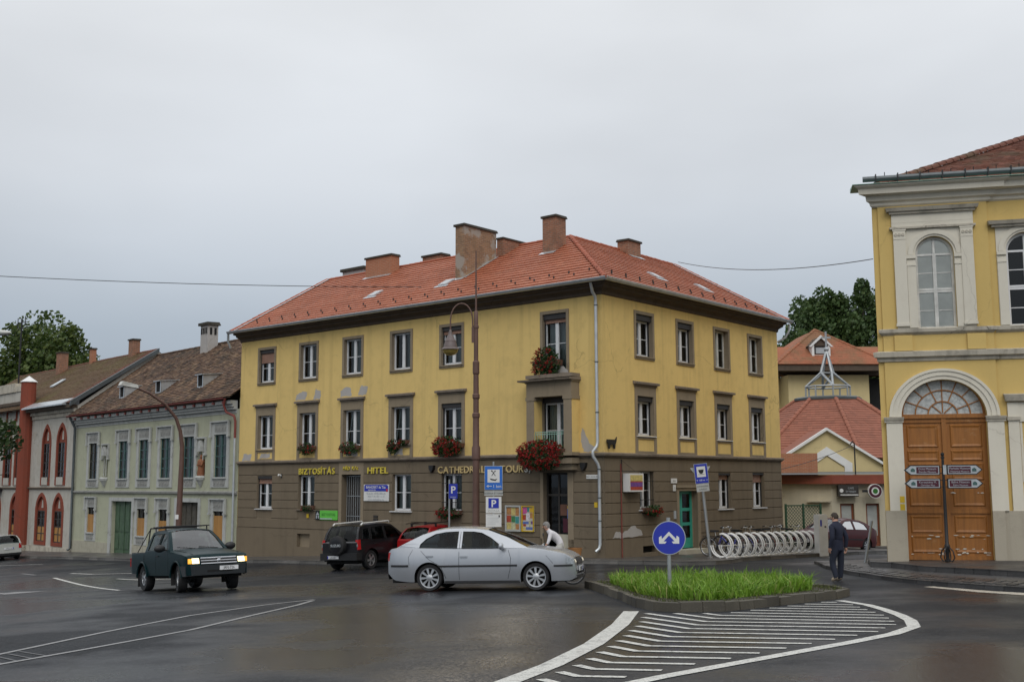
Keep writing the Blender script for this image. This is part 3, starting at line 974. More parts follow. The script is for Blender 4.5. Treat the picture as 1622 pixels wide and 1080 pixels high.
def wavy(mb, x0, x1, y, z0, z1, amp=0.03, per=0.12):
 n = max(4, int((x1 - x0) / (per / 4)))
 vs = []
 for i in range(n + 1):
  x = lerp(x0, x1, i / n)
  yy = y + amp * math.sin(i * math.pi / 2) * (0.6 + 0.4 * math.sin(i * 1.7))
  vs += [(x, yy, z0), (x, yy, z1)]
 mb.add(vs, [(2 * i, 2 * i + 2, 2 * i + 3, 2 * i + 1) for i in range(n)])
def casement(root, F, cx, w, z0, z1, d=0.16, box=0.0, roll=0.0, sill='white_frame', sillw=0.09, silld=0.08, ajar=0.0, curtain='curtain', cover=(0.0, 1.0), bars=True, trans=0.5, sillpart=True, mat='white_frame', open_leaf=False):
 """a two-leaf window set back in its opening: frame, panes, curtain, shutter box, rolled shutter, sill"""
 x0, x1 = cx - w / 2, cx + w / 2
 top = z1 - box
 m = MB(F)
 ft = 0.065
 yo, yi = d, d + 0.07
 m.box(x0, x0 + ft, yo, yi, z0, top)
 m.box(x1 - ft, x1, yo, yi, z0, top)
 m.box(x0 + ft, x1 - ft, yo, yi, top - ft, top)
 m.box(x0 + ft, x1 - ft, yo, yi, z0, z0 + 0.09)
 m.box(cx - 0.07, cx + 0.07, yo - 0.012, yi - 0.01, z0 + 0.09, top - ft)
 zt = lerp(z0, top, trans)
 if bars:
  m.box(x0 + ft, cx - 0.07, yo + 0.025, yi - 0.025, zt - 0.012, zt + 0.012)
  m.box(cx + 0.07, x1 - ft, yo + 0.025, yi - 0.025, zt - 0.012, zt + 0.012)
 if ajar:
  # left leaf tilted inward
  m.add([(x0 + ft, yo + .03, z0 + .1), (x0 + ft + .05, yo + .03, z0 + .1), (x0 + ft + .05 + ajar, yo + .2, top - .08), (x0 + ft + ajar, yo + .2, top - .08)], [(0, 1, 2, 3)])
 win = m.build('window', mat, root)
 for a, b in ((x0 + ft, cx - 0.07), (cx + 0.07, x1 - ft)):
  MB(F).face((a, yo + 0.04, z0 + 0.09), (b, yo + 0.04, z0 + 0.09), (b, yo + 0.04, top - ft), (a, yo + 0.04, top - ft)).build('pane', 'window_glass', win)
 if curtain:
  c = MB(F)
  a, b = lerp(x0 + .05, x1 - .05, cover[0]), lerp(x0 + .05, x1 - .05, cover[1])
  wavy(c, a, b, d + 0.22, z0 + 0.02, top)
  c.build('curtain', curtain, win)
 if box:
  MB(F).box(x0 + .01, x1 - .01, 0.03, d + 0.07, top, z1 - 0.005).build('shutter_box', 'shutter_box', win)
  g_ = MB(F)
  g_.box(x0, x0 + 0.035, d - 0.06, d - 0.003, z0 + .02, top)
  g_.box(x1 - 0.035, x1, d - 0.06, d - 0.003, z0 + .02, top)
  g_.pieces('shutter_rail', 'shutter_box', win)
 if roll:
  s_ = MB(F)
  k = 0
  z = top - 0.004
  while z > top - roll:
   s_.box(x0 + .036, x1 - .036, d - 0.05, d - 0.03 + 0.004 * (k % 2), z - 0.045, z - 0.004)
   z -= 0.045
   k += 1
  s_.build('rolled_shutter', 'shutter_brown', win)
 if sillpart:
  MB(F).hexa([(x0 - sillw, -silld, z0 - 0.05), (x1 + sillw, -silld, z0 - 0.05), (x1 + sillw, d, z0 - 0.05), (x0 - sillw, d, z0 - 0.05), (x0 - sillw, -silld, z0 - 0.022), (x1 + sillw, -silld, z0 - 0.022), (x1 + sillw, d, z0 - 0.001), (x0 - sillw, d, z0 - 0.001)]).build('sill', sill, win)
 return win
def tile_field(mb, F, lo, hi, left, right, w, exp, th=0.03, jit=0.004, scallop=False):
 """rows of lapped tiles on the slope from the eave point lo=(y,z) to the ridge hi=(y,z);
 left(t), right(t) give the x limits at the slope fraction t"""
 L_ = math.hypot(hi[0] - lo[0], hi[1] - lo[1])
 rows = int(L_ / exp)
 uy, uz = (hi[0] - lo[0]) / L_, (hi[1] - lo[1]) / L_
 ny, nz_ = -uz, uy
 V, FF = [], []
 rd = random.Random(3)
 for r_ in range(rows + 1):
  s0 = r_ * exp
  s1 = min(s0 + exp * 1.12, L_)
  t0, t1 = s0 / L_, min(1, (s0 + exp) / L_)
  xl, xr = left((t0 + t1) / 2), right((t0 + t1) / 2)
  if xr - xl < w * 0.4 or t0 >= 1:
   continue
  sag = 0.012 * math.sin(r_ * 1.3)
  x = xl - (w / 2 if r_ % 2 else 0)
  while x < xr - 0.02:
   a, b = max(x, xl), min(x + w - 0.003, xr)
   x += w
   if b - a < 0.03:
    continue
   j = rd.uniform(-jit, jit)
   j2 = rd.uniform(-jit, jit)
   ds = rd.uniform(-jit, jit) * 1.5
   o = len(V)
   for (xx, ss, hh) in ((a, s0 + ds, th + j), (b, s0 + ds, th + j2), (b, s1, 0.006), (a, s1, 0.006), (a, s0 + ds, 0.0), (b, s0 + ds, 0.0)):
    V.append((xx, lo[0] + uy * ss + ny * hh, lo[1] + uz * ss + nz_ * hh + (sag * 0.3)))
   FF += [(o, o + 1, o + 2, o + 3), (o + 4, o + 5, o + 1, o), (o + 4, o, o + 3), (o + 5, o + 2, o + 1)]
 mb.add(V, FF)
def ridge_line(parent, F, a, b, r=0.11, step=0.36, mat='ridge_clay', name='ridge_tile'):
 a, b = Vector(a), Vector(b)
 n = max(1, int((b - a).length / step))
 d = (b - a).normalized()
 q = d.to_track_quat('X', 'Z').to_matrix().to_4x4()
 key = ('ridge', round(r, 3), round(step, 3), mat)
 if key not in _tc:
  m = MB()
  k = 8
  vs, fs = [], []
  for x, rr in ((0, r), (step * 1.06, r * 0.86)):
   for i in range(k + 1):
    t = math.pi * (i / k) * 1.1 - 0.157
    vs.append((x, rr * math.cos(t), rr * math.sin(t) * 0.8))
  fs = [(i, i + 1, i + k + 2, i + k + 1) for i in range(k)] + [tuple(range(k + 1))]
  m.add(vs, fs)
  _tc[key] = m.mesh(name, mat, smooth=40)
 for i in range(n):
  p = a + d * ((b - a).length * i / n)
  jz = random.uniform(-0.006, 0.006)
  inst(name, _tc[key], parent, F @ T(p.x, p.y, p.z + jz) @ q)
def chimney(parent, F, x0, x1, y0, y1, z0, z1, mat, cap='dark_cap', capo=0.06, caph=0.09, pots=False, flash=True, taper=None):
 m = MB()
 cx, cy = (x0 + x1) / 2, (y0 + y1) / 2
 m.box(x0 - cx, x1 - cx, y0 - cy, y1 - cy, z0, z1)
 o = m.build('chimney', mat, parent)
 o.matrix_local = F @ T(cx, cy, 0)
 c = MB()
 c.hexa([(x0 - cx - capo, y0 - cy - capo, z1 + .002), (x1 - cx + capo, y0 - cy - capo, z1 + .002), (x1 - cx + capo, y1 - cy + capo, z1 + .002), (x0 - cx - capo, y1 - cy + capo, z1 + .002), (x0 - cx - capo, y0 - cy - capo, z1 + caph), (x1 - cx + capo, y0 - cy - capo, z1 + caph), (x1 - cx + capo * .4, y1 - cy + capo * .4, z1 + caph * 1.25), (x0 - cx - capo * .4, y1 - cy + capo * .4, z1 + caph * 1.25)])
 c.build('chimney_cap', cap, o)
 return o
def blob_patch(root, F, pts, y=-0.004, mat='bare_patch', name='plaster_patch'):
 """a patch of bare or repaired plaster with a ragged outline"""
 out_ = []
 n = len(pts)
 for i in range(n):
  a, b = pts[i], pts[(i + 1) % n]
  for k in range(4):
   t = k / 4
   out_.append((lerp(a[0], b[0], t) + random.uniform(-.03, .03), lerp(a[1], b[1], t) + random.uniform(-.03, .03)))
 tri = tessellate_polygon([[Vector((a, b, 0)) for a, b in out_]])
 m = MB(F)
 m.add([(a, y, b) for a, b in out_], [tuple(t) for t in tri])
 return m.build(name, mat, root)
I4 = Matrix.Identity(4)

# ------------------------------------------------------------------ the yellow corner house
yh = thing('corner_house', 'yellow three-storey corner house with brown ground floor and orange tiled roof', 'house', (0, 0, 0))
yh.matrix_world = FL
A = I4                                   # street front in house coordinates
B = RZ(R(90))                            # side-street front
LX = [-19.12, -16.12, -13.18, -10.2, -7.34]
RXc = [2.73, 5.67, 8.60, 11.53]
topL = [(x, 1.10, 7.22, 8.76) for x in LX] + [(-2.14, 1.10, 6.55, 8.76)]
midL = [(x, 1.10, 4.12, 5.68) for x in LX]
grdL = [(-19.1, 1.09, 1.42, 2.90), (-16.13, 1.10, 1.42, 2.90), (-10.13, 1.09, 1.42, 2.90), (-7.33, 1.10, 1.42, 2.90)]
topR = [(x, 1.12, 7.22, 8.80) for x in RXc]
midR = [(x, 1.10, 4.26, 5.72) for x in RXc]
grdR = [(2.74, 1.00, 1.55, 2.93), (8.57, 1.04, 1.46, 2.90), (11.5, 1.05, 1.46, 2.92)]
def R4(q):
 return rect(q[0] - q[1] / 2, q[0] + q[1] / 2, q[2], q[3])
ZL, ZP, ZT = 3.56, 0.54, 9.32
w = MB(A)
w.sheet(rect(-21.1, 0.0, ZL, ZT), [R4(q) for q in topL + midL] + [rect(-2.76, -1.5, ZL + 0.06, 5.66)], 0, 0.34, 1)
w.M = B
w.sheet(rect(0, 13.7, ZL, ZT), [R4(q) for q in topR + midR], 0, 0.34, 1)
w.M = A
w.add([(-21.1, 0, -2), (-21.1, 10.8, -2), (-21.1, 10.8, 9.6), (-21.1, 5.4, 13.0), (-21.1, 0, 9.6)], [(0, 1, 2, 3, 4)])
w.M = B
w.add([(13.7, 0, -2), (13.7, 10.8, -2), (13.7, 10.8, 9.6), (13.7, 5.4, 13.0), (13.7, 0, 9.6)], [(0, 1, 2, 3, 4)])
w.M = A
w.add([(-21.1, 10.8, -2), (-10.8, 10.8, -2), (-10.8, 10.8, 9.6), (-21.1, 10.8, 9.6)], [(0, 1, 2, 3)])
w.add([(-10.8, 10.8, -2), (-10.8, 13.7, -2), (-10.8, 13.7, 9.6), (-10.8, 10.8, 9.6)], [(0, 1, 2, 3)])
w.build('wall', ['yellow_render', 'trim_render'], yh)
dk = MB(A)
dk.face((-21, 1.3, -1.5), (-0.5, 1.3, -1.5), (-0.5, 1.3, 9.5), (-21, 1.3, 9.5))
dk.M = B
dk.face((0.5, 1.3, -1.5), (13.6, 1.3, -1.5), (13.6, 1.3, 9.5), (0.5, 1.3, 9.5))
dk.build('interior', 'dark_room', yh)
# ground floor: rendered bands with recessed joints, each band piece on its own
gb = MB(A)
doorL, shop = (-13.79, -12.57, -1.2, 2.92), (-2.73, -1.6, -0.4, 2.90)
holesL = [R4(q) for q in grdL] + [rect(doorL[0], doorL[1], doorL[2], doorL[3]), rect(shop[0], shop[1], shop[2], shop[3]), rect(-16.69, -15.82, -0.24, 0.34)]
holesR = [R4(q) for q in grdR] + [rect(4.97, 6.37, -0.6, 2.2), rect(2.38, 3.32, -0.03, 0.22)]
Y0 = 0.012
gb.sheet(rect(-21.1, Y0, -2.2, ZL - 0.1), holesL, Y0, 0.34)
gb.M = B
gb.sheet(rect(Y0, 13.7, -2.2, ZL - 0.1), holesR, Y0, 0.34)
gb.build('ground_floor_wall', 'brown_render', yh)
ZG = [0.54, 0.97, 1.42, 1.80, 2.175, 2.55, 2.93, 3.42]
def bands(F, xa, xb, blocks, skip=()):
 for i, (za, zb) in enumerate(zip(ZG[:-1], ZG[1:])):
  za2, zb2 = za + 0.014, zb - 0.014
  cuts = sorted((b[0] - 0.0, b[1] + 0.0) for b in blocks if b[2] < zb2 - 0.03 and b[3] > za2 + 0.03)
  x = xa
  for c0, c1 in cuts + [(xb, xb)]:
   if c0 - x > 0.08:
    m = MB(F)
    e = 0.012
    yf, yb = -0.013, Y0 - 0.002
    m.add([(x, yb, za2), (c0, yb, za2), (c0, yb, zb2), (x, yb, zb2), (x + e, yf, za2 + e), (c0 - e, yf, za2 + e), (c0 - e, yf, zb2 - e), (x + e, yf, zb2 - e)],
                      [(4, 5, 6, 7), (0, 1, 5, 4), (1, 2, 6, 5), (2, 3, 7, 6), (3, 0, 4, 7)])
    m.build('render_band', 'brown_render', yh)
   x = c1
blkL = [(q[0] - q[1] / 2, q[0] + q[1] / 2, q[2] - .05, q[3]) for q in grdL] + [(doorL[0] - 0.17, doorL[1] + 0.17, -2, 3.5), (shop[0] - 0.14, shop[1] + 0.25, -2, 2.98), (-3.25, -0.95, 2.98, 3.6)]
blkR = [(q[0] - q[1] / 2, q[0] + q[1] / 2, q[2] - .05, q[3]) for q in grdR] + [(4.8, 6.55, -2, 2.45)]
bands(A, -21.08, -0.03, blkL)
bands(B, 0.03, 13.68, blkR)
# plinth slabs, a touch prouder
for F, a, b, bl in ((A, -21.1, 0.0, [(doorL[0] - .17, doorL[1] + .17), (shop[0] - .05, shop[1] + .05), (-16.69, -15.82)]), (B, 0.0, 13.7, [(2.38, 3.32), (4.8, 6.55)])):
 x = a
 for c0, c1 in sorted(bl) + [(b, b)]:
  MB(F).box(x, c0, -0.02, Y0 - 0.002, -2.2, 0.525).build('plinth', 'brown_render', yh)
  x = c1
for z0, z1 in ((0.34, 0.525), (-2.2, -0.24)):
 MB(A).box(-16.689, -15.821, -0.02, Y0 - .002, z0, z1).build('plinth', 'brown_render', yh)
MB(A).box(-16.69, -15.82, 0.16, 0.2, -0.24, 0.34).build('cellar_hatch', 'trim_render', yh)
MB(B).box(2.38, 3.32, 0.22, 0.26, -0.03, 0.22).build('cellar_hatch', 'dark_void', yh)
for z0, z1 in ((0.22, 0.525), (-2.2, -0.03)):
 MB(B).box(2.381, 3.319, -0.02, Y0 - .002, z0, z1).build('plinth', 'brown_render', yh)
# string course round the corner, frieze under it
def course(name, mat, prof, xa=-21.15, xb=13.75, o=0.0):
 """profile points (out, z) run along both fronts with a mitred corner"""
 m = MB()
 n = len(prof)
 vs = []
 for d_, z in prof:
  vs += [(xa, -d_, z), (d_, -d_, z), (d_, xb, z)]
 m.add(vs, [(3 * i, 3 * i + 1, 3 * i + 4, 3 * i + 3) for i in range(n - 1)] + [(3 * i + 1, 3 * i + 2, 3 * i + 5, 3 * i + 4) for i in range(n - 1)] + [tuple(3 * i for i in range(n)), tuple(3 * i + 2 for i in range(n))[::-1]])
 return m.build(name, mat, yh)
course('string_course', 'ledge_stone', [(0.0, 3.42), (0.05, 3.44), (0.06, 3.47), (0.13, 3.49), (0.14, 3.56), (0.02, 3.595), (0.0, 3.6)])
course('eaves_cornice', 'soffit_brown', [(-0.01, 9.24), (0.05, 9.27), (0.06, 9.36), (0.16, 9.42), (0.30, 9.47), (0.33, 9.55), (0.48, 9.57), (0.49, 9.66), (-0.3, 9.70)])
# gutter: an open half pipe along the eaves
def gutter(F, xa, xb, y, z, r, mat, parent, name='gutter', m2=None):
 m = MB(F)
 k = 9
 vs = []
 for x in (xa, xb):
  for i in range(k + 1):
   t = math.pi + math.pi * i / k
   vs.append((x, y + r * math.cos(t), z + r * math.sin(t) * 1.05))
 m.add(vs, [(i, i + 1, i + k + 2, i + k + 1) for i in range(k)])
 m.tube([(xa, y - r, z), (xb, y - r, z)], 0.014, 6)
 n = int((xb - xa) / 0.9)
 for i in range(1, n):
  x = lerp(xa, xb, i / n)
  m.box(x - .012, x + .012, y - r - .016, y + r, z - 0.004, z + 0.008)
 return m.build(name, mat, parent, smooth=40)
gutter(A, -21.4, 0.66, -0.60, 9.735, 0.105, 'zinc', yh)
gutter(B, -0.66, 14.0, -0.60, 9.73, 0.105, 'zinc', yh)
# roof
E_, RG = (-0.52, 9.71), (5.4, 13.05)
rf = MB(A)
rf.face((-21.3, E_[0], E_[1] - .03), (-E_[0], E_[0], E_[1] - .03), (-5.4, 5.4, 13.02), (-21.3, 5.4, 13.02))
rf.face((-21.3, 5.4, 13.02), (-5.4, 5.4, 13.02), (-10.9, 11.2, 9.6), (-21.3, 11.2, 9.6))
rf.M = B
rf.face((E_[0], E_[0], E_[1] - .03), (13.9, E_[0], E_[1] - .03), (13.9, 5.4, 13.02), (5.4, 5.4, 13.02))
rf.face((5.4, 5.4, 13.02), (13.9, 5.4, 13.02), (13.9, 11.2, 9.6), (11.2, 11.2, 9.6))
roof = rf.build('roof', 'ridge_clay', yh)
tf = MB(A)
tile_field(tf, A, E_, RG, lambda t: -21.28, lambda t: lerp(0.52, -5.4, t), 0.235, 0.335, 0.045, .0025)
tf.M = B
tile_field(tf, B, E_, RG, lambda t: lerp(-0.52, 5.4, t), lambda t: 13.88, 0.235, 0.335, 0.045, .0025)
tf.build('roof_tiles', 'new_tile', roof, kind='stuff')
for F, a, b in ((A, (-21.3, 5.4, 13.06), (-5.4, 5.4, 13.06)), (B, (5.4, 5.4, 13.06), (13.9, 5.4, 13.06)), (A, (0.55, -0.55, 9.74), (-5.4, 5.4, 13.08)), (A, (-21.26, -0.55, 9.74), (-21.26, 5.4, 13.08)), (B, (13.86, -0.55, 9.74), (13.86, 5.4, 13.08))):
 ridge_line(roof, F, a, b)
vg = MB(A)
vg.hexa([(-21.14, -.5, 9.78), (-21.02, -.5, 9.78), (-21.02, 5.3, 13.06), (-21.14, 5.3, 13.06), (-21.14, -.5, 9.80), (-21.02, -.5, 9.80), (-21.02, 5.3, 13.085), (-21.14, 5.3, 13.085)])
vg.M = B
vg.hexa([(13.60, -.5, 9.78), (13.72, -.5, 9.78), (13.72, 5.3, 13.06), (13.60, 5.3, 13.06), (13.60, -.5, 9.80), (13.72, -.5, 9.80), (13.72, 5.3, 13.085), (13.60, 5.3, 13.085)])
vg.pieces('verge_flashing', 'zinc', roof)
# snow hooks
hk = MB(A)
sl = (RG[1] - E_[1]) / (RG[0] - E_[0])
for F, xa, xb in ((A, -20.6, -0.4), (B, 0.4, 13.2)):
 hk.M = F
 x = xa
 k = 0
 while x < xb:
  y = 0.15 if k % 2 else 0.47
  z = E_[1] + (y - E_[0]) * sl
  hk.box(x - .02, x + .02, y - .03, y + .02, z, z + .12)
  x += 0.47
  k += 1
hk.build('snow_hooks', 'shutter_box', roof, kind='stuff')
def skylight(F, x, y, wd=0.5, ln=0.62):
 m = MB()
 m.box(-wd / 2, wd / 2, 0, ln, 0.02, 0.09)
 q = F @ T(x, y, E_[1] + (y - E_[0]) * sl) @ Matrix.Rotation(math.atan(sl), 4, 'X')
 o = m.build('roof_window', 'zinc', roof)
 o.matrix_local = q
 MB().face((-wd / 2 + .05, .05, .094), (wd / 2 - .05, .05, .094), (wd / 2 - .05, ln - .05, .094), (-wd / 2 + .05, ln - .05, .094)).build('pane', 'lamp_lens', o)
 MB().box(-wd / 2 - .12, wd / 2 + .12, -0.18, 0.0, 0.03, 0.05).build('flashing', 'zinc', o)
for F, x, y in ((A, -13.65, 1.45), (A, -9.2, 1.4), (B, 6.3, 1.45), (B, 10.15, 1.5)):
 skylight(F, x, y)
chimney(yh, A, -20.75, -19.15, 6.0, 6.6, 11.5, 13.5, 'bare_patch', capo=.1, caph=.14)
chimney(yh, A, -17.35, -15.55, 4.5, 5.05, 11.8, 13.48, 'brick_clean')
chimney(yh, A, -15.1, -13.85, 6.2, 6.8, 11.6, 13.55, 'brick_old')
chimney(yh, A, -9.05, -8.55, 2.05, 4.15, 10.4, 13.45, 'brick_rendered', capo=.07)
chimney(yh, A, -8.55, -8.2, 4.2, 6.6, 11.5, 13.18, 'brick_old', capo=.05, caph=.07)
chimney(yh, A, -5.55, -4.85, 3.65, 4.35, 11.4, 13.55, 'brick_old')
chimney(yh, B, 9.05, 10.05, 4.85, 5.45, 11.9, 13.42, 'brick_old')
fl = MB(A)
for x0, x1, y0, y1 in ((-17.4, -15.5, 4.3, 4.5), (-9.1, -8.5, 1.83, 2.05), (-8.55, -8.42, 2.0, 4.2), (-5.6, -4.8, 3.4, 3.65)):
 z0, z1 = E_[1] + (y0 - E_[0]) * sl + .05, E_[1] + (y1 - E_[0]) * sl + .05
 fl.add([(x0, y0, z0), (x1, y0, z0), (x1, y1, z1), (x0, y1, z1)], [(0, 1, 2, 3)])
fl.M = B
fl.add([(9.0, 4.6, E_[1] + (4.6 - E_[0]) * sl + .05), (10.1, 4.6, E_[1] + (4.6 - E_[0]) * sl + .05), (10.1, 4.85, E_[1] + (4.85 - E_[0]) * sl + .05), (9.0, 4.85, E_[1] + (4.85 - E_[0]) * sl + .05)], [(0, 1, 2, 3)])
fl.pieces('chimney_flashing', 'zinc', roof)
# window surrounds
def surround(F, cx, w_, z0, z1, t=0.12, proud=0.035):
 m = MB(F)
 x0, x1 = cx - w_ / 2, cx + w_ / 2
 e = 0.0
 m.box(x0 - t, x0, -proud, 0.01, z0 - t, z1 + t)
 m.box(x1, x1 + t, -proud, 0.01, z0 - t, z1 + t)
 m.box(x0, x1, -proud, 0.01, z1, z1 + t)
 m.box(x0, x1, -proud - .01, 0.01, z0 - t, z0)
 m.build('window_surround', 'trim_render', yh)
def hooded(F, cx, w_, z0, z1, zh=6.05):
 m = MB(F)
 x0, x1 = cx - w_ / 2, cx + w_ / 2
 t = 0.165
 m.box(x0 - t, x0, -0.03, 0.01, 3.6, zh)
 m.box(x1, x1 + t, -0.03, 0.01, 3.6, zh)
 m.box(x0, x1, -0.03, 0.01, z1, zh)
 m.box(x0, x1, -0.031, 0.01, 3.6, 3.68)
 m.box(x0, x1, -0.031, 0.01, z0 - 0.14, z0 - 0.052)
 m.build('window_surround', 'trim_render', yh)
 h = MB(F)
 h.hexa([(x0 - t - .03, -0.06, zh), (x1 + t + .03, -0.06, zh), (x1 + t + .03, 0.01, zh), (x0 - t - .03, 0.01, zh), (x0 - t - .03, -0.07, zh + .07), (x1 + t + .03, -0.07, zh + .07), (x1 + t + .03, .01, zh + .07), (x0 - t - .03, .01, zh + .07)])
 h.hexa([(x0 - t - .1, -0.15, zh + .07), (x1 + t + .1, -0.15, zh + .07), (x1 + t + .1, 0.01, zh + .07), (x0 - t - .1, 0.01, zh + .07), (x0 - t - .1, -0.16, zh + .145), (x1 + t + .1, -0.16, zh + .145), (x1 + t + .1, .01, zh + .19), (x0 - t - .1, .01, zh + .19)])
 h.build('window_hood', 'ledge_stone', yh)
for i, (x, w_, z0, z1) in enumerate(topL[:5]):
 surround(A, x, w_, z0, z1)
 casement(yh, A, x, w_, z0, z1, box=(0.16, 0, 0, 0, 0.16)[i], roll=(0.42, 0, 0, 0, 0.10)[i], sill='trim_render', curtain=('curtain', 'curtain_warm', 'curtain', 'curtain', 'curtain')[i], cover=((0, 1), (0, 1), (.1, 1), (.5, 1), (0, 1))[i], d=0.14, bars=(i != 3))
surround(A, -2.14, 1.10, 6.55, 8.76)
casement(yh, A, -2.14, 1.10, 6.55, 8.76, box=0.2, roll=0.10, sill='trim_render', trans=0.55)
for i, (x, w_, z0, z1) in enumerate(midL):
 hooded(A, x, w_, z0, z1)
 casement(yh, A, x, w_, z0, z1, box=0.17 if i == 4 else 0, sill='ledge_stone' if i else 'trim_render', ajar=(0, 0, 0.12, 0.10, 0)[i], cover=((0, 1), (0, 1), (.3, 1), (0, 1), (.4, 1))[i], curtain=('curtain', 'curtain_warm', 'curtain', 'curtain', 'curtain')[i], trans=0.42)
for i, (x, w_, z0, z1) in enumerate(grdL):
 casement(yh, A, x, w_, z0, z1, box=(0.13, 0, 0, 0)[i], roll=(0.2, 0, 0, 0)[i], sill='white_frame' if i in (0, 2) else 'ledge_stone', cover=((0, 1), (0, .6), (0, 1), (.3, 1))[i])
for i, (x, w_, z0, z1) in enumerate(topR):
 surround(B, x, w_, z0, z1)
 casement(yh, B, x, w_, z0, z1, box=(0.22, 0.22, 0, 0)[i], sill='trim_render', mat='white_frame' if i < 2 else 'old_white_frame', trans=0.5, curtain=('curtain_warm', 'curtain_warm', 'curtain', 'curtain')[i], d=0.2)
for i, (x, w_, z0, z1) in enumerate(midR):
 hooded(B, x, w_, z0, z1, 6.08)
 casement(yh, B, x, w_, z0, z1, box=0.19, d=0.2, curtain='curtain_warm', cover=((0, 1), (.3, 1), (.4, 1), (.5, 1))[i])
for i, (x, w_, z0, z1) in enumerate(grdR):
 casement(yh, B, x, w_, z0, z1, box=(0, 0.08, 0.08)[i], roll=(0, 0.14, 0.30)[i], d=0.2, curtain='curtain_warm', cover=((0, 1), (0, .6), (0, .5))[i])
# window bars
def bars(F, cx, w_, z0, z1, n=7):
 m = MB(F)
 for i in range(n):
  x = lerp(cx - w_ / 2 + .05, cx + w_ / 2 - .05, i / (n - 1))
  m.tube([(x, 0.04, z0 + .02), (x, 0.04, z1 - .02)], 0.009, 6)
 for z in (lerp(z0, z1, .25), lerp(z0, z1, .75)):
  m.box(cx - w_ / 2, cx + w_ / 2, 0.034, 0.046, z - .012, z + .012)
 m.build('window_bars', 'iron_black', yh)
bars(A, -7.33, 1.1, 1.42, 2.9)
bars(B, 2.74, 1.0, 1.55, 2.93)
# patches of bare render
for pts in ([(-17.0, 6.28), (-16.35, 6.28), (-16.15, 6.6), (-16.5, 6.68), (-16.95, 6.5)], [(-15.75, 6.28), (-15.3, 6.28), (-15.25, 6.6), (-15.6, 6.72)], [(-13.95, 6.28), (-13.25, 6.28), (-13.3, 6.6), (-13.6, 6.72), (-13.95, 6.5)], [(-12.85, 6.28), (-12.3, 6.3), (-12.2, 6.62), (-12.6, 6.7)],
   [(-20.85, 3.62), (-20.2, 3.62), (-20.1, 3.9), (-20.7, 3.92)], [(-0.95, 4.5), (-0.6, 3.95), (-0.2, 3.64), (-0.85, 3.62), (-1.0, 4.0)]):
 blob_patch(yh, A, pts)
for pts in ([(-19.5, 3.72), (-18.75, 3.74), (-18.75, 3.92), (-19.4, 3.94)], [(-13.6, 3.7), (-12.8, 3.7), (-12.85, 3.95), (-13.5, 3.95)], [(-10.6, 3.7), (-10.05, 3.7), (-10.1, 3.95), (-10.5, 3.93)]):
 blob_patch(yh, A, pts)
blob_patch(yh, B, [(0.45, 0.58), (1.0, 0.56), (1.9, 0.58), (2.35, 0.62), (2.25, 0.8), (1.75, 1.0), (1.5, 0.88), (1.1, 0.75), (0.7, 0.82)], y=-0.0165)
# small street-side cornice pieces, downpipes
def pipe(pts, r, mat, parent, name='downpipe', n=10, M=None):
 return MB(M).tube(pts, r, n).build(name, mat, parent, smooth=50)
dp = pipe([(-0.12, -.5, 9.62), (-0.14, -.36, 9.3), (-0.16, -.16, 9.15), (-0.16, -.14, 8.9), (-0.16, -.14, 3.95), (-0.18, -.16, 3.8), (-0.26, -.30, 3.62), (-0.25, -.30, 3.45), (-0.15, -.16, 3.2), (-0.12, -.12, 3.05), (-0.12, -.12, 0.4), (-0.14, -.14, 0.25), (-0.22, -.26, 0.14)], 0.058, 'zinc', yh)
cl = MB(A)
for z in (8.85, 6.8, 5.0, 3.0, 2.0, 1.2):
 cl.lathe([(0.072, -.02), (0.072, .02)], 12, (-0.16 if z > 3.5 else -0.12, -.14 if z > 3.5 else -.12, z))
cl.pieces('pipe_clip', 'zinc_dark', yh)
pipe([(-21.45, -.55, 9.66), (-21.5, -.5, 9.3), (-21.5, -.35, 9.0)], 0.06, 'zinc', yh)
pipe([(0, 0, 0), (0, 0, -.28), (-.12, .14, -.62), (-.2, .5, -.8)], 0.05, 'zinc', yh, M=B @ T(14.05, -.45, 9.62))
MB(B).tube([(0.98, -.05, 3.2), (0.98, -.05, -0.3)], 0.022, 6).build('red_pipe', 'rust_red', yh)
# house door with bars, between the two sign words
dm = MB(A)
dm.box(doorL[0] - .17, doorL[0], -0.02, Y0 - .002, -2, 3.42)
dm.box(doorL[1], doorL[1] + .17, -0.02, Y0 - .002, -2, 3.42)
dm.box(doorL[0], doorL[1], -0.02, Y0 - .002, doorL[3], 3.42)
dm.pieces('door_surround', 'trim_render', yh)
dd = MB(A)
dd.box(doorL[0], doorL[1], 0.30, 0.36, -1.2, 2.92)
hd = dd.build('door', 'dark_frame', yh)
bb = MB(A)
for i in range(9):
 x = lerp(doorL[0] + .06, doorL[1] - .06, i / 8)
 bb.tube([(x, 0.26, -0.6), (x, 0.26, 2.85)], 0.012, 6)
for z in (-0.2, 1.15, 2.0, 2.85):
 bb.box(doorL[0] + .02, doorL[1] - .02, 0.25, 0.27, z - .015, z + .015)
bb.build('door_grille', 'galvanised', hd)
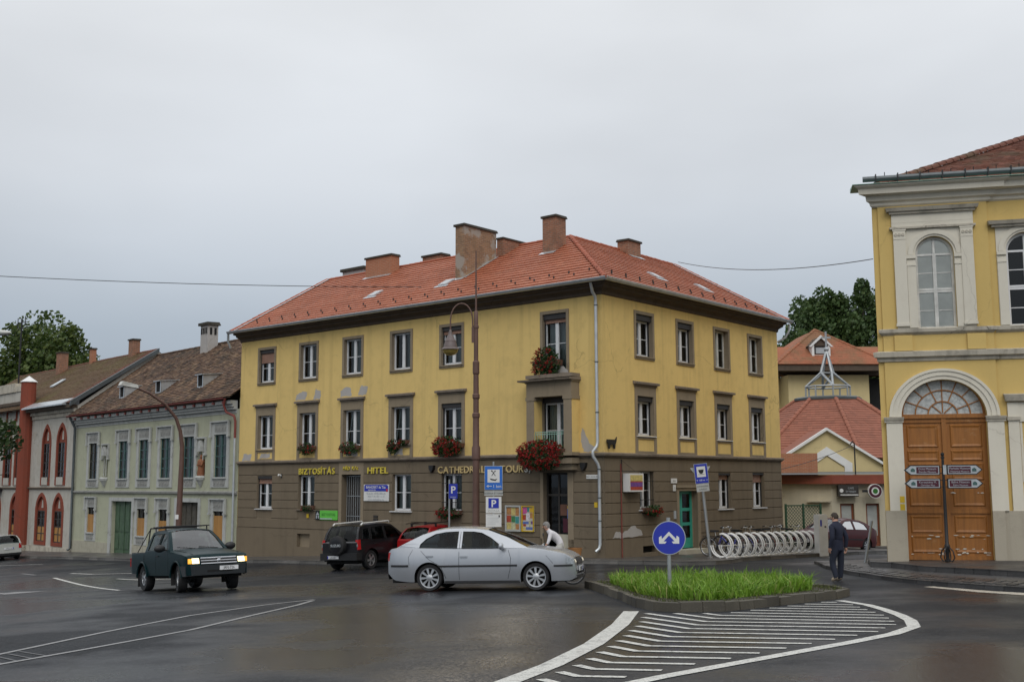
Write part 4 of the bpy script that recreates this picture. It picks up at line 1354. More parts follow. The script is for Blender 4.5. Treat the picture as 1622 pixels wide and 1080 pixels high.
# shop entrance under the balcony
so = MB(A)
so.box(shop[1], shop[1] + 0.25, -0.02, Y0 - .002, -2, 2.9)
so.box(shop[0] - .14, shop[0], -0.02, Y0 - .002, -2, 2.9)
so.pieces('door_surround', 'trim_render', yh)
sd = MB(A)
for a, b in ((shop[0], shop[0] + .07), (-2.2, -2.13), (shop[1] - .07, shop[1])):
 sd.box(a, b, 0.2, 0.27, 0.0, 2.9)
sd.box(shop[0] + .07, shop[1] - .07, 0.2, 0.27, 2.82, 2.9)
sd.box(shop[0] + .07, shop[1] - .07, 0.2, 0.27, 2.05, 2.13)
sho = sd.build('shop_door', 'dark_frame', yh)
MB(A).face((shop[0] + .07, .235, .7), (shop[1] - .07, .235, .7), (shop[1] - .07, .235, 2.82), (shop[0] + .07, .235, 2.82)).build('pane', 'window_glass', sho)
MB(A).box(-2.13, shop[1], 0.12, 0.2, -0.2, 0.68).build('door_panel', 'cream_panel', sho)
MB(A).box(shop[0], shop[1], -0.02, 0.2, -0.4, -0.02).build('door_step', 'kerb_stone', yh)
for x0, x1, z0, z1, mt in ((-2.1, -1.78, 1.35, 1.75, 'terracotta_box'), (-1.98, -1.72, 0.75, 1.25, 'sign_maroon'), (-1.78, -1.62, 1.2, 1.6, 'sign_light_blue'), (-1.78, -1.62, 1.6, 1.7, 'sign_yellow')):
 MB(A).box(x0, x1, 0.19, 0.197, z0, z1).build('door_notice', mt, sho)
# side-street door in teal
td = MB(B)
td.box(4.8, 4.97, -0.02, Y0 - .002, -2, 2.32)
td.box(6.37, 6.55, -0.02, Y0 - .002, -2, 2.32)
td.box(4.97, 6.37, -0.02, Y0 - .002, 2.2, 2.32)
td.box(4.75, 6.6, -0.07, Y0 - .002, 2.32, 2.42)
td.pieces('door_surround', 'trim_render', yh)
t2 = MB(B)
for a, b in ((4.97, 5.05), (5.3, 5.4), (5.42, 5.55), (6.16, 6.29)):
 t2.box(a, b, 0.22, 0.28, 0.0, 2.2)
for z0, z1 in ((0.0, 0.38), (0.86, 0.98), (1.42, 1.54), (2.08, 2.2)):
 t2.box(5.05, 5.3, 0.225, 0.275, z0, z1)
 t2.box(5.55, 6.16, 0.225, 0.275, z0, z1)
tdo = t2.build('door', 'teal_paint', yh)
for a, b in ((5.05, 5.3), (5.55, 6.16)):
 for z0, z1 in ((0.38, 0.86), (0.98, 1.42), (1.54, 2.08)):
  MB(B).face((a, .25, z0), (b, .25, z0), (b, .25, z1), (a, .25, z1)).build('pane', 'window_glass', tdo)
MB(B).box(5.04, 5.2, 0.2, 0.22, 1.12, 1.3).build('door_notice', 'sign_white', tdo)
MB(B).box(6.29, 6.37, 0.22, 0.28, 0.0, 2.2).build('door_jamb', 'trim_render', tdo)
MB(B).box(4.85, 6.6, -0.35, 0.2, -0.6, -0.03).build('door_step', 'cream_panel', yh)
MB(B).box(4.55, 4.66, -0.06, -0.013, 1.15, 1.45).build('bell_panel', 'sign_pale_grey', yh)
# balcony porch on the street front
bp = MB(A)
P0 = -0.47
for a, b in ((-3.12, -2.76), (-1.40, -1.04)):
 bp.box(a, b, P0, -0.002, 3.62, 5.52)
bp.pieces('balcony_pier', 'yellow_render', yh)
bf = MB(A)
for a, b in ((-3.12, -2.76), (-1.40, -1.04)):
 bf.box(a - .001, b - 0.0 + .001, P0 - .012, P0 - .001, 3.63, 5.52)
 bf.box(a - .03, b + .03, P0 - .03, -0.003, 5.52, 5.65)
bf.box(-3.12, -1.04, P0 - .014, -0.002, 5.65, 6.16)
bf.box(-3.16, -1.0, P0 - .05, -0.002, 6.16, 6.22)
bf.pieces('balcony_trim', 'trim_render', yh)
bt = MB(A)
bt.hexa([(-3.38, P0 - .22, 6.22), (-0.96, P0 - .22, 6.22), (-0.96, -0.002, 6.22), (-3.38, -0.002, 6.22), (-3.38, P0 - .24, 6.28), (-0.96, P0 - .24, 6.28), (-0.96, -.002, 6.33), (-3.38, -.002, 6.33)])
bt.box(-3.12, -1.0, P0 - .06, -0.002, 6.33, 6.46)
bt.pieces('balcony_roof', 'ledge_stone', yh)
bs = MB(A)
bs.box(-3.2, -0.98, P0 - .1, -0.145, 3.50, 3.62)
bs.box(-3.1, -1.05, P0 - .02, -0.015, 3.22, 3.42)
bs.box(-3.0, -1.15, P0 + .14, -0.015, 2.99, 3.22)
bs.pieces('balcony_slab', 'trim_render', yh)
rl = MB(A)
for z in (4.36, 4.28, 3.74):
 rl.box(-2.76, -1.40, P0 + .03, P0 + .05, z - .012, z + .012)
for i in range(13):
 x = lerp(-2.74, -1.42, i / 12)
 rl.tube([(x, P0 + .04, 3.64), (x, P0 + .04, 4.36)], 0.009, 6)
rl.build('balcony_railing', 'mint_paint', yh)
casement(yh, A, -2.13, 1.26, 3.62, 5.66, box=0.2, d=0.2, sillpart=False, trans=0.45)
blob_patch(yh, A, [(-2.2, 6.47), (-1.5, 6.47), (-1.5, 6.62), (-1.8, 6.8), (-2.1, 6.66)], y=-0.05, mat='bare_patch')
# a street-name plate, shield lamps and other small fittings on the walls
def plate(F, x0, x1, z0, z1, y, mat, name, parent, th=0.012):
 return MB(F).box(x0, x1, y - th, y, z0, z1).build(name, mat, parent)
# ------------------------------------------------------------------ lettering and small signs on the yellow house
def letters(name, label, body, F, x0, x1, zb, size, mat, y=-0.05, mats=None, squash=None):
 """raised letters fixed to the wall, each its own piece, spread between x0 and x1"""
 t = thing(name, label, 'sign', (0, 0, 0))
 t.matrix_world = FL @ F
 adv = []
 for ch in body:
  if ch == ' ':
   adv.append((None, 0.35 * size, 0))
   continue
  me = textmesh(ch, size, 0.018, mat, 'LEFT', bold=0.012 * size)
  xs_ = [v.co.x for v in me.vertices]
  adv.append((me, max(xs_) - min(xs_), min(xs_)))
 gap = 0.10 * size
 tot = sum(a[1] + gap for a in adv) - gap
 k = (x1 - x0) / tot
 x = x0
 for i, (me, wd, mn) in enumerate(adv):
  if me is not None:
   mm = me
   if mats and i in mats:
    mm = textmesh(body[i], size, 0.018, mats[i], 'LEFT', bold=0.012 * size)
   inst('letter', mm, t, T(x - mn * k, y, zb) @ Matrix.Diagonal((k, 1, 1, 1)))
  x += (wd + gap) * k
 return t
letters('lettering', 'yellow raised letters reading BIZTOSÍTÁS above the left window', 'BIZTOSÍTÁS', A, -16.6, -14.2, 2.95, 0.37, 'letter_yellow')
letters('lettering', 'small yellow raised letters HÍD Kft over the barred door', 'HÍD Kft', A, -13.65, -12.72, 3.11, 0.22, 'letter_yellow')
letters('lettering', 'yellow raised letters reading HITEL right of the barred door', 'HITEL', A, -12.12, -10.88, 2.95, 0.37, 'letter_yellow')
letters('lettering', 'gold raised letters reading CATHEDRAL TOURS beside the balcony', 'CATHEDRAL    TOURS,', A, -8.03, -3.3, 2.93, 0.37, 'letter_gold', mats={17: 'letter_grey', 18: 'letter_grey'})
def flat_text(body, size, mat, parent, M, ax='CENTER', xs=1.0, bold=0.0):
 return inst('print', textmesh(body, size, 0.0015, mat, ax, bold, xs), parent, M)
def board(name, label, F, x0, x1, z0, z1, y, mat, cat='sign', th=0.03, root=FL):
 cx = (x0 + x1) / 2
 t = thing(name, label, cat)
 t.matrix_world = root @ F @ T(cx, y, z0)
 MB().box(-(x1 - x0) / 2, (x1 - x0) / 2, -th, 0, 0, z1 - z0).build('panel', mat, t)
 return t
t = board('office_sign', 'white and blue office sign board right of the barred door', A, -12.33, -10.82, 1.81, 2.49, -0.03, 'sign_white')
MB().prism([(-.72, .40), (.72, .40), (.72, .62), (.66, .67), (-.66, .67), (-.72, .62)], -.036, -.031).build('banner', 'sign_blue', t)
flat_text('BAHOSKY és Tsa', .15, 'sign_white', t, T(-.02, -.038, .52), xs=1.08, bold=.002)
flat_text('Ingatlaniroda', .09, 'sign_white', t, T(-.25, -.038, .43))
flat_text('ELADÁS VÉTEL BÉRLÉS', .115, 'sign_pale_grey', t, T(0, -.034, .27))
flat_text('30/217-78-10/3-12-12', .115, 'sign_pale_grey', t, T(0, -.034, .15))
flat_text('www.bahoskky.hu', .115, 'sign_pale_grey', t, T(0, -.034, .03), xs=1.15)
MB().box(.60, .70, -.040, -.037, .39, .50).build('red_mark', 'sign_red', t)
t = board('insurance_sign', 'bright green sign board with dark emblem below the ground-floor window', A, -15.42, -13.99, 0.98, 1.38, -0.02, 'sign_green')
MB().box(-.715, -.43, -.035, -.031, 0, .40).build('emblem_panel', 'sign_black', t)
em = MB()
em.prism([(-.69, .2), (-.45, .2), (-.57, .34)], -.039, -.036)
em.box(-.67, -.60, -.039, -.036, .05, .18)
em.box(-.54, -.47, -.039, -.036, .05, .18)
em.build('emblem', 'sign_pale_grey', t)
flat_text('BIZTOSÍTÁS', .16, 'sign_dark_green', t, T(.14, -.034, .17), xs=1.05)
MB().box(-.42, .38, -.035, -.031, .02, .07).build('pale_strip', 'sign_pale_grey', t)
def poster(label, x0, x1, z0, z1, cells, frame_mat, fw, seed):
 t = board('poster_case', label, A, x0, x1, z0, z1, -0.02, 'poster_paper', 'poster case', th=0.02)
 W_, H_ = x1 - x0, z1 - z0
 f = MB()
 f.box(-W_ / 2, -W_ / 2 + fw, -.07, -.021, 0, H_)
 f.box(W_ / 2 - fw, W_ / 2, -.07, -.021, 0, H_)
 f.box(-W_ / 2 + fw, W_ / 2 - fw, -.07, -.021, 0, fw)
 f.box(-W_ / 2 + fw, W_ / 2 - fw, -.07, -.021, H_ - fw, H_)
 f.build('frame', frame_mat, t)
 for (a, b, c, d, m) in cells:
  iw, ih = W_ - 2 * fw, H_ - 2 * fw
  MB().box(-iw / 2 + a * iw, -iw / 2 + b * iw, -.027, -.022, fw + c * ih, fw + d * ih).build('poster', m, t)
for nm, c in (('po', (.42, .20, .07)), ('py', (.55, .45, .16)), ('pr', (.40, .06, .03)), ('pg', (.05, .20, .07)), ('pt', (.05, .26, .25)), ('pl', (.50, .50, .30)), ('pm', (.55, .10, .30)), ('pw', (.60, .58, .60)), ('pb', (.10, .16, .42)), ('pp', (.16, .06, .25)), ('pgo', (.58, .36, .03))):
 plain('poster_' + nm, c, 0.6, var=0.3, vscale=14)
P_ = lambda s: 'poster_' + s
poster('glazed poster case with warm coloured leaflets left of the shop door', -4.51, -3.76, 0.74, 1.7, [(0, .33, .66, .98, P_('po')), (.35, .66, .62, .98, P_('py')), (.68, 1, .62, .98, P_('po')), (0, .33, .33, .63, P_('pr')), (.35, .64, .33, .60, P_('pg')), (.66, 1, .28, .58, P_('pt')), (0, .34, .02, .31, P_('py')), (.36, .66, .02, .31, P_('pl')), (.68, 1, .02, .26, P_('po'))], 'sign_grey', 0.06, 1)
poster('poster panel in pink and blue beside the shop door', -3.71, -3.14, 0.75, 1.69, [(0, .4, .7, .96, P_('pm')), (.42, .62, .78, .96, P_('pt')), (.64, 1, .76, .96, P_('pgo')), (0, .3, .44, .66, P_('pr')), (.32, .66, .40, .74, P_('pw')), (.68, 1, .52, .74, P_('po')), (0, .55, .28, .38, P_('pb')), (.6, .74, .16, .42, P_('pl')), (.76, 1, .28, .40, P_('pp')), (.3, .95, .04, .15, P_('pb')), (.05, .3, .18, .27, P_('pr')), (0, .28, .04, .14, P_('py'))], 'sign_yellow', 0.03, 2)
t = board('street_name_plate', 'small white street name plate beside the corner downpipe', A, -0.74, -0.22, 2.67, 2.81, -0.02, 'sign_white')
flat_text('SZENT ANDRÁS TÉR', .055, 'sign_black', t, T(0, -.033, .05))
t = board('street_name_plate', 'two small white plates left of the teal door', B, 4.38, 4.78, 2.5, 2.68, -0.02, 'sign_white')
flat_text('UTCA', .07, 'sign_black', t, T(0, -.033, .06))
MB().box(-.06, .10, -.03, 0, -.30, -.06).build('number_plate', 'sign_white', t)
flat_text('1', .14, 'sign_black', t, T(.02, -.033, -.24))
for x, lb in ((-8.33, 'black shield-shaped wall lamp left of the gold letters'), (-0.83, 'black shield-shaped wall lamp by the corner downpipe')):
 m = MB(FL)
 m.prism([(x - .13, 3.24), (x + .13, 3.24), (x + .11, 3.1), (x, 2.95), (x - .11, 3.1)], -0.16, -0.014)
 m.build('wall_lamp', 'iron_black', label=lb, cat='lamp')
t = thing('wall_camera', 'small white camera on the wall above the left window', 'camera')
t.matrix_world = FL @ T(-17.88, -0.02, 2.9)
MB().tube([(0, 0, 0), (0, -.16, .04)], .05, 8).build('body', 'sign_white', t)
MB().box(.02, .06, -.02, .0, -.1, .1).build('bracket', 'black_plastic', t)
for F, x, z, lb in ((A, -15.98, 1.13, 'little yellow hydrant plate below the window with red flowers'), (A, -0.35, 1.75, 'little yellow gas plate left of the corner downpipe')):
 MB(FL @ F).box(x - .07, x + .07, -0.03, -0.014, z - .09, z + .09).build('yellow_plate', 'sign_yellow', label=lb, cat='plate')
t = thing('letter_box', 'two small dark brass letter slots right of the barred door', 'letter box')
t.matrix_world = FL @ T(-11.62, -0.014, 1.0)
for z in (0.0, 0.13):
 MB().box(-.13, .13, -.03, 0, z, z + .09).build('slot', 'dark_frame', t)
# black cat silhouette standing on the string course at the corner
m = MB(FL @ B)
m.prism([(0.10, 4.05), (0.62, 4.05), (0.70, 4.15), (0.66, 3.98), (0.60, 3.88), (0.58, 3.72), (0.52, 3.72), (0.50, 3.86), (0.40, 3.88), (0.28, 3.86), (0.26, 3.72), (0.20, 3.72), (0.17, 3.90), (0.10, 3.95)], -0.10, -0.05)
m.box(0.3, 0.34, -0.05, 0.0, 3.85, 3.95)
m.build('cat_figure', 'iron_black', label='black cat-shaped metal figure standing on the ledge at the house corner', cat='figure')
# hanging box sign on the side street
t = thing('hanging_sign', 'white-framed projecting sign with maroon picture by the barred side window', 'sign')
t.matrix_world = FL @ B @ T(1.62, -0.02, 2.2)
fm = MB()
fm.box(-.5, .45, -.28, -.02, 0.0, 0.66)
fm.build('frame', 'sign_white', t)
MB().box(-.42, .37, -.285, -.281, .06, .60).build('picture', 'poster_pr', t)
MB().box(-.42, .37, -.289, -.286, .38, .60).build('picture_top', 'poster_py', t)
MB().box(-.42, .37, -.289, -.286, .18, .34).build('picture_band', 'poster_pp', t)
MB().tube([(-.75, -.14, .72), (.3, -.14, .72)], .015, 6).tube([(-.62, -.05, .72), (-.62, -.05, 1.15)], .02, 6).tube([(-.6, -.05, 1.12), (.1, -.14, .73)], .006, 5).build('bracket', 'iron_black', t)

# ------------------------------------------------------------------ geraniums in window boxes
def leaf_cloud(rd, n, c, r, size, squash=1.0, shell=0.5, droop=0.0):
 mb = MB()
 V, F_ = mb.v, mb.f
 for k in range(n):
  while True:
   p = Vector((rd.uniform(-1, 1), rd.uniform(-1, 1), rd.uniform(-1, 1)))
   l = p.length
   if 0.05 < l < 1 and l > shell * rd.random():
    break
  q = Vector((c[0] + p.x * r[0], c[1] + p.y * r[1], c[2] + p.z * r[2] - droop * abs(p.x) ** 2))
  a = Vector((rd.gauss(0, 1), rd.gauss(0, 1), rd.gauss(0, 1))).normalized()
  b = a.orthogonal().normalized()
  s_ = size * rd.uniform(0.6, 1.3)
  e = a.cross(b)
  o = len(V)
  V += [tuple(q + b * s_), tuple(q + e * s_ * .7), tuple(q - b * s_), tuple(q - e * s_ * .7)]
  F_ += [(o, o + 1, o + 2, o + 3)]
 mb.mi = [0] * len(F_)
 return mb
def flower_box(label, F, x, z, w_, h, depth, dens, redden=0.4, seed=1, boxz=0.16):
 rd = random.Random(seed)
 t = thing('flower_box', label, 'flower box', group='geraniums on the yellow house')
 t.matrix_world = FL @ F @ T(x, 0, z)
 MB().hexa([(-w_ * .46, -depth * .9, 0), (w_ * .46, -depth * .9, 0), (w_ * .46, -.03, 0), (-w_ * .46, -.03, 0), (-w_ * .48, -depth * .98, boxz), (w_ * .48, -depth * .98, boxz), (w_ * .48, -.02, boxz), (-w_ * .48, -.02, boxz)]).build('box', 'terracotta_box', t)
 leaf_cloud(rd, int(dens), (0, -depth * .75, boxz * .3), (w_ / 2, depth * .8, h / 2), 0.045).build('foliage', 'geranium_leaf', t, kind='stuff')
 mb = MB()
 for k in range(int(dens * redden / 10)):
  a = rd.uniform(0, 6.283)
  u, v = rd.uniform(-.95, .95), rd.uniform(-1, .9)
  if u * u + v * v > 1.05:
   continue
  p = (u * w_ / 2, -depth * (.75 + .8 * math.sqrt(max(0, 1 - (u * u + v * v) * .9))), boxz * .3 + v * h / 2)
  q = leaf_cloud(rd, 11, p, (.055, .055, .05), 0.026)
  mb.add(q.v, q.f)
 mb.build('blossoms', 'geranium_red', t, kind='stuff')
flower_box('sparse red geraniums on the sill of the second middle-floor window from the left', A, -16.0, 4.02, 1.15, .55, .22, 380, .28, 2)
flower_box('dark trailing geraniums below the tilted third middle-floor window', A, -13.15, 3.98, 1.25, .62, .24, 480, .25, 3)
flower_box('small trailing geranium on the left of the fourth middle-floor sill', A, -10.5, 3.98, .65, .62, .22, 330, .25, 4)
flower_box('small geranium pot on the right of the fourth middle-floor sill', A, -9.9, 4.13, .5, .26, .2, 150, .4, 5)
flower_box('big ball of red geraniums below the shuttered middle-floor window', A, -7.35, 3.92, 1.55, .85, .34, 1100, .95, 6)
flower_box('red geraniums spilling over the barred ground-floor window left of the shop', A, -7.35, 1.32, 1.35, .5, .24, 420, .55, 7)
flower_box('two dark pots with red blossom on the ground-floor sill left of the barred door', A, -15.9, 1.42, .85, .3, .16, 160, .12, 8)
flower_box('huge red geranium mass hanging from the balcony over the shop door', A, -2.42, 3.45, 2.25, 1.15, .62, 2400, .95, 9, .3)
flower_box('tall red geraniums standing on the balcony roof before the top window', A, -2.35, 6.80, 1.25, 1.35, .36, 1300, .55, 10, .2)
flower_box('geraniums with pink blossom in the barred side-street window', B, 2.85, 1.45, 1.15, .42, .28, 380, .35, 11)

# ------------------------------------------------------------------ pale green house
gh = thing('green_house', 'pale green two-storey house with stone-framed windows and dark mossy roof', 'house')
gh.matrix_world = FG
C0, C1 = -19.55, -0.05
up = [(-16.88, 1.22), (-12.78, 1.22), (-10.2, 1.22), (-7.63, 1.22), (-5.03, 1.16), (-1.76, 1.1)]
lowx = [(-16.88, 1.0, -0.24), (-10.25, 0.98, -0.24), (-7.68, 1.0, -0.24), (-1.8, 1.0, -0.24)]
dr_ = [(-14.0, -11.4, 1.64), (-6.0, -3.82, 1.66)]
hs = [rect(x - .62 * 1.0, x + .62, 2.82, 4.93) for x, _ in up] + [rect(x - .5, x + .5, z, 1.24) for x, _, z in lowx] + [rect(a, b, -2, c) for a, b, c in dr_] + [rect(-15.5, -14.8, 2.75, 4.75), rect(-4.0, -3.3, 2.75, 4.75)]
m = MB(A)
m.sheet(rect(C0, C1, -2.8, 6.1), hs, 0, 0.3)
m.add([(C0, 0, 6.0), (C0, 10, 6.0), (C0, 10, 6.6), (C0, 5, 10.65), (C0, 0, 6.6)], [(0, 1, 2, 3, 4)])
m.add([(C1, 0, -2), (C1, 10, -2), (C1, 10, 6.6), (C1, 5, 10.65), (C1, 0, 6.6)], [(0, 1, 2, 3, 4)])
m.build('wall', 'green_render', gh)
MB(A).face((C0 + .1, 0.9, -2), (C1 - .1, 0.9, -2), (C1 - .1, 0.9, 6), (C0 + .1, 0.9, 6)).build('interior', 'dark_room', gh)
for a, b in ((C0, -14.0), (-11.4, -6.0), (-3.82, C1)):
 MB(A).box(a, b, -0.05, -.002, -2.8, -0.72 if a < -11 else -0.62).build('plinth', 'green_plinth', gh)
MB(A).hexa([(C0, -.12, 2.06), (C1, -.12, 2.06), (C1, -.001, 2.02), (C0, -.001, 2.02), (C0, -.14, 2.15), (C1, -.14, 2.15), (C1, -.001, 2.2), (C0, -.001, 2.2)]).build('string_course', 'carved_stone', gh)
cn = MB(A)
for z0, z1, o_ in ((5.9, 6.08, .03), (6.08, 6.2, .18), (6.2, 6.34, .26), (6.34, 6.5, .38)):
 cn.box(C0 - .1, C1 - .2, -o_, -.001, z0, z1)
cn.build('cornice', 'pale_moulding', gh)
mo = MB(A)
x = C0 + .6
while x < C1 - .4:
 mo.box(x, x + .18, -.46, -.385, 6.36, 6.48)
 x += 1.0
mo.pieces('gutter_bracket', 'rust_red', gh)
gutter(A, C0 - .2, C1 - .5, -.53, 6.62, .08, 'rust_red', gh)
def stone_window(cx, z0, z1, top, wd=1.0, side=.26, panel=True, frame_m='teal_frame', boards=None, rows=3, lower=False):
 """tall window in a pale stone frame with a label hood, carved panels above and below"""
 s_ = MB(A)
 x0, x1 = cx - wd / 2, cx + wd / 2
 s_.box(x0 - side, x0, -.05, .0, z0 - .45, top)
 s_.box(x1, x1 + side, -.05, .0, z0 - .45, top)
 s_.box(x0, x1, -.045, .0, z1, top)
 s_.box(x0, x1, -.045, .0, z0 - .45, z0)
 o = s_.build('stone_frame', 'pale_moulding', gh)
 h = MB(A)
 h.box(x0 - side - .04, x1 + side + .04, -.15, -.05, top, top + .07)
 h.box(x0 - side - .04, x0 - side + .05, -.14, -.051, top - .62, top)
 h.box(x1 + side - .05, x1 + side + .04, -.14, -.051, top - .62, top)
 h.box(x0 - side - .08, x0 - side + .09, -.17, -.052, top - .72, top - .62)
 h.box(x1 + side - .09, x1 + side + .08, -.17, -.052, top - .72, top - .62)
 h.box(x0 - .06, x1 + .06, -.12, -.051, z0 - .03, z0 + .05)
 h.pieces('label_hood', 'pale_moulding', gh)
 p = MB(A)
 for zc, hh in (((z1 + top) / 2, .16), (z0 - .24, .12)):
  p.box(x0 + .06, x1 - .06, -.058, -.046, zc - hh - .03, zc + hh + .03)
  for i in range(4):
   xx = lerp(x0 + .16, x1 - .16, i / 3)
   p.lathe([(.085, -.075), (.085, -.059)], 8, (xx, 0, zc), axis='y')
  p.build('carved_panel', 'carved_stone', gh)
  p = MB(A)
 f = MB(A)
 d = .05
 f.box(x0, x0 + .06, d, d + .06, z0, z1)
 f.box(x1 - .06, x1, d, d + .06, z0, z1)
 f.box(cx - .05, cx + .05, d - .01, d + .05, z0, z1)
 for i in range(rows + 1):
  z = lerp(z0, z1 - .06, i / rows)
  f.box(x0 + .06, cx - .05, d + .005, d + .05, z, z + .05)
  f.box(cx + .05, x1 - .06, d + .005, d + .05, z, z + .05)
 wo = f.build('window', frame_m, gh)
 for i in range(rows):
  za, zb_ = lerp(z0, z1 - .06, i / rows) + .05, lerp(z0, z1 - .06, (i + 1) / rows)
  for a, b in ((x0 + .06, cx - .05), (cx + .05, x1 - .06)):
   MB(A).face((a, d + .03, za), (b, d + .03, za), (b, d + .03, zb_), (a, d + .03, zb_)).build('pane', 'window_glass', wo)
 if boards:
  bz = lerp(z0, z1, boards)
  for i in range(3):
   a = lerp(x0, x1, i / 3)
   MB(A).box(a + .008, a + (x1 - x0) / 3 - .008, d - .03, d - .004, z0, bz).build('board', 'board_wood', wo)
 else:
  c = MB(A)
  wavy(c, x0, x1, d + .2, z0, z1, .02, .2)
  c.build('curtain', 'curtain', wo)
for i, (x, _) in enumerate(up):
 stone_window(x, 2.82, 4.93, 5.52, wd=1.24, frame_m='dark_frame' if i == 0 else 'teal_frame', rows=4)
for i, (x, _, z) in enumerate(lowx):
 stone_window(x, z, 1.24, 1.78, wd=1.0, frame_m='dark_frame', boards=(.72, .66, .6, .85)[i], rows=2)
def panel_door(x0, x1, zt, mat, tr):
 s_ = MB(A)
 s_.box(x0 - .35, x0, -.06, 0, -2.2, zt + .2)
 s_.box(x1, x1 + .2, -.06, 0, -2.2, zt + .2)
 s_.box(x0, x1, -.06, 0, zt, zt + .2)
 s_.build('door_surround', 'pale_moulding', gh)
 o = MB(A).box(x0, x1, .2, .26, -2.2, zt).build('door', mat, gh)
 wl = (x1 - x0) / 2
 for k in range(2):
  a = x0 + k * wl
  for i in range(2):
   b0, b1 = a + .1 + i * (wl - .1) / 2, a + .1 + (i + 1) * (wl - .1) / 2 - .1
   for z0, z1 in ((-1.0, -.2), (-.05, zt - .2)):
    MB(A).box(b0, b1, .165, .2, z0, z1).build('door_panel', mat, o)
 MB(A).box(x0 + wl - .04, x0 + wl + .04, .14, .2, -2, zt).build('door_rail', mat, o)
panel_door(-14.0, -11.4, 1.62, 'bottle_green', 0)
panel_door(-6.0, -3.82, 1.64, 'grey_wood', 0)
# statue niches
for nx_, stat in ((-15.15, False), (-3.65, True)):
 m = MB(A)
 m.box(nx_ - .35, nx_ + .35, .28, .31, 2.75, 4.75)
 m.build('niche_back', 'green_render', gh)
 m = MB(A)
 m.box(nx_ - .48, nx_ + .48, -.12, 0, 4.78, 4.86)
 m.box(nx_ - .48, nx_ - .40, -.1, 0, 4.05, 4.78)
 m.box(nx_ + .40, nx_ + .48, -.1, 0, 4.05, 4.78)
 m.box(nx_ - .54, nx_ - .36, -.13, 0, 3.95, 4.05)
 m.box(nx_ + .36, nx_ + .54, -.13, 0, 3.95, 4.05)
 m.prism([(nx_ - .16, 4.15), (nx_ + .16, 4.15), (nx_ + .12, 4.4), (nx_, 4.7), (nx_ - .12, 4.4)], -.2, .1)
 m.tube([(nx_ - .14, -.02, 4.15), (nx_ - .14, -.02, 3.0)], .03, 6).tube([(nx_ + .14, -.02, 4.15), (nx_ + .14, -.02, 3.0)], .03, 6)
 m.lathe([(.02, 2.38), (.1, 2.5), (.2, 2.68), (.26, 2.74), (.3, 2.86), (.24, 2.95)], 10, (nx_, -.02, 0))
 m.build('niche', 'pale_moulding', gh)
st = thing('statue', 'brown standing robed statue in the right niche of the green house', 'statue')
st.matrix_world = FG @ T(-3.65, -.02, 2.95)
MB().lathe([(.19, 0), (.2, .1), (.17, .35), (.19, .6), (.2, .72), (.13, .8), (.06, .84)], 12).build('robe', 'statue_terracotta', st, smooth=50)
MB().ball((0, 0, .93), (.085, .09, .11), 10, 8).build('head', 'statue_terracotta', st, smooth=True)
MB().tube([(-.18, 0, .72), (-.2, -.1, .5), (-.05, -.2, .52)], [.055, .05, .035], 8).tube([(.18, 0, .72), (.2, -.1, .5), (.05, -.2, .56)], [.055, .05, .035], 8).build('arms', 'statue_terracotta', st, smooth=50)
# roof
GE, GR = (-.55, 6.66), (5.0, 10.7)
m = MB(A)
m.face((C0 - .05, GE[0], GE[1] - .05), (C1, GE[0], GE[1] - .05), (C1, 5, 10.62), (C0 - .05, 5, 10.62))
m.face((C0 - .05, 5, 10.62), (C1, 5, 10.62), (C1, 10.5, 6.5), (C0 - .05, 10.5, 6.5))
groof = m.build('roof', 'soffit_brown', gh)
m = MB(A)
tile_field(m, A, GE, GR, lambda t: C0, lambda t: C1, 0.2, 0.19, 0.03, jit=0.012)
m.build('roof_tiles', 'old_tile', groof, kind='stuff')
ridge_line(groof, A, (C0, 5, 10.7), (C1, 5, 10.7), mat='old_tile')
gsl = (GR[1] - GE[1]) / (GR[0] - GE[0])
def dormer(x, y0, z0):
 wd, hh, ln = .62, .62, 1.35
 m = MB(A)
 zt = z0 + hh
 ye = y0 + (zt + .1 - z0) / gsl
 m.add([(x - wd / 2, y0, z0 - .1), (x - wd / 2, y0, zt), (x - wd / 2, ye, zt + .1)], [(0, 1, 2)])
 m.add([(x + wd / 2, y0, z0 - .1), (x + wd / 2, y0, zt), (x + wd / 2, ye, zt + .1)], [(0, 2, 1)])
 m.box(x - wd / 2, x - wd / 2 + .07, y0 - .03, y0 + .02, z0 - .05, zt)
 m.box(x + wd / 2 - .07, x + wd / 2, y0 - .03, y0 + .02, z0 - .05, zt)
 m.box(x - wd / 2 + .07, x + wd / 2 - .07, y0 - .03, y0 + .02, z0 - .08, z0 + .04)
 do = m.build('dormer', 'zinc', groof)
 MB(A).hexa([(x - wd / 2 - .08, y0 - .14, zt), (x + wd / 2 + .08, y0 - .14, zt), (x + wd / 2 + .08, ye + .1, zt + .12), (x - wd / 2 - .08, ye + .1, zt + .12), (x - wd / 2 - .08, y0 - .14, zt + .04), (x + wd / 2 + .08, y0 - .14, zt + .04), (x + wd / 2 + .08, ye + .1, zt + .16), (x - wd / 2 - .08, ye + .1, zt + .16)]).build('dormer_roof', 'zinc', groof)
 MB(A).face((x - wd / 2 + .07, y0, z0), (x + wd / 2 - .07, y0, z0), (x + wd / 2 - .07, y0, zt), (x - wd / 2 + .07, y0, zt)).build('dormer_opening', 'dark_void', groof)
for x in (-14.55, -9.9, -5.1):
 dormer(x, .55, GE[1] + (.55 - GE[0]) * gsl + .02)
c1_ = chimney(gh, A, -12.35, -11.45, 4.2, 4.85, 9.6, 11.75, 'bare_patch', capo=.12, caph=.16)
m = MB(A)
for i in range(4):
 x = lerp(-12.22, -11.6, i / 3)
 m.box(x - .05, x + .05, 4.17, 4.2, 11.25, 11.6)
m.M = A
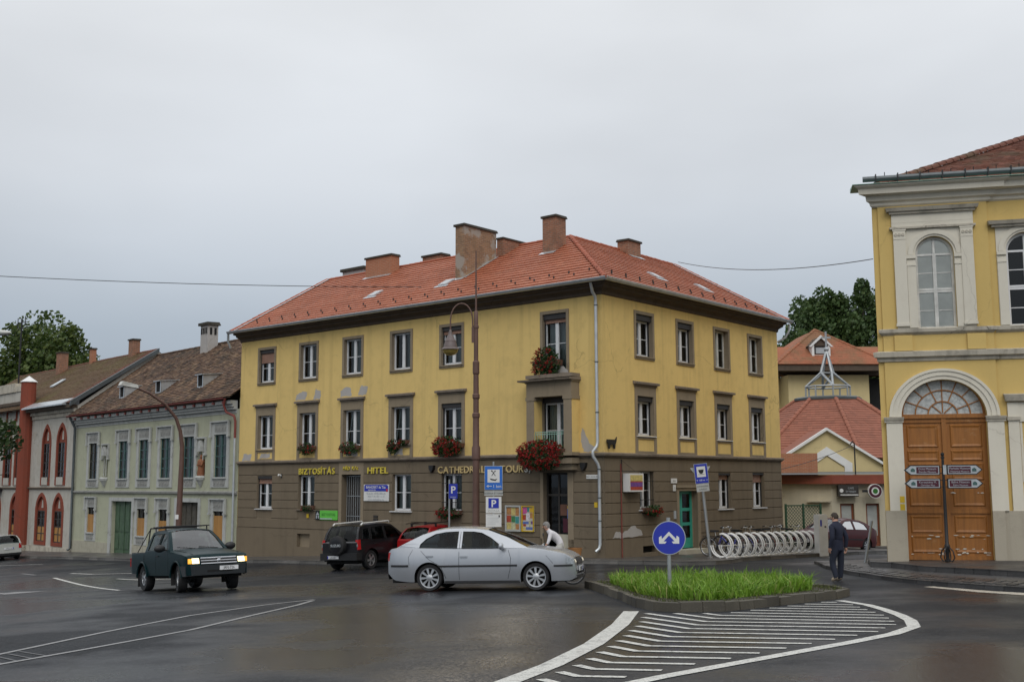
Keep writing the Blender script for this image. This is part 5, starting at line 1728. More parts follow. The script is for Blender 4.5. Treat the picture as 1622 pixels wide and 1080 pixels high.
m.box(-11.45, -11.42, 4.32, 4.45, 11.2, 11.6)
m.box(-11.45, -11.42, 4.6, 4.73, 11.2, 11.6)
m.pieces('flue_slot', 'dark_void', gh)
pipe([(-.55, -.5, 6.58), (-.75, -.46, 6.3), (-.7, -.35, 5.95), (-.2, -.2, 5.75), (-.17, -.14, 5.5), (-.17, -.14, 4.7)], .06, 'rust_red', gh)
pipe([(-.17, -.14, 4.7), (-.17, -.14, -.9)], .055, 'zinc', gh)
pipe([(C0 + .12, -.5, 6.55), (C0 + .14, -.16, 5.9), (C0 + .14, -.14, -1.2), (C0 + .1, -.3, -1.32)], .075, 'zinc_dark', gh)

# ------------------------------------------------------------------ white neo-gothic house
wh = thing('gothic_house', 'off-white house with red pointed-arch windows and long brown roof', 'house')
wh.matrix_world = FG
D0, D1 = -44.0, -19.56
upw = [(-24.2, 1.5), (-21.75, 1.6), (-29.0, 1.6), (-31.1, 1.6), (-34, 1.6), (-36.5, 1.6)]
low = [(-24.6, 1.9), (-21.85, 1.75), (-29.3, 1.7), (-33.0, 2.2)]
hs = [arch(x, w_ * .92, 2.55, 5.1, pointed=True, rise=1.25) for x, w_ in upw] + [arch(x, w_ * .92, -1.1, .9, pointed=True, rise=1.15) for x, w_ in low]
m = MB(A)
m.sheet([(D0, -3), (D1, -3), (D1, 6.95), (-27.0, 6.95), (-27.0, 8.75), (D0, 8.75)], hs, 0, .3)
m.add([(D1, 0, 6), (D1, 10, 6), (D1, 10, 7.3), (D1, 5, 11.0), (D1, 0, 7.3)], [(0, 1, 2, 3, 4)])
m.build('wall', 'white_render', wh)
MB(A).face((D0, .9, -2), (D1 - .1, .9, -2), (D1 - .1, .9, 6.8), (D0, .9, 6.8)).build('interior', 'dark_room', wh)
MB(A).box(D0, -27.8, -.1, -.001, -3, -1.28).build('plinth', 'dirty_cornice', wh)
MB(A).box(-26.8, D1 - .1, -.1, -.001, -3, -1.28).build('plinth', 'dirty_cornice', wh)
for a, b in ((D0, -27.8), (-26.8, D1)):
 MB(A).hexa([(a, -.1, 2.28), (b, -.1, 2.28), (b, -.001, 2.24), (a, -.001, 2.24), (a, -.16, 2.36), (b, -.16, 2.36), (b, -.001, 2.4), (a, -.001, 2.4)]).build('string_course', 'ledge_stone', wh)
m = MB(A)
for z0, z1, o_ in ((6.7, 6.95, .08), (6.95, 7.15, .2)):
 m.box(-26.8, D1 - .05, -o_, 0, z0, z1)
m.build('cornice', 'dirty_cornice', wh)
m = MB(A)
m.box(-26.8, D1, -.5, 0, 7.16, 7.34)
m.build('eaves_board', 'soffit_brown', wh)
m = MB(A)
m.hexa([(-26.9, -.75, 7.34), (-20.1, -.75, 7.34), (-20.1, .3, 7.34), (-26.9, .3, 7.34), (-26.9, -.75, 7.42), (-20.1, -.75, 7.42), (-20.1, .3, 7.95), (-26.9, .3, 7.95)])
m.build('eaves_flashing', 'zinc', wh)
m = MB(A)
m.box(D0, -27.5, -.12, .0, 7.85, 8.05)
m.build('parapet_band', 'soffit_brown', wh)
m = MB(A)
m.box(D0, -30.2, -.1, .35, 8.75, 9.35)
m.box(-30.2, -27.4, -.06, .35, 8.75, 9.1)
m.build('parapet', 'dirty_cornice', wh)
def gothic(cx, wd, z0, zs, rise, lower=False):
 o_, i_ = arch(cx, wd, z0, zs, pointed=True, rise=rise), arch(cx, wd * .76, z0 + .22, zs, pointed=True, rise=rise * .80)
 m = MB(A)
 m.sheet(o_, [i_], -.05, .14)
 n = len(o_)
 m.add([(a, -.05, b) for a, b in o_] + [(a, 0.0, b) for a, b in o_], [(i, (i + 1) % n, (i + 1) % n + n, i + n) for i in range(n)])
 m.build('gothic_surround', 'red_render', wh)
 f = MB(A)
 w2 = wd * .38
 d = .04
 f.box(cx - w2, cx - w2 + .07, d, d + .06, z0 + .25, zs)
 f.box(cx + w2 - .07, cx + w2, d, d + .06, z0 + .25, zs)
 f.box(cx - .05, cx + .05, d, d + .06, z0 + .25, zs)
 nr = 4
 for i in range(nr + 1):
  z = lerp(z0 + .25, zs, i / nr)
  f.box(cx - w2, cx + w2, d + .005, d + .055, z - .03, z + .03)
 wo = f.build('window', 'dark_frame', wh)
 for i in range(nr):
  za, zb_ = lerp(z0 + .25, zs, i / nr) + .03, lerp(z0 + .25, zs, (i + 1) / nr) - .03
  for a, b in ((cx - w2 + .07, cx - .05), (cx + .05, cx + w2 - .07)):
   if lower and i < 2:
    MB(A).box(a, b, d + .02, d + .05, za, zb_).build('board', 'board_wood', wo)
   else:
    MB(A).face((a, d + .03, za), (b, d + .03, za), (b, d + .03, zb_), (a, d + .03, zb_)).build('pane', 'window_glass', wo)
 tp = arch(cx, wd * .76, zs, zs, pointed=True, rise=rise * .80)[2:]
 t2_ = [Vector((a, b, 0)) for a, b in tp]
 q = MB(A)
 q.add([(a, d + .04, b) for a, b in tp], [tuple(t) for t in tessellate_polygon([t2_])])
 q.build('tympanum', 'red_render', wh)
 r_ = MB(A)
 r_.prism([(cx - .1, zs + .2), (cx + .1, zs + .2), (cx + .06, zs + rise * .5), (cx, zs + rise * .62), (cx - .06, zs + rise * .5)], d, d + .039)
 r_.build('tracery', 'white_render', wh)
 if not lower:
  MB(A).box(cx - w2 + .1, cx + w2 - .1, -.075, -.051, z0 + .02, z0 + .5).build('apron', 'white_render', wh)
for x, w_ in upw:
 gothic(x, w_, 2.5, 5.1, 1.25)
for x, w_ in low:
 gothic(x, w_, -1.2, .9, 1.15, True)
m = MB(A)
for x in (-29.2, -31.0, -32.9, -35):
 m.box(x - .6, x + .3, -.08, 0, 7.42, 7.55)
 m.box(x - .6, x - .45, -.08, 0, 6.75, 7.42)
m.prism([(-30.05, 6.0), (-29.72, 6.45), (-30.05, 6.95), (-30.38, 6.45)], -.05, 0)
m.build('red_ornament', 'red_render', wh)
# red corner turret
m = MB(A)
m.lathe([(.5, -3), (.47, 9.2)], 12, (-27.3, -.2, 0))
m.build('turret', 'red_render', wh)
MB(A).lathe([(.54, 9.2), (.54, 9.24), (.02, 9.62)], 12, (-27.3, -.2, 0)).build('turret_cap', 'white_paint', wh)
MB(A).lathe([(.6, -3), (.58, -1.3)], 12, (-27.3, -.2, 0)).build('turret_base', 'dirty_cornice', wh)
# balcony at the frame edge
m = MB(A)
m.box(-36.5, -31.8, -1.1, 0, 2.1, 2.35)
for i in range(24):
 x = lerp(-36.4, -31.9, i / 23)
 m.tube([(x, -1.0, 2.35), (x, -1.0, 3.2)], .025, 5)
m.box(-36.5, -31.8, -1.05, -.95, 3.2, 3.27)
m.tube([(-31.9, -1, 3.22), (-31.9, 0, 3.22)], .03, 5)
m.build('balcony', 'iron_black', wh)
WE, WR = (-.5, 7.45), (5.0, 11.1)
m = MB(A)
m.face((D0, WE[0], WE[1] - .05), (D1, WE[0], WE[1] - .05), (D1, 5, 11.02), (D0, 5, 11.02))
m.face((D0, 5, 11.02), (D1, 5, 11.02), (D1, 10.5, 7.2), (D0, 10.5, 7.2))
wroof = m.build('roof', 'soffit_brown', wh)
m = MB(A)
tile_field(m, A, WE, WR, lambda t: D0, lambda t: D1 - 1.1, 0.22, 0.2, 0.03, jit=0.006)
m.build('roof_tiles', 'mossy_tile', wroof, kind='stuff')
m = MB(A)
tile_field(m, A, WE, WR, lambda t: D1 - 1.1, lambda t: D1, 0.22, 0.2, 0.036, jit=0.006)
m.build('verge_tiles', 'palace_tile', wroof, kind='stuff')
m = MB(A)
m.hexa([(D1 - .02, WE[0], WE[1] - .2), (D1 + .2, WE[0], WE[1] - .2), (D1 + .2, 5, 10.9), (D1 - .02, 5, 10.9), (D1 - .02, WE[0], WE[1] + .1), (D1 + .2, WE[0], WE[1] + .1), (D1 + .2, 5, 11.16), (D1 - .02, 5, 11.16)])
m.build('verge_flashing', 'zinc_dark', wroof)
ridge_line(wroof, A, (D0, 5, 11.08), (D1, 5, 11.08), mat='palace_tile')
chimney(wh, A, -33.95, -33.25, 4.0, 4.6, 9.8, 12.0, 'brick_old')
chimney(wh, A, -29.95, -29.6, 4.8, 5.15, 10, 12.0, 'brick_clean')
chimney(wh, A, -23.1, -22.45, 4.6, 5.1, 10, 11.95, 'brick_old')
m = MB(A)
m.hexa([(-29.3, 1.9, 9.12), (-28.6, 1.9, 9.12), (-28.6, 2.7, 9.65), (-29.3, 2.7, 9.65), (-29.3, 1.9, 9.2), (-28.6, 1.9, 9.2), (-28.6, 2.7, 9.72), (-29.3, 2.7, 9.72)])
m.build('roof_window', 'zinc', wroof)
# a gable of a rear wing showing over the ridge
bw = thing('rear_house', 'low brown gable roof just showing above the green house ridge', 'house')
bw.matrix_world = FG @ T(-15, 14, 0)
MB().box(-3.5, 3.5, -3, 3, 5, 10.4).build('wall', 'brick_old', bw)
MB().hexa([(-3.9, -3.3, 10.3), (3.9, -3.3, 10.3), (3.9, 3.3, 10.3), (-3.9, 3.3, 10.3), (-1.2, -.1, 12.2), (3.7, -.1, 12.2), (3.7, .1, 12.2), (-1.2, .1, 12.2)]).build('roof', 'old_tile', bw)
# ------------------------------------------------------------------ the palace with the wooden gate
ph = thing('palace', 'yellow palace with cream arched windows and big wooden gate', 'palace')
ph.matrix_world = FB
XE = 12.0
PC = 1.74
def wall_piece(x0, x1, y, holes, z0=-1, z1=10.7, mat='palace_yellow', d=.3):
 m = MB(A)
 m.sheet(rect(x0, x1, z0, z1), holes, y, d)
 return m
door_h = arch(PC - .02, 2.32, -.6, 4.38, n=16, rise=1.06)
win_h = arch(1.69, 1.07, 6.93, 9.13, n=12, rise=.54)
win2_h = arch(4.18, 1.07, 6.93, 9.13, n=12, rise=.54)
m = wall_piece(0.0, .16, 0.0, [])
m.add([(.16, 0, -1), (.16, -.06, -1), (.16, -.06, 10.7), (.16, 0, 10.7)], [(0, 1, 2, 3)])
m.sheet(rect(.16, 3.19, -1, 10.7), [door_h, win_h], -.06, .34)
m.add([(3.19, 0, -1), (3.19, -.06, -1), (3.19, -.06, 10.7), (3.19, 0, 10.7)], [(0, 1, 2, 3)])
m.sheet(rect(3.19, XE, -1, 10.7), [win2_h, rect(4.0, 5.3, 1.9, 4.9)], 0.0, .34)
m.add([(0, 0, -1), (1.9, 14, -1), (1.9, 14, 10.7), (0, 0, 10.7)], [(0, 1, 2, 3)])
m.build('wall', 'palace_yellow', ph)
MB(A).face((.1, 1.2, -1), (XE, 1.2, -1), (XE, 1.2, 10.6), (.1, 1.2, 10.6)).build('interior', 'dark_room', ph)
def mold(name, x0, x1, prof, mat, y=-.06, ends=True):
 m = MB(A)
 n = len(prof)
 vs = []
 for o_, z in prof:
  e = o_ if ends else 0
  vs += [(x0 - e, y - o_, z), (x1 + e, y - o_, z)]
 m.add(vs, [(2 * i, 2 * i + 1, 2 * i + 3, 2 * i + 2) for i in range(n - 1)] + [tuple(2 * i for i in range(n)), tuple(2 * i + 1 for i in range(n))[::-1]])
 return m.build(name, mat, ph)
CORN = [(0, 10.62), (.05, 10.66), (.07, 10.74), (.16, 10.78), (.18, 10.92), (.38, 10.95), (.40, 11.10), (.5, 11.16), (.52, 11.2), (-.2, 11.24)]
mold('cornice', .0, 3.24, CORN, 'palace_cream')
m = mold('cornice', 3.26, XE, CORN, 'palace_cream', y=0.0, ends=False)
m = MB(A)
m.hexa([(-.56, -.62, 11.21), (XE, -.62, 11.21), (XE, .5, 11.24), (-.56, .5, 11.24), (-.56, -.62, 11.225), (XE, -.62, 11.225), (XE, .5, 11.36), (-.56, .5, 11.36)])
m.build('cornice_flashing', 'mint_paint', ph)
gt = MB(A)
gt.tube([(-.25, -.42, 11.40), (XE, -.42, 11.40)], .085, 12)
gt.build('gutter', 'zinc_dark', ph, smooth=50)
gk = MB(A)
x = .1
while x < XE:
 gk.box(x, x + .03, -.53, -.3, 11.30, 11.52)
 gk.tube([(x + .3, -.1, 11.4), (x + .3, -.16, 11.66)], .012, 5)
 x += .62
gk.pieces('gutter_hook', 'iron_black', ph)
mold('string_course', -.0, 3.24, [(0, 5.98), (.04, 6.0), (.05, 6.1), (.14, 6.12), (.16, 6.26), (0, 6.3)], 'dirty_cornice')
mold('string_course', 3.26, XE, [(0, 5.98), (.04, 6.0), (.05, 6.1), (.14, 6.12), (.16, 6.26), (0, 6.3)], 'dirty_cornice', y=0.0, ends=False)
plain('blind_white', (.88, .88, .84), .8, var=.08)
glassmat('clear_glass', (.92, .94, .93), .8)
def palace_window(cx, y, shutters):
 x0, x1 = (cx - 1.16, cx + 1.10) if shutters else (cx - .84, cx + .84)
 zt = 9.95 if shutters else 9.87
 # frieze, hood, pilasters
 F_ = T(0, y, 0)
 m = MB(F_)
 m.sheet(rect(x0 + .05, x1 - .05, 6.95, zt), [arch(cx, 1.07, 6.93 + .03, 9.13, n=12, rise=.54)], -.03, .03)
 m.add([(x0 + .05, -.03, 6.95), (x0 + .05, 0, 6.95), (x0 + .05, 0, 9.95), (x0 + .05, -.03, 9.95)], [(0, 1, 2, 3)])
 m.add([(x1 - .05, -.03, 6.95), (x1 - .05, 0, 6.95), (x1 - .05, 0, 9.95), (x1 - .05, -.03, 9.95)], [(0, 1, 2, 3)])
 if shutters:
  m.box(x0 + .0, x1 - .0, -.07, 0, 9.97, 10.36)
  m.box(x0 + .0, x1 - .0, -.075, -.07, 10.1, 10.12)
 m.build('window_field', 'palace_cream', ph)
 h = MB(F_ if shutters else F_ @ T(0, 0, -.53))
 if shutters:
  h.box(x0 - .06, x1 + .06, -.12, 0, 9.91, 9.97)
 h.box(x0 - .06, x1 + .06, -.14, 0, 10.36, 10.43)
 h.hexa([(x0 - .13, -.2, 10.43), (x1 + .13, -.2, 10.43), (x1 + .13, 0, 10.43), (x0 - .13, 0, 10.43), (x0 - .16, -.25, 10.53), (x1 + .16, -.25, 10.53), (x1 + .16, 0, 10.57), (x0 - .16, 0, 10.57)])
 h.build('window_hood', 'dirty_cornice', ph)
 for a in (x0 + .03, x1 - .37) if shutters else ():
  p = MB(F_)
  p.box(a, a + .34, -.09, -.031, 7.1, 9.6)
  p.box(a - .02, a + .36, -.11, -.031, 7.02, 7.1)
  p.box(a - .02, a + .36, -.11, -.031, 9.86, 9.91)
  p.box(a, a + .34, -.10, -.031, 9.6, 9.86)
  p.build('pilaster', 'palace_cream', ph)
  c = MB(F_)
  for k in range(3):
   c.lathe([(.045, -.118), (.045, -.101)], 8, (a + .07 + k * .1, 0, 9.74), axis='y')
  c.build('capital_ornament', 'dirty_cornice', ph)
 # impost blocks and arch moulding
 i_ = MB(F_)
 for a in (cx - .78, cx + .54):
  i_.box(a, a + .24, -.06, -.031, 6.97, 8.95)
  i_.box(a - .01, a + .25, -.075, -.031, 8.8, 8.86)
  i_.box(a - .01, a + .25, -.085, -.031, 9.02, 9.12)
 n = 16
 for k in range(n):
  t0, t1 = math.pi * k / n, math.pi * (k + 1) / n
  q = []
  for yy in (-.031, -.065):
   for t, rr in ((t0, .60), (t1, .60), (t1, .74), (t0, .74)):
    q.append((cx + rr * math.cos(t), yy, 9.13 + rr * math.sin(t)))
  i_.add(q, [(4, 5, 6, 7), (0, 1, 5, 4), (2, 3, 7, 6)])
 i_.build('arch_moulding', 'palace_cream', ph)
 # timber frame with round head
 f = MB(F_)
 w2, d = .535, .12
 ft = .075
 for a, b in ((cx - w2, cx - w2 + ft), (cx + w2 - ft, cx + w2), (cx - .05, cx + .05)):
  f.box(a, b, d, d + .06, 6.95, 9.13)
 f.box(cx - .03, cx + .03, d, d + .06, 9.16, 9.6)
 for z in (6.95, 8.01, 8.08, 9.11):
  f.box(cx - w2 + ft, cx + w2 - ft, d + .003, d + .057, z, z + .06)
 for z in (7.47, 8.58):
  f.box(cx - w2 + ft, cx + w2 - ft, d + .02, d + .045, z, z + .025)
 for k in range(n):
  t0, t1 = math.pi * k / n, math.pi * (k + 1) / n
  q = []
  for yy in (d + .06, d):
   for t, rr in ((t0, w2 - ft), (t1, w2 - ft), (t1, w2), (t0, w2)):
    q.append((cx + rr * math.cos(t), yy, 9.13 + rr * math.sin(t)))
  f.add(q, [(4, 5, 6, 7), (0, 1, 5, 4), (2, 3, 7, 6)])
 wo = f.build('window', 'old_white_frame' if shutters else 'white_frame', ph)
 for a, b in ((cx - w2 + ft, cx - .05), (cx + .05, cx + w2 - ft)):
  for z0, z1 in ((7.01, 7.47), (7.495, 8.01), (8.14, 8.58), (8.605, 9.11)):
   MB(F_).face((a, d + .035, z0), (b, d + .035, z0), (b, d + .035, z1), (a, d + .035, z1)).build('pane', 'clear_glass' if shutters else 'window_glass', wo)
 pts = [(cx + (w2 - .03) * math.cos(math.pi * k / n), 9.16 + (w2 - .06) * math.sin(math.pi * k / n)) for k in range(n + 1)]
 g_ = MB(F_)
 g_.add([(a, d + .035, b) for a, b in pts], [tuple(range(len(pts)))])
 g_.build('pane', 'clear_glass' if shutters else 'window_glass', wo)
 if shutters:
  b_ = MB(F_)
  b_.box(cx - w2 + .03, cx + w2 - .03, d + .037, d + .05, 6.95, 9.6)
  b_.build('blind', 'blind_white', wo)
 # sill course below
palace_window(1.69, -.06, True)
palace_window(4.18, 0.0, False)
mold('sill_course', .12, 3.17, [(0, 6.76), (.05, 6.8), (.09, 6.84), (.1, 6.93), (0, 6.96)], 'dirty_cornice')
mold('sill_course', 3.26, XE, [(0, 6.76), (.05, 6.8), (.09, 6.84), (.1, 6.93), (0, 6.96)], 'dirty_cornice', y=0, ends=False)
for a in (.46, 2.46):
 MB(A).box(a, a + .5, -.13, -.061, 6.3, 6.755).build('window_pedestal', 'palace_yellow', ph)
# gate surround: piers, imposts, archivolt
m = MB(A)
for a, b in ((.13, .57), (2.87, 3.31)):
 m.box(a, b, -.14, -.061, 1.7, 4.22)
m.box(3.43, 3.72, -.07, -.001, 1.7, 4.75)
m.box(3.43, XE, -.05, -.001, 4.2, 4.75)
m.pieces('pier', 'palace_cream', ph)
m = MB(A)
for a, b in ((.0, .57), (2.87, 3.19)):
 m.box(a, b, -.15, -.062, -1, 1.7)
m.box(3.19, 4.0, -.09, -.002, -1, 1.7)
m.pieces('plinth', 'palace_plinth', ph)
m = MB(A)
for a, b in ((.08, .60), (2.84, 3.36)):
 m.box(a, b, -.17, -.061, 4.22, 4.28)
 m.hexa([(a, -.19, 4.28), (b, -.19, 4.28), (b, -.061, 4.28), (a, -.061, 4.28), (a - .02, -.22, 4.36), (b + .02, -.22, 4.36), (b + .02, -.061, 4.38), (a - .02, -.061, 4.38)])
m.box(3.40, 3.75, -.12, -.001, 4.24, 4.34)
m.hexa([(3.38, -.16, 4.78), (XE, -.16, 4.78), (XE, -.001, 4.78), (3.38, -.001, 4.78), (3.34, -.22, 4.96), (XE, -.22, 4.96), (XE, -.001, 5.0), (3.34, -.001, 5.0)])
m.pieces('impost', 'dirty_cornice', ph)
m = MB(A)
n = 28
for (ra, rb, ya) in ((1.16, 1.28, -.10), (1.28, 1.42, -.13), (1.42, 1.5, -.16)):
 for k in range(n):
  t0, t1 = math.pi * k / n, math.pi * (k + 1) / n
  q = []
  e = .92
  for yy in (-.061, ya):
   for t, rr in ((t0, ra), (t1, ra), (t1, rb), (t0, rb)):
    q.append((PC - .02 + rr * math.cos(t), yy, 4.38 + rr * math.sin(t) * e))
  m.add(q, [(4, 5, 6, 7), (0, 1, 5, 4), (2, 3, 7, 6)])
m.build('archivolt', 'palace_cream', ph)
# fanlight
f = MB(A)
d = .14
cz, ex, hz = 4.45, .93, 1.11
def arcbar(rr, w_, t0=0, t1=math.pi, n=22):
 for k in range(n):
  a0, a1 = lerp(t0, t1, k / n), lerp(t0, t1, (k + 1) / n)
  q = []
  for yy in (d + .06, d):
   for t, r2 in ((a0, rr - w_), (a1, rr - w_), (a1, rr), (a0, rr)):
    q.append((PC - .02 + r2 * math.cos(t), yy, cz + r2 * math.sin(t) * ex))
  f.add(q, [(4, 5, 6, 7), (0, 1, 5, 4), (2, 3, 7, 6)])
arcbar(1.16, .075)
arcbar(.77, .035)
arcbar(.42, .035)
def spoke(t, r0, r1, w_=.03):
 c_, s_ = math.cos(t), math.sin(t)
 px, pz = -s_ * w_ / 2, c_ * w_ / 2
 q = []
 for yy in (d + .055, d + .005):
  for rr, sg in ((r0, -1), (r1, -1), (r1, 1), (r0, 1)):
   q.append((PC - .02 + rr * c_ + sg * px, yy, cz + (rr * s_ + sg * pz) * ex))
 f.add(q, [(4, 5, 6, 7), (0, 1, 5, 4), (2, 3, 7, 6)])
for k in range(1, 8):
 spoke(math.pi * k / 8, .77, 1.1)
for k in (1, 3, 4, 5, 7):
 spoke(math.pi * k / 8, .40, .75)
for k in (1, 2, 3):
 spoke(math.pi * k / 4, .06, .4)
f.box(PC - 1.18, PC + 1.14, d - .03, d + .08, 4.34, 4.46)
fo = f.build('fanlight', 'door_wood', ph)
pts = [(PC - .02 + 1.12 * math.cos(math.pi * k / 20), cz + 1.12 * ex * math.sin(math.pi * k / 20)) for k in range(21)]
plain('frosted_pane', (.42, .44, .43), .5, var=.3, vscale=12)
# each pane of the fanlight on its own
rings_ = [(.0, .385, [0, 2, 4, 6, 8]), (.42, .735, [0, 1, 3, 4, 5, 7, 8]), (.77, 1.085, list(range(9)))]
for r0, r1, ks in rings_:
 for k0, k1 in zip(ks[:-1], ks[1:]):
  q = MB(A)
  t0, t1 = math.pi * k0 / 8, math.pi * k1 / 8
  nn = 5
  vs = [(PC - .02 + r1 * math.cos(lerp(t0, t1, i / nn)), d + .03, cz + r1 * ex * math.sin(lerp(t0, t1, i / nn))) for i in range(nn + 1)]
  vs += [(PC - .02 + r0 * math.cos(lerp(t1, t0, i / nn)), d + .03, cz + r0 * ex * math.sin(lerp(t1, t0, i / nn))) for i in range(nn + 1)]
  q.add(vs, [(i, i + 1, 2 * nn - i, 2 * nn + 1 - i) for i in range(nn)])
  q.build('pane', 'frosted_pane', fo)
# the two-leaf gate
m = MB(A)
gx0, gx1, gzb, gzt = .56, 2.89, .30, 4.34
m.box(gx0, gx1, .20, .27, gzb - .6, gzt)
go = m.build('gate', 'door_wood', ph)
mid = (gx0 + gx1) / 2
MB(A).box(mid - .06, mid + .06, .13, .2, gzb, gzt).build('gate_rail', 'door_wood', go)
fr = MB(A)
for a, b in ((gx0, mid - .06), (mid + .06, gx1)):
 for z in (gzb, 1.62, gzt - .12):
  fr.box(a, b, .165, .2, z, z + .12)
fr.pieces('gate_rail', 'door_wood', go)
for a, b in ((gx0 + .14, mid - .16), (mid + .16, gx1 - .14)):
 for z0, z1 in ((.50, 1.0), (1.06, 1.56), (1.82, 2.5), (2.56, 3.05), (3.11, 3.42), (3.5, 4.15)):
  p = MB(A)
  e = .09
  p.add([(a, .198, z0), (b, .198, z0), (b, .198, z1), (a, .198, z1), (a + .03, .168, z0 + .03), (b - .03, .168, z0 + .03), (b - .03, .168, z1 - .03), (a + .03, .168, z1 - .03), (a + e, .19, z0 + e), (b - e, .19, z0 + e), (b - e, .19, z1 - e), (a + e, .19, z1 - e)],
              [(0, 1, 5, 4), (1, 2, 6, 5), (2, 3, 7, 6), (3, 0, 4, 7), (4, 5, 9, 8), (5, 6, 10, 9), (6, 7, 11, 10), (7, 4, 8, 11), (8, 9, 10, 11)])
  p.build('gate_panel', 'door_wood', go)
rd2 = random.Random(9)
for k in range(46):
 zc = rd2.choice((.46, .5, .52, .62, .9, .96, 1.0, 1.68, 1.72, 2.2))
 xc = rd2.uniform(mid + .12, gx1 - .08) if rd2.random() < .72 else rd2.uniform(gx0 + .08, mid - .12)
 a_, b_ = rd2.uniform(.02, .09), rd2.uniform(.006, .022)
 q = MB(A)
 q.add([(xc + a_ * math.cos(t) * rd2.uniform(.6, 1.2), .1655, zc + b_ * math.sin(t) * rd2.uniform(.5, 1.4) + rd2.uniform(-.004, .004)) for t in [k2 * .785 for k2 in range(8)]], [tuple(range(8))])
 q.build('worn_patch', 'poster_paper', go)
for z in (2.02, 1.80):
 MB(A).box(.40, .53, -.150, -.141, z - .09, z + .09).build('yellow_sticker', 'sign_yellow', ph)
MB(A).box(3.74, 3.8, -.02, 0, 2.5, 4.3).build('window_jamb', 'palace_cream', ph)
MB(A).box(3.9, 5.4, .1, .14, 1.9, 4.9).build('notice_board', 'sign_pale_grey', ph)
# roof, hipped at the corner
m = MB(A)
m.add([(.2, .2, 11.3), (XE, .2, 11.3), (XE, 6.4, 14.4), (6.4, 6.4, 14.4), (2.1, 13.5, 11.3)], [(0, 1, 2, 3), (0, 3, 4)])
proof = m.build('roof', 'soffit_brown', ph)
m = MB(A)
tile_field(m, A, (.2, 11.34), (6.4, 14.46), lambda t: lerp(.2, 6.4, t), lambda t: XE, .19, .17, .028, jit=.006)
m.build('roof_tiles', 'palace_tile', proof, kind='stuff')
ridge_line(proof, A, (.2, .2, 11.36), (6.4, 6.4, 14.48), r=.16, mat='palace_tile')

# ------------------------------------------------------------------ background: kiosk, chapel, big house, trees
def hip_tiles(mb, F, lo, hi, left, right, w_=.25, e=.25):
 tile_field(mb, F, lo, hi, left, right, w_, e, .03)
ki = thing('cafe_kiosk', 'low cream cafe building with red fascia behind the bicycle racks', 'cafe')
ki.location = (0, 0, 0)
KF = frame((16.35, 57.6), (1, 0.03))
KL = frame((16.35, 57.6), (0.93, -0.36))
ki.matrix_world = KF
inv = KF.inverted() @ KL
m = MB(A)
m.sheet(rect(0, 9, -1.6, 2.6), [rect(.42, 1.15, -.75, 1.42), rect(1.75, 2.45, -.75, 1.42)], 0, .25)
m.M = inv
m.sheet(rect(-5.5, 0, -1.6, 2.6), [], 0, .2)
m.build('wall', 'kiosk_cream', ki)
m = MB(A)
m.box(-.05, 9, -.35, .3, 2.42, 2.88)
m.M = inv
m.box(-5.6, .12, -.35, .3, 2.421, 2.881)
m.build('fascia', 'fascia_red', ki)
m = MB(A)
m.face((-5, -.3, 2.9), (9, -.3, 2.9), (9, 7, 3.1), (-6, 7, 3.1))
m.build('flat_roof', 'zinc_dark', ki)
for x in (.42, 1.75):
 m = MB(A)
 w_ = .72
 m.box(x, x + .1, .12, .2, -.75, 1.42)
 m.box(x + w_ - .1, x + w_, .12, .2, -.75, 1.42)
 m.box(x + .1, x + w_ - .1, .12, .2, 1.32, 1.42)
 m.box(x + .1, x + w_ - .1, .12, .2, -.75, -.2)
 do = m.build('door', 'door_brown', ki)
 MB(A).box(x + .1, x + w_ - .1, .16, .17, -.2, 1.32).build('pane', 'curtain', do)
MB(A).box(-.5, 4, -.8, 0, -1.4, -.72).build('step', 'kerb_stone', ki)
MB(inv).box(-1.2, -.05, -.3, 0, 1.5, 1.58).build('canopy', 'kiosk_cream', ki)
t = thing('cafe_sign', 'dark brown box sign with white bottom line over the kiosk door', 'sign')
t.matrix_world = KF @ T(.75, -.36, 1.78)
MB().box(-.52, .52, -.06, .2, 0, .58).build('panel', 'dark_frame', t)
MB().box(-.42, .5, -.066, -.061, .06, .11).build('line', 'sign_white', t)
MB().lathe([(.10, -.066), (.10, -.061)], 12, (-.36, 0, .30), axis='y').build('emblem', 'sign_white', t)
flat_text('CAFE', .13, 'sign_pale_grey', t, T(.12, -.064, .38))
flat_text('ÉTTEREM', .13, 'sign_pale_grey', t, T(.12, -.064, .20))
t = thing('round_sign', 'round red and white beer sign projecting from the kiosk wall', 'sign')
t.matrix_world = KF @ T(2.05, -.55, 2.05)
MB().lathe([(.36, -.09), (.36, .09)], 24, axis='y').build('drum', 'sign_white', t)
MB().lathe([(.33, -.096), (.33, -.091)], 24, axis='y').build('ring', 'sign_maroon', t)
MB().lathe([(.20, -.101), (.20, -.097)], 20, axis='y').build('inner_ring', 'sign_white', t)
MB().lathe([(.13, -.106), (.13, -.102)], 20, axis='y').build('centre', 'sign_dark_green', t)
MB().box(-.62, -.34, .0, .08, -.06, .06).build('bracket', 'iron_black', t)
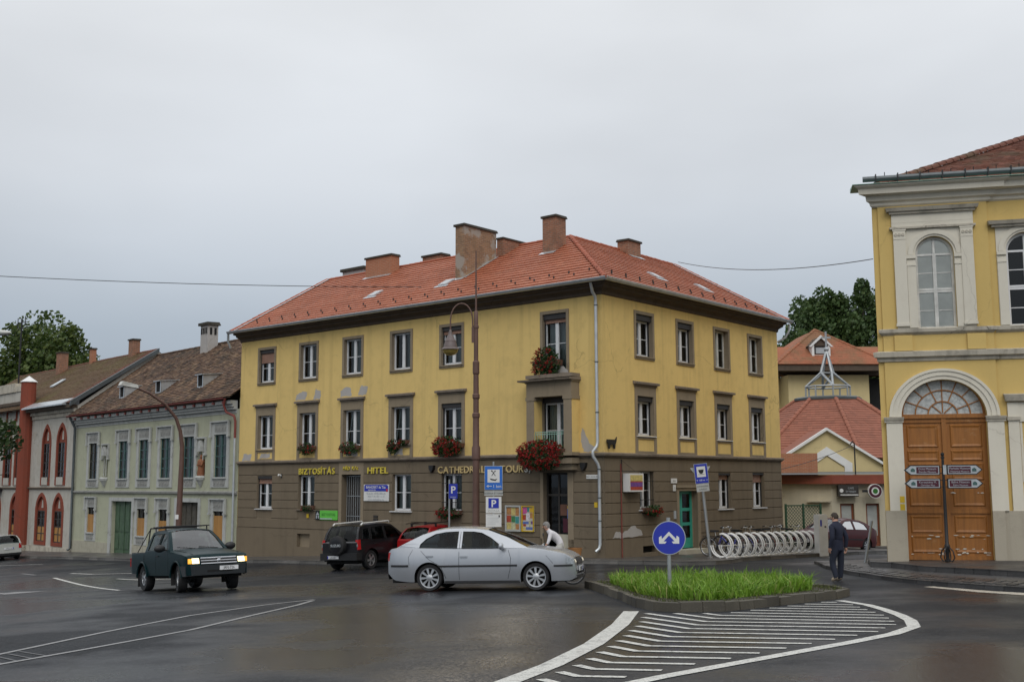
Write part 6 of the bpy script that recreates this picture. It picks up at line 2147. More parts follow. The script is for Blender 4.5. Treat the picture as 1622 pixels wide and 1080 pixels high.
# lattice fence beside the corner house
t = thing('lattice_fence', 'dark green wooden lattice fence panels beside the corner house', 'fence')
LF_ = frame((12.45, 51.3), (0.90, 0.35))
t.matrix_world = LF_ @ T(0, 0, gz(12.6, 51.5))
for x in (0, .95, 1.9):
 MB().box(x - .04, x + .04, -.04, .04, 0, 2.0).build('post', 'fence_green', t)
for p0 in (0.04, .99):
 wd, hh = .87, 1.95
 MB().box(p0, p0 + wd, -.025, .025, 1.9, 1.95).build('rail', 'fence_green', t)
 MB().box(p0, p0 + wd, -.025, .025, .05, .10).build('rail', 'fence_green', t)
 k = -hh
 while k < wd:
  for sgn in (1, -1):
   pts_ = []
   xa, xb = max(0, k), min(wd, k + 1.8)
   if xb - xa < .05:
    continue
   za, zb_ = .1 + (xa - k), .1 + (xb - k)
   if sgn < 0:
    xa2, xb2 = wd - xa, wd - xb
   else:
    xa2, xb2 = xa, xb
   MB().tube([(p0 + xa2, .012 * sgn, za), (p0 + xb2, .012 * sgn, zb_)], .014, 4).build('lath', 'fence_green', t)
  k += .16
# chapel: octagon with a gable and a tubular steel lantern
ch = thing('chapel', 'octagonal yellow chapel with orange tiled roof and steel lantern cross', 'chapel')
CHC = (20.9, 73.5)
ch.matrix_world = T(CHC[0], CHC[1], 0)
R0, R1, ZE, ZR = 8.0, 2.1, 3.9, 7.85
oc = [R(22.5 + 45 * k) for k in range(8)]
off = R(-3)
def ov(k, r):
 a = oc[k % 8] + off - R(22.5) - R(22.5) + R(22.5)
 return (r * math.cos(a), r * math.sin(a))
m = MB()
for k in range(8):
 a, b = ov(k, R0 - .7), ov(k + 1, R0 - .7)
 m.add([(*a, -2), (*b, -2), (*b, ZE + .3), (*a, ZE + .3)], [(0, 1, 2, 3)])
m.build('wall', 'chapel_yellow', ch)
m = MB()
for k in range(8):
 a, b, c, d_ = ov(k, R0), ov(k + 1, R0), ov(k + 1, R1), ov(k, R1)
 m.add([(*a, ZE), (*b, ZE), (*c, ZR - .05), (*d_, ZR - .05)], [(0, 1, 2, 3)])
cro = m.build('roof', 'chapel_tile', ch)
m = MB()
for k in range(8):
 a, b = Vector(ov(k, R0)), Vector(ov(k + 1, R0))
 x = (b - a).normalized()
 midp = (a + b) / 2
 # local frame: x along the eave, y inward
 xx = -x if Vector((-x.y, x.x)).dot(midp) > 0 else x
 F_ = frame((midp.x, midp.y), (xx.x, xx.y))
 if Vector((-xx.y, xx.x)).dot(midp) > 0:
  continue
 hl, hl1 = (b - a).length / 2, (Vector(ov(k + 1, R1)) - Vector(ov(k, R1))).length / 2
 ap0, ap1 = midp.length, ((Vector(ov(k + 1, R1)) + Vector(ov(k, R1))) / 2).length
 m.M = F_
 tile_field(m, F_, (0, ZE + .02), (ap0 - ap1, ZR), lambda t: lerp(-hl, -hl1, t), lambda t: lerp(hl, hl1, t), .28, .27, .03)
m.build('roof_tiles', 'chapel_tile', cro, kind='stuff')
for k in range(8):
 a, b = ov(k, R0), ov(k, R1)
 ridge_line(cro, I4, (*a, ZE + .04), (*b, ZR + .04), r=.15, step=.4, mat='chapel_tile')
MB().lathe([(R1 + .15, ZR - .02), (R1 + .15, ZR + .12), (R1 - .1, ZR + .2)], 8).build('roof_cap', 'zinc_dark', ch)
# gable dormer facing the street
GFc = frame((-2.55, -8.2), (0.985, 0.0))
m = MB(GFc)
gp_ = [(-3.2, -2), (3.2, -2), (3.2, 3.55), (0, 5.55), (-3.2, 3.55)]
m.prism(gp_, 0, 4)
m.build('gable', 'chapel_yellow', ch)
m = MB(GFc)
m.prism([(-1.45, -1), (-1.45, 3.6), (0, 4.55), (1.45, 3.6), (1.45, -1), (1.0, -1), (1.0, 3.4), (0, 4.05), (-1.0, 3.4), (-1.0, -1)], -.08, -.002)
m.build('gable_surround', 'white_paint', ch)
m = MB(GFc)
for s_ in (-1, 1):
 m.prism([(s_ * 3.7, 3.5), (s_ * 3.2, 3.5), (0, 5.5), (0, 5.66), (s_ * 3.2, 3.66), (s_ * 3.7, 3.66)] if s_ > 0 else [(-3.7, 3.66), (-3.2, 3.66), (0, 5.66), (0, 5.5), (-3.2, 3.5), (-3.7, 3.5)], -.25, .12)
m.pieces('gable_coping', 'white_paint', ch)
for s_ in (-1, 1):
 MB(GFc).hexa([(0, .121, 5.5), (s_ * 3.45, .121, 3.4), (s_ * 3.45, 5, 3.4), (0, 5, 5.5), (0, .121, 5.62), (s_ * 3.45, .121, 3.5), (s_ * 3.45, 5, 3.5), (0, 5, 5.62)]).build('gable_roof', 'chapel_tile', ch)
# steel lantern
s_ = MB()
zb_ = ZR + .15
ring = [ov(k, 1.45) for k in range(8)]
for z in (zb_, zb_ + .75):
 s_.tube([(*p, z) for p in ring], .06, 6, closed=True)
top4 = [(.48 * math.cos(R(45 * k * 2 + 20)), .48 * math.sin(R(45 * k * 2 + 20))) for k in range(4)]
for k in range(8):
 s_.tube([(*ring[k], zb_), (*ring[k], zb_ + .75)], .055, 6)
s_.build('lantern_ring', 'galvanised', ch, smooth=50)
s_ = MB()
s_.tube([(*p, zb_ + 1.7) for p in top4], .07, 6, closed=True)
for k in range(4):
 s_.tube([(*top4[k], zb_ + 1.7), (0, 0, zb_ + 3.2)], .085, 6)
 s_.tube([(*top4[k], zb_ + 1.7), (*ring[2 * k], zb_ + .75)], .08, 6)
 s_.tube([(*top4[k], zb_ + 1.7), (*ring[(2 * k + 2) % 8], zb_ + .75)], .08, 6)
s_.build('lantern_frame', 'galvanised', ch, smooth=50)
s_ = MB()
s_.ball((0, 0, zb_ + 3.25), .17)
s_.tube([(0, 0, zb_ + 3.3), (0, 0, zb_ + 4.45)], .065, 6)
s_.box(-.30, .30, -.055, .055, zb_ + 3.98, zb_ + 4.09)
s_.build('cross', 'galvanised', ch)
# brick wall stub beside the kiosk
bs_ = thing('brick_wall', 'pinkish brick wall stub behind the kiosk roof', 'wall')
bs_.matrix_world = frame((16.1, 62), (1, 0))
MB().box(-3.0, .8, 0, .4, -1, 4.1).build('upper_wall', 'brick_clean', bs_)
MB().box(-3.0, .2, -.2, -.002, -1, 3.5).build('lower_wall', 'brick_clean', bs_)
# lower side roof right of the gable
lw = thing('chapel_annex', 'small yellow annex with orange roof right of the chapel gable', 'house')
lw.matrix_world = frame((24.6, 66.5), (1, 0))
MB().box(-2.2, 3, 0, 5, -1, 3.55).build('wall', 'chapel_yellow', lw)
MB().box(-2.4, 3, -.4, .2, 3.55, 3.85).build('eaves', 'white_paint', lw)
MB().hexa([(-1.5, -1.2, 2.3), (3, -1.2, 3.4), (3, -.2, 3.4), (-1.5, -.2, 2.3), (-1.5, -1.2, 2.45), (3, -1.2, 3.6), (3, -.2, 3.6), (-1.5, -.2, 2.45)]).build('roof', 'chapel_tile', lw)
# big house behind
bh = thing('hip_roof_house', 'large yellow house with orange hip roof and dormer behind the chapel', 'house')
bh.matrix_world = frame((27.2, 95), (1, 0.04))
MB().box(-3.6, 3.4, 0, 12, -3, 11.6).build('wall', 'chapel_yellow', bh)
MB().box(-12, -3.61, 2.5, 12, -3, 11.5).build('wing_wall', 'chapel_yellow', bh)
MB().box(3.41, 14, 2.5, 12, -3, 11.5).build('wing_wall', 'dark_room', bh)
m = MB()
m.box(-4.9, 4.9, -1.2, -.1, 11.85, 12.35)
m.box(-12, 14, 1.4, 1.6, 11.7, 12.3)
m.build('eaves', 'soffit_brown', bh)
m = MB()
m.add([(-5.0, -1.3, 12.35), (5.0, -1.3, 12.35), (0, 3.6, 15.95), (0, 9, 15.95), (5.0, 13, 12.35), (-5.0, 13, 12.35)], [(0, 1, 2), (1, 4, 3, 2), (0, 2, 3, 5)])
bro = m.build('roof', 'far_tile', bh)
m = MB()
tile_field(m, I4, (-1.3, 12.4), (3.6, 16.0), lambda t: lerp(-5, -.05, t), lambda t: lerp(5, .05, t), .35, .35, .03)
m.build('roof_tiles', 'far_tile', bro, kind='stuff')
m = MB()
m.add([(-14, 1.2, 12.3), (14, 1.2, 12.3), (14, 5, 14.7), (-14, 5, 14.55)], [(0, 1, 2, 3)])
m.add([(-14, 9, 12.3), (14, 9, 12.3), (14, 5, 14.7), (-14, 5, 14.55)], [(0, 1, 2, 3)])
m.build('wing_roof', 'far_tile', bh)
ridge_line(bro, I4, (-5, -1.3, 12.4), (0, 3.6, 16), r=.14, step=.5, mat='far_tile')
ridge_line(bro, I4, (5, -1.3, 12.4), (0, 3.6, 16), r=.14, step=.5, mat='far_tile')
m = MB()
m.box(-1.5, -1.3, -.2, 1.2, 13.1, 14.15)
m.box(-.1, .1, -.2, 1.2, 13.1, 14.15)
m.box(-1.3, -.1, -.15, -.05, 13.1, 13.3)
m.build('dormer_cheek', 'white_paint', bh)
m = MB()
m.prism([(-1.7, 14.1), (.3, 14.1), (-.7, 14.9)], -.1, 2.2)
m.build('dormer_roof', 'soffit_brown', bh)
MB().prism([(-1.75, 14.0), (-1.55, 14.0), (-.7, 14.75), (.15, 14.0), (.35, 14.0), (-.7, 15.0)], -.3, -.11).build('dormer_gable', 'white_paint', bh)
MB().box(-1.3, -.1, .0, .05, 13.3, 14.1).build('dormer_window', 'dark_frame', bh)
MB().box(-1.1, -.3, -.02, -.001, 13.45, 13.95).build('dormer_pane', 'sign_pale_grey', bh)

# ------------------------------------------------------------------ trees
def tree(label, loc, h, crown, seed, n, leaf, mat, group=None, trunk_r=.4, lobes=14, zc=None):
 rd = random.Random(seed)
 t = thing('tree', label, 'tree', loc, 0, group)
 rx, ry, rz = crown
 zc = zc if zc is not None else h - rz
 m = MB()
 m.tube([(0, 0, -1), (.05, 0, zc * .3), (-.1, .05, zc * .65), (.05, 0, zc)], [trunk_r * 1.15, trunk_r, trunk_r * .8, trunk_r * .5], 9)
 cs = []
 for k in range(lobes):
  while True:
   p = Vector((rd.uniform(-1, 1), rd.uniform(-1, 1), rd.uniform(-1, 1)))
   if p.length < 1:
    break
  p = p.normalized() * (p.length ** .5) * .80
  cs.append((Vector((p.x * rx, p.y * ry, zc + p.z * rz)), rd.uniform(.20, .42)))
 for c, s_ in cs:
  q = Vector((0, 0, zc * rd.uniform(.55, .9)))
  mid_ = q.lerp(c, .5) + Vector((0, 0, -.1 * rz))
  m.tube([q, mid_, c], [trunk_r * .35, trunk_r * .22, trunk_r * .07], 6)
 m.build('trunk', 'bark', t, smooth=50)
 lm = MB()
 per = n // lobes
 for c, s_ in cs:
  q = leaf_cloud(rd, per, c, (rx * s_, ry * s_, rz * s_), leaf, shell=.95)
  lm.add(q.v, q.f)
 q = leaf_cloud(rd, n // 4, (0, 0, zc), (rx * .8, ry * .8, rz * .8), leaf, shell=.9)
 lm.add(q.v, q.f)
 lm.build('crown', mat, t, kind='stuff')
 return t
G_ = 'tall trees behind the houses'
tree('broad green tree rising behind the gothic house roof on the left', (-46.8, 110, -4), 24.0, (6.0, 6, 7.0), 21, 12500, .22, 'leaf_autumn', G_, .5, 34)
tree('shorter green tree cut by the left picture edge behind the turret', (-52.5, 108, -4), 21.5, (4.0, 4.5, 6.0), 22, 6000, .23, 'leaf_autumn', G_, .4, 16)
tree('dark green tree directly behind the big orange hip roof', (31.4, 116, -3), 25.8, (3.6, 4.5, 6.6), 23, 9500, .23, 'leaf_far', G_, .5, 22)
tree('dark green tree between the hip roof and the palace', (36.6, 115, -3), 27.0, (3.7, 4.5, 7.5), 24, 9500, .23, 'leaf_far', G_, .5, 22)
tree('dark green tree filling the gap behind the lantern cross', (34.3, 117, -3), 26.2, (3.6, 4.5, 7.0), 29, 9000, .23, 'leaf_far', G_, .5, 22)
tree('thin pale tree at the end of the side street by the corner house gable', (27.2, 118, -3), 20.0, (2.6, 3, 4.8), 25, 3400, .2, 'leaf_far', G_, .3, 10)
tree('street tree with dark leaves reaching in at the left picture edge', (-15.6, 30.5, gz(-15.5, 30.5)), 6.1, (1.9, 1.9, 1.35), 26, 2300, .075, 'leaf_near', None, .1, 9, zc=4.55)
# ------------------------------------------------------------------ vehicles (local x forward, y left, z up)
def interp(pl, x):
 if x <= pl[0][0]:
  return pl[0][1]
 for (a, b), (c, d) in zip(pl[:-1], pl[1:]):
  if x <= c:
   t = (x - a) / (c - a)
   t = t * t * (3 - 2 * t) * .35 + t * .65
   return b + (d - b) * t
 return pl[-1][1]
class Car:
 def __init__(s, name, label, cat, mat, S):
  s.S, s.mat = S, mat
  s.root = thing(name, label, cat)
  s.hw0 = S['W'] / 2
  s.body()
  if 'cabin' in S:
   s.cabin()
  s.wheels()
 def hw(s, x):
  S = s.S
  L2 = S['L'] / 2
  d = min(L2 - x, x + L2)
  rnd_ = S.get('round', .5)
  f = 1.0
  if d < rnd_:
   f = 1 - S.get('taper', .17) * (1 - d / rnd_) ** 2.2
  return s.hw0 * f
 def yf(s, z):
  S = s.S
  zm = S.get('zmax', .58)
  k = (z - zm) / .5
  return 1 - S.get('bulge', .075) * k * k
 def side_y(s, x, z):
  return s.hw(x) * s.yf(z)
 def zb(s, x):
  S = s.S
  z = interp(S['sill'], x)
  for ax in S['axles']:
   r = S['arch']
   if abs(x - ax) < r:
    z = max(z, S['r'] + math.sqrt(r * r - (x - ax) ** 2) * 1.0)
  return z
 def body(s):
  S = s.S
  L2 = S['L'] / 2
  X = set()
  k = 0
  n = 40
  for i in range(n + 1):
   X.add(round(-L2 + S['L'] * i / n, 4))
  for e in (.02, .05, .09, .15):
   X.add(L2 - e)
   X.add(-L2 + e)
  for ax in S['axles']:
   for i in range(-9, 10):
    X.add(round(ax + S['arch'] * math.sin(i * math.pi / 18) * .999, 4))
   X.add(ax - S['arch'] - .002)
   X.add(ax + S['arch'] + .002)
  X = sorted(X)
  ts = [0, .1, .25, .42, .6, .78, .92, 1.0]
  vs, fs = [], []
  m = 0
  for x in X:
   z0, z1 = s.zb(x), interp(S['top'], x)
   z0 = min(z0, z1 - .04)
   row = []
   for t in ts:
    z = z0 + (z1 - z0) * t
    row.append((s.side_y(x, z), z))
   ys_, zs_ = row[-1]
   bed = S.get('bed')
   if bed and bed[0] < x < bed[1]:
    top_ = [(ys_ - .05, zs_ + .01), (ys_ - .08, zs_ - .02), (ys_ - .09, bed[2]), (ys_ * .5, bed[2]), (0, bed[2])]
   else:
    c = interp(S['crown'], x)
    top_ = [(ys_ * .93, zs_ + c * .35), (ys_ * .78, zs_ + c * .62), (ys_ * .52, zs_ + c * .86), (ys_ * .25, zs_ + c * .97), (0, zs_ + c)]
   half = row + top_
   full = [(x, y, z) for y, z in half] + [(x, -y, z) for y, z in half[-2::-1]]
   m = len(full)
   vs += full
  for i in range(len(X) - 1):
   for k in range(m - 1):
    fs.append((i * m + k, i * m + k + 1, (i + 1) * m + k + 1, (i + 1) * m + k))
  fs.append(tuple(range(m)))
  fs.append(tuple((len(X) - 1) * m + k for k in range(m)))
  b = MB()
  b.add(vs, fs)
  b.build('body', s.mat, s.root, smooth=32)
  # dark underside, wheel housings
  u = MB()
  zf = S['floor']
  ax0, ax1 = S['axles']
  r = S['arch']
  hwu = s.hw0 * .80
  for a, c in ((-L2 + .12, ax0 - r), (ax0 + r, ax1 - r), (ax1 + r, L2 - .12)):
   if c - a > .05:
    u.box(a, c, -hwu, hwu, zf, zf + .25)
  for ax in S['axles']:
   u.box(ax - r, ax + r, -s.hw0 * .6, s.hw0 * .6, zf + .05, S['r'] + r)
   n = 12
   for sg in (-1, 1):
    q = []
    for i in range(n + 1):
     t = math.pi * i / n
     q.append((ax + r * 1.0 * math.cos(t), S['r'] + r * math.sin(t)))
    for (xa, za), (xb, zb_) in zip(q[:-1], q[1:]):
     u.add([(xa, sg * s.hw0 * .55, za), (xb, sg * s.hw0 * .55, zb_), (xb, sg * s.hw0 * .90, zb_), (xa, sg * s.hw0 * .90, za)], [(0, 1, 2, 3)])
  u.build('underbody', 'dark_void', s.root)
 def wheels(s):
  S = s.S
  r, w_ = S['r'], S.get('tw', .2)
  key = ('wheel', r, w_, S.get('rim', 'alloy'), S.get('spokes', 8))
  if key not in _tc:
   t = MB()
   rr = S.get('rimr', r * .66)
   t.lathe([(rr, -w_ / 2 + .012), (r * .93, -w_ / 2), (r * .985, -w_ * .38), (r, -w_ * .2), (r, w_ * .2), (r * .985, w_ * .38), (r * .93, w_ / 2), (rr, w_ / 2 - .012)], 28, axis='y', caps=False)
   tm = t.mesh('tyre', 'tyre_rubber', smooth=45)
   q = MB()
   n = S.get('spokes', 8)
   yo = -w_ / 2 + .02
   q.lathe([(rr, w_ / 2 - .02), (rr, yo), (rr * .90, yo + .004), (rr * .88, yo + .03)], 28, axis='y', caps=False)
   for k in range(n):
    a = 2 * math.pi * k / n
    da0, da1 = .62 * math.pi / n, .40 * math.pi / n
    P = []
    for yy in (yo + .035, yo + .008):
     for ra, dd in ((rr * .28, -da0), (rr * .28, da0), (rr * .9, da1), (rr * .9, -da1)):
      P.append((ra * math.cos(a + dd), yy - (.004 if ra < rr * .5 else 0), ra * math.sin(a + dd)))
    q.hexa(P)
   q.lathe([(.001, yo - .002), (rr * .2, yo - .002), (rr * .34, yo + .012)], 16, axis='y', caps=False)
   rm = q.mesh('rim', S.get('rim', 'alloy'), smooth=40)
   d_ = MB()
   d_.lathe([(.001, yo + .06), (rr, yo + .06)], 20, axis='y', caps=False)
   dm_ = d_.mesh('wheel_disc', 'dark_void')
   _tc[key] = (tm, rm, dm_)
  tm, rm, dm_ = _tc[key]
  for i, ax in enumerate(S['axles']):
   for sg in (-1, 1):
    y = sg * (s.hw0 - w_ / 2 - .035)
    st_ = S.get('steer', 0) if i == 1 else 0
    M = T(ax, y, r) @ RZ(st_) @ (RZ(math.pi) if sg > 0 else I4) @ Matrix.Rotation(random.uniform(0, 1), 4, 'Y')
    tw = inst('wheel', tm, s.root, M)
    inst('rim', rm, tw)
    inst('wheel_disc', dm_, tw)
 def cab_y(s, x, z):
  S = s.S
  zb_, zt = interp(S['top'], x), S['roofz']
  yb = s.side_y(x, interp(S['top'], x)) - .012
  t = max(0, min(1, (z - S['belt']) / (zt - S['belt'])))
  return yb * (1 - t) + (s.hw0 * S.get('roofw', .74)) * t - .03 * t * (1 - t) * -1
 def cabin(s):
  S = s.S
  o = S['cabin']                       # outline over the top from the windscreen foot to the tail
  belt = S['belt']
  foot = [(o[-1][0], o[-1][1] - .06), (o[0][0], o[0][1] - .06)]
  poly = o + foot
  for sg in (-1, 1):
   m = MB()
   loops = [poly] + S['windows']
   # refine the outer loop
   ref = []
   for i in range(len(poly)):
    a, b = poly[i], poly[(i + 1) % len(poly)]
    for k in range(3):
     ref.append((lerp(a[0], b[0], k / 3), lerp(a[1], b[1], k / 3)))
   L_ = [ref] + S['windows']
   tri = tessellate_polygon([[Vector((a, b, 0)) for a, b in l] for l in L_])
   flat = [q for l in L_ for q in l]
   m.add([(a, sg * s.cab_y(a, b), b) for a, b in flat], [tuple(t) for t in tri])
   for wv in S['windows']:
    n = len(wv)
    m.add([(a, sg * s.cab_y(a, b), b) for a, b in wv] + [(a, sg * (s.cab_y(a, b) - .03), b) for a, b in wv], [(i, (i + 1) % n, (i + 1) % n + n, i + n) for i in range(n)])
   m.build('cabin_side', s.mat, s.root)
   for wv in S['windows']:
    g_ = MB()
    tri = tessellate_polygon([[Vector((a, b, 0)) for a, b in wv]])
    g_.add([(a, sg * (s.cab_y(a, b) - .015), b) for a, b in wv], [tuple(t) for t in tri])
    g_.build('side_window', 'car_glass', s.root)
    tr_ = MB()
    tr_.tube([(a, sg * (s.cab_y(a, b) + .002), b) for a, b in wv], .006, 5, closed=True)
    tr_.build('window_trim', 'black_plastic', s.root)
  # top surfaces
  def lofts(name, pts, mat, f0=1.0, crown=.03, off=0.0):
   m = MB()
   fr_ = [-1, -.96, -.85, -.6, -.3, 0, .3, .6, .85, .96, 1]
   vs = []
   for x, z in pts:
    y = s.cab_y(x, z) * f0
    for f in fr_:
     vs.append((x + off * .3, y * f, z + crown * (1 - f * f) - .012 * abs(f) ** 8 + off))
   k = len(fr_)
   m.add(vs, [(i * k + j, i * k + j + 1, (i + 1) * k + j + 1, (i + 1) * k + j) for i in range(len(pts) - 1) for j in range(k - 1)])
   return m.build(name, mat, s.root, smooth=30)
  iw, ir = S['screen'], S['rear']
  def densify(p, n=4):
   r_ = []
   for a, b in zip(p[:-1], p[1:]):
    r_ += [(lerp(a[0], b[0], k / n), lerp(a[1], b[1], k / n)) for k in range(n)]
   return r_ + [p[-1]]
  lofts('roof', densify(o[iw:ir + 1]), s.mat, 1.0, S.get('roofcrown', .05))
  def panel(name, pa):
   """glass with body-coloured pillars at its sides"""
   pd = densify(pa, 3)
   lofts(name, pd, 'screen_glass' if name == 'windscreen' else 'car_glass', .90, .04, -.004)
   for sg in (-1, 1):
    m = MB()
    vs = []
    for x, z in pd:
     y = s.cab_y(x, z)
     vs += [(x, sg * y, z - .012), (x, sg * y * .955, z + .012), (x, sg * y * .88, z + .008)]
    m.add(vs, [(i * 3 + j, i * 3 + j + 1, i * 3 + j + 4, i * 3 + j + 3) for i in range(len(pd) - 1) for j in range(2)])
    m.build('pillar', s.mat, s.root, smooth=60)
  panel('windscreen', o[:iw + 1])
  if S.get('rearglass', True):
   panel('rear_window', o[ir:])
  else:
   lofts('tailgate', densify(o[ir:]), s.mat)
  i_ = MB()
  xa, xb = o[-1][0] + .35, o[0][0] - .55
  i_.box(xa, xb, -s.hw0 * .72, s.hw0 * .72, belt - .35, belt - .12)
  for x in S.get('seats', (-.1, -.95)):
   for y in (-.36, .36):
    i_.box(x - .12, x + .05, y - .22, y + .22, belt - .3, belt + .22)
    i_.box(x - .1, x + .02, y - .12, y + .12, belt + .22, belt + .36)
  i_.box(o[0][0] - .6, o[0][0] - .1, -s.hw0 * .75, s.hw0 * .75, belt - .3, belt - .02)
  i_.build('interior', 'seat_dark', s.root)
 # ---- details
 def strip(s, name, x0, x1, z, h, mat, out_=.012, sides=(-1, 1), n=14):
  for sg in sides:
   m = MB()
   vs = []
   for i in range(n + 1):
    x = lerp(x0, x1, i / n)
    y = s.side_y(x, z)
    vs += [(x, sg * (y - .01), z - h / 2), (x, sg * (y + out_), z - h / 2 + .006), (x, sg * (y + out_), z + h / 2 - .006), (x, sg * (y - .01), z + h / 2)]
   m.add(vs, [(i * 4 + j, i * 4 + j + 1, i * 4 + j + 5, i * 4 + j + 4) for i in range(n) for j in range(3)] + [(0, 1, 2, 3), (n * 4, n * 4 + 1, n * 4 + 2, n * 4 + 3)])
   m.build(name, mat, s.root)
 def seam(s, pts, w_=.006, sides=(-1, 1)):
  """thin dark shut line along (x, z) points on the flank"""
  for sg in sides:
   m = MB()
   q = []
   for a, b in zip(pts[:-1], pts[1:]):
    n = max(1, int(math.hypot(b[0] - a[0], b[1] - a[1]) / .07))
    q += [(lerp(a[0], b[0], k / n), lerp(a[1], b[1], k / n)) for k in range(n)]
   q.append(pts[-1])
   top_ = interp(s.S['top'], q[0][0])
   m.tube([(x, sg * ((s.side_y(x, z) if z <= interp(s.S['top'], x) else s.cab_y(x, z)) - .002), z) for x, z in q], w_, 4)
   m.build('door_seam', 'dark_void', s.root)
 def handle(s, x, z, mat, sides=(-1, 1)):
  for sg in sides:
   y = s.side_y(x, z)
   MB().box(x - .09, x + .09, sg * (y + .018) - .012, sg * (y + .018) + .012, z - .016, z + .016).build('door_handle', mat, s.root)
 def mirror(s, x, z, mat, k=1.0):
  for sg in (-1, 1):
   y = s.side_y(x, z - .05)
   MB().ball((x, sg * (y + .12 * k), z + .03), (.06 * k, .11 * k, .075 * k), 10, 7).build('mirror', mat, s.root, smooth=True)
   MB().tube([(x, sg * (y - .03), z - .02), (x, sg * (y + .08), z)], .022, 6).build('mirror_arm', 'black_plastic', s.root)
 def patch_front(s, name, y0, y1, z0, z1, mat, end=1, out_=.008, wrap=0.0, x1=None, n=5):
  """a lamp or panel lying on the nose or tail, following its rounding"""
  m = MB()
  vs = []
  for i in range(n + 1):
   y = lerp(y0, y1, i / n)
   for z in (z0, (z0 + z1) / 2, z1):
    vs.append((end * (s.nose_x(abs(y), z, end) + out_), y, z))
  m.add(vs, [(i * 3 + j, i * 3 + j + 1, i * 3 + j + 4, i * 3 + j + 3) for i in range(n) for j in range(2)])
  return m.build(name, mat, s.root, smooth=60)
 def nose_x(s, y, z, end):
  """largest |x| at which the body still covers (y, z)"""
  L2 = s.S['L'] / 2
  lo, hi = L2 - .9, L2
  f = lambda d: s.side_y(end * d, z) >= y and interp(s.S['top'], end * d) >= z - .03
  if f(hi):
   return hi
  for _ in range(24):
   md = (lo + hi) / 2
   if f(md):
    lo = md
   else:
    hi = md
  return lo
 def plate(s, end, z, text, y=0.0, eu=True, wd=.52):
  x = end * (s.nose_x(.26, z, end) + .02)
  o = MB().box(x - .008, x + .008, y - wd / 2, y + wd / 2, z, z + .11).build('number_plate', 'plate_white', s.root)
  if eu:
   MB().box(x - .0095, x + .0095, y - end * -.0 + (-wd / 2 if end < 0 else wd / 2 - .045), y + (-wd / 2 + .045 if end < 0 else wd / 2), z + .004, z + .106).build('plate_band', 'sign_blue', o)
  M = T(x + end * .0105, y, z + .018) @ RZ(R(90) if end > 0 else R(-90))
  inst('print', textmesh(text, .105, .0008, 'sign_black', 'CENTER', .0, .85), o, M)
 def place(s, x, y, rz):
  s.root.matrix_world = gmat(x, y, rz, .0)

# ---- silver saloon crossing the picture
S1 = dict(L=4.57, W=1.77, r=.318, tw=.2, rimr=.238, spokes=9, axles=(-1.215, 1.365), arch=.365, floor=.2,
          sill=[(-2.285, .42), (-2.1, .26), (-1.7, .22), (-.8, .2), (1.0, .2), (1.8, .22), (2.15, .22), (2.285, .28)],
          top=[(-2.285, .92), (-2.2, 1.0), (-1.9, 1.025), (-1.4, 1.005), (-.5, .98), (.5, .965), (.95, .975), (1.15, .97), (1.5, .935), (1.85, .875), (2.05, .82), (2.18, .745), (2.25, .65), (2.285, .50)],
          crown=[(-2.285, .0), (-2.0, .04), (-1.5, .06), (.8, .045), (1.3, .06), (1.9, .055), (2.2, .03), (2.285, .0)],
          belt=.97, roofz=1.455, roofw=.64, taper=.24, round=.62, zmax=.62, bulge=.10,
          cabin=[(1.17, .98), (.68, 1.22), (.17, 1.405), (-.1, 1.44), (-.5, 1.458), (-.85, 1.45), (-1.1, 1.415), (-1.4, 1.33), (-1.72, 1.18), (-2.04, 1.025)], screen=2, rear=7,
          windows=[[(-.42, 1.0), (.60, .99), (.52, 1.05), (.28, 1.225), (.04, 1.345), (-.15, 1.375), (-.42, 1.385)], [(-1.47, 1.025), (-.53, 1.005), (-.53, 1.388), (-.85, 1.378), (-1.1, 1.335), (-1.32, 1.225), (-1.45, 1.10)]])
c = Car('silver_car', 'silver four-door saloon car driving past the yellow house', 'car', 'silver_paint', S1)
c.strip('side_moulding', -.98, .93, .585, .05, 'black_plastic')
c.strip('bumper_moulding', -2.2, -1.72, .60, .055, 'black_plastic')
c.strip('bumper_moulding', 1.80, 2.22, .565, .05, 'black_plastic')
c.strip('sill_strip', -.84, .98, .225, .10, 'black_plastic', .004)
c.seam([(-.475, .26), (-.475, .98), (-.475, 1.38)])
c.seam([(.72, .94), (.78, .75), (.76, .5), (.70, .28)])
c.seam([(-.80, .30), (-.92, .58), (-1.22, .75), (-1.42, .95)])
c.seam([(-1.62, .98), (-1.72, .80), (-1.70, .62)], .005)
c.seam([(1.62, .80), (1.78, .62)], .005)
c.handle(-.36, .80, 'silver_paint')
c.handle(-1.20, .82, 'silver_paint')
c.mirror(.58, 1.0, 'silver_paint', 1.15)
c.patch_front('bumper_lower', -.66, .66, .24, .33, 'black_plastic', 1, .012)
c.patch_front('air_intake', -.62, .62, .36, .44, 'dark_void', 1, .006)
c.patch_front('grille', -.36, .36, .57, .72, 'black_plastic', 1, .012)
c.patch_front('grille_frame', -.40, .40, .72, .745, 'chrome', 1, .014)
for sg in (-1, 1):
 c.patch_front('headlight', sg * .42, sg * .80, .60, .73, 'lamp_lens', 1, .012)
 c.patch_front('headlight_bulb', sg * .52, sg * .64, .63, .70, 'lit_lens_soft', 1, .018)
 c.patch_front('fog_light', sg * .52, sg * .68, .36, .43, 'lamp_lens', 1, .012)
 c.patch_front('tail_light', sg * .50, sg * .70, .72, .92, 'red_lens', -1, .01)
c.plate(1, .42, 'LBX-302')
c.plate(-1, .62, 'LBX-302')
c.patch_front('bumper_lower', -.66, .66, .28, .40, 'black_plastic', -1, .01)
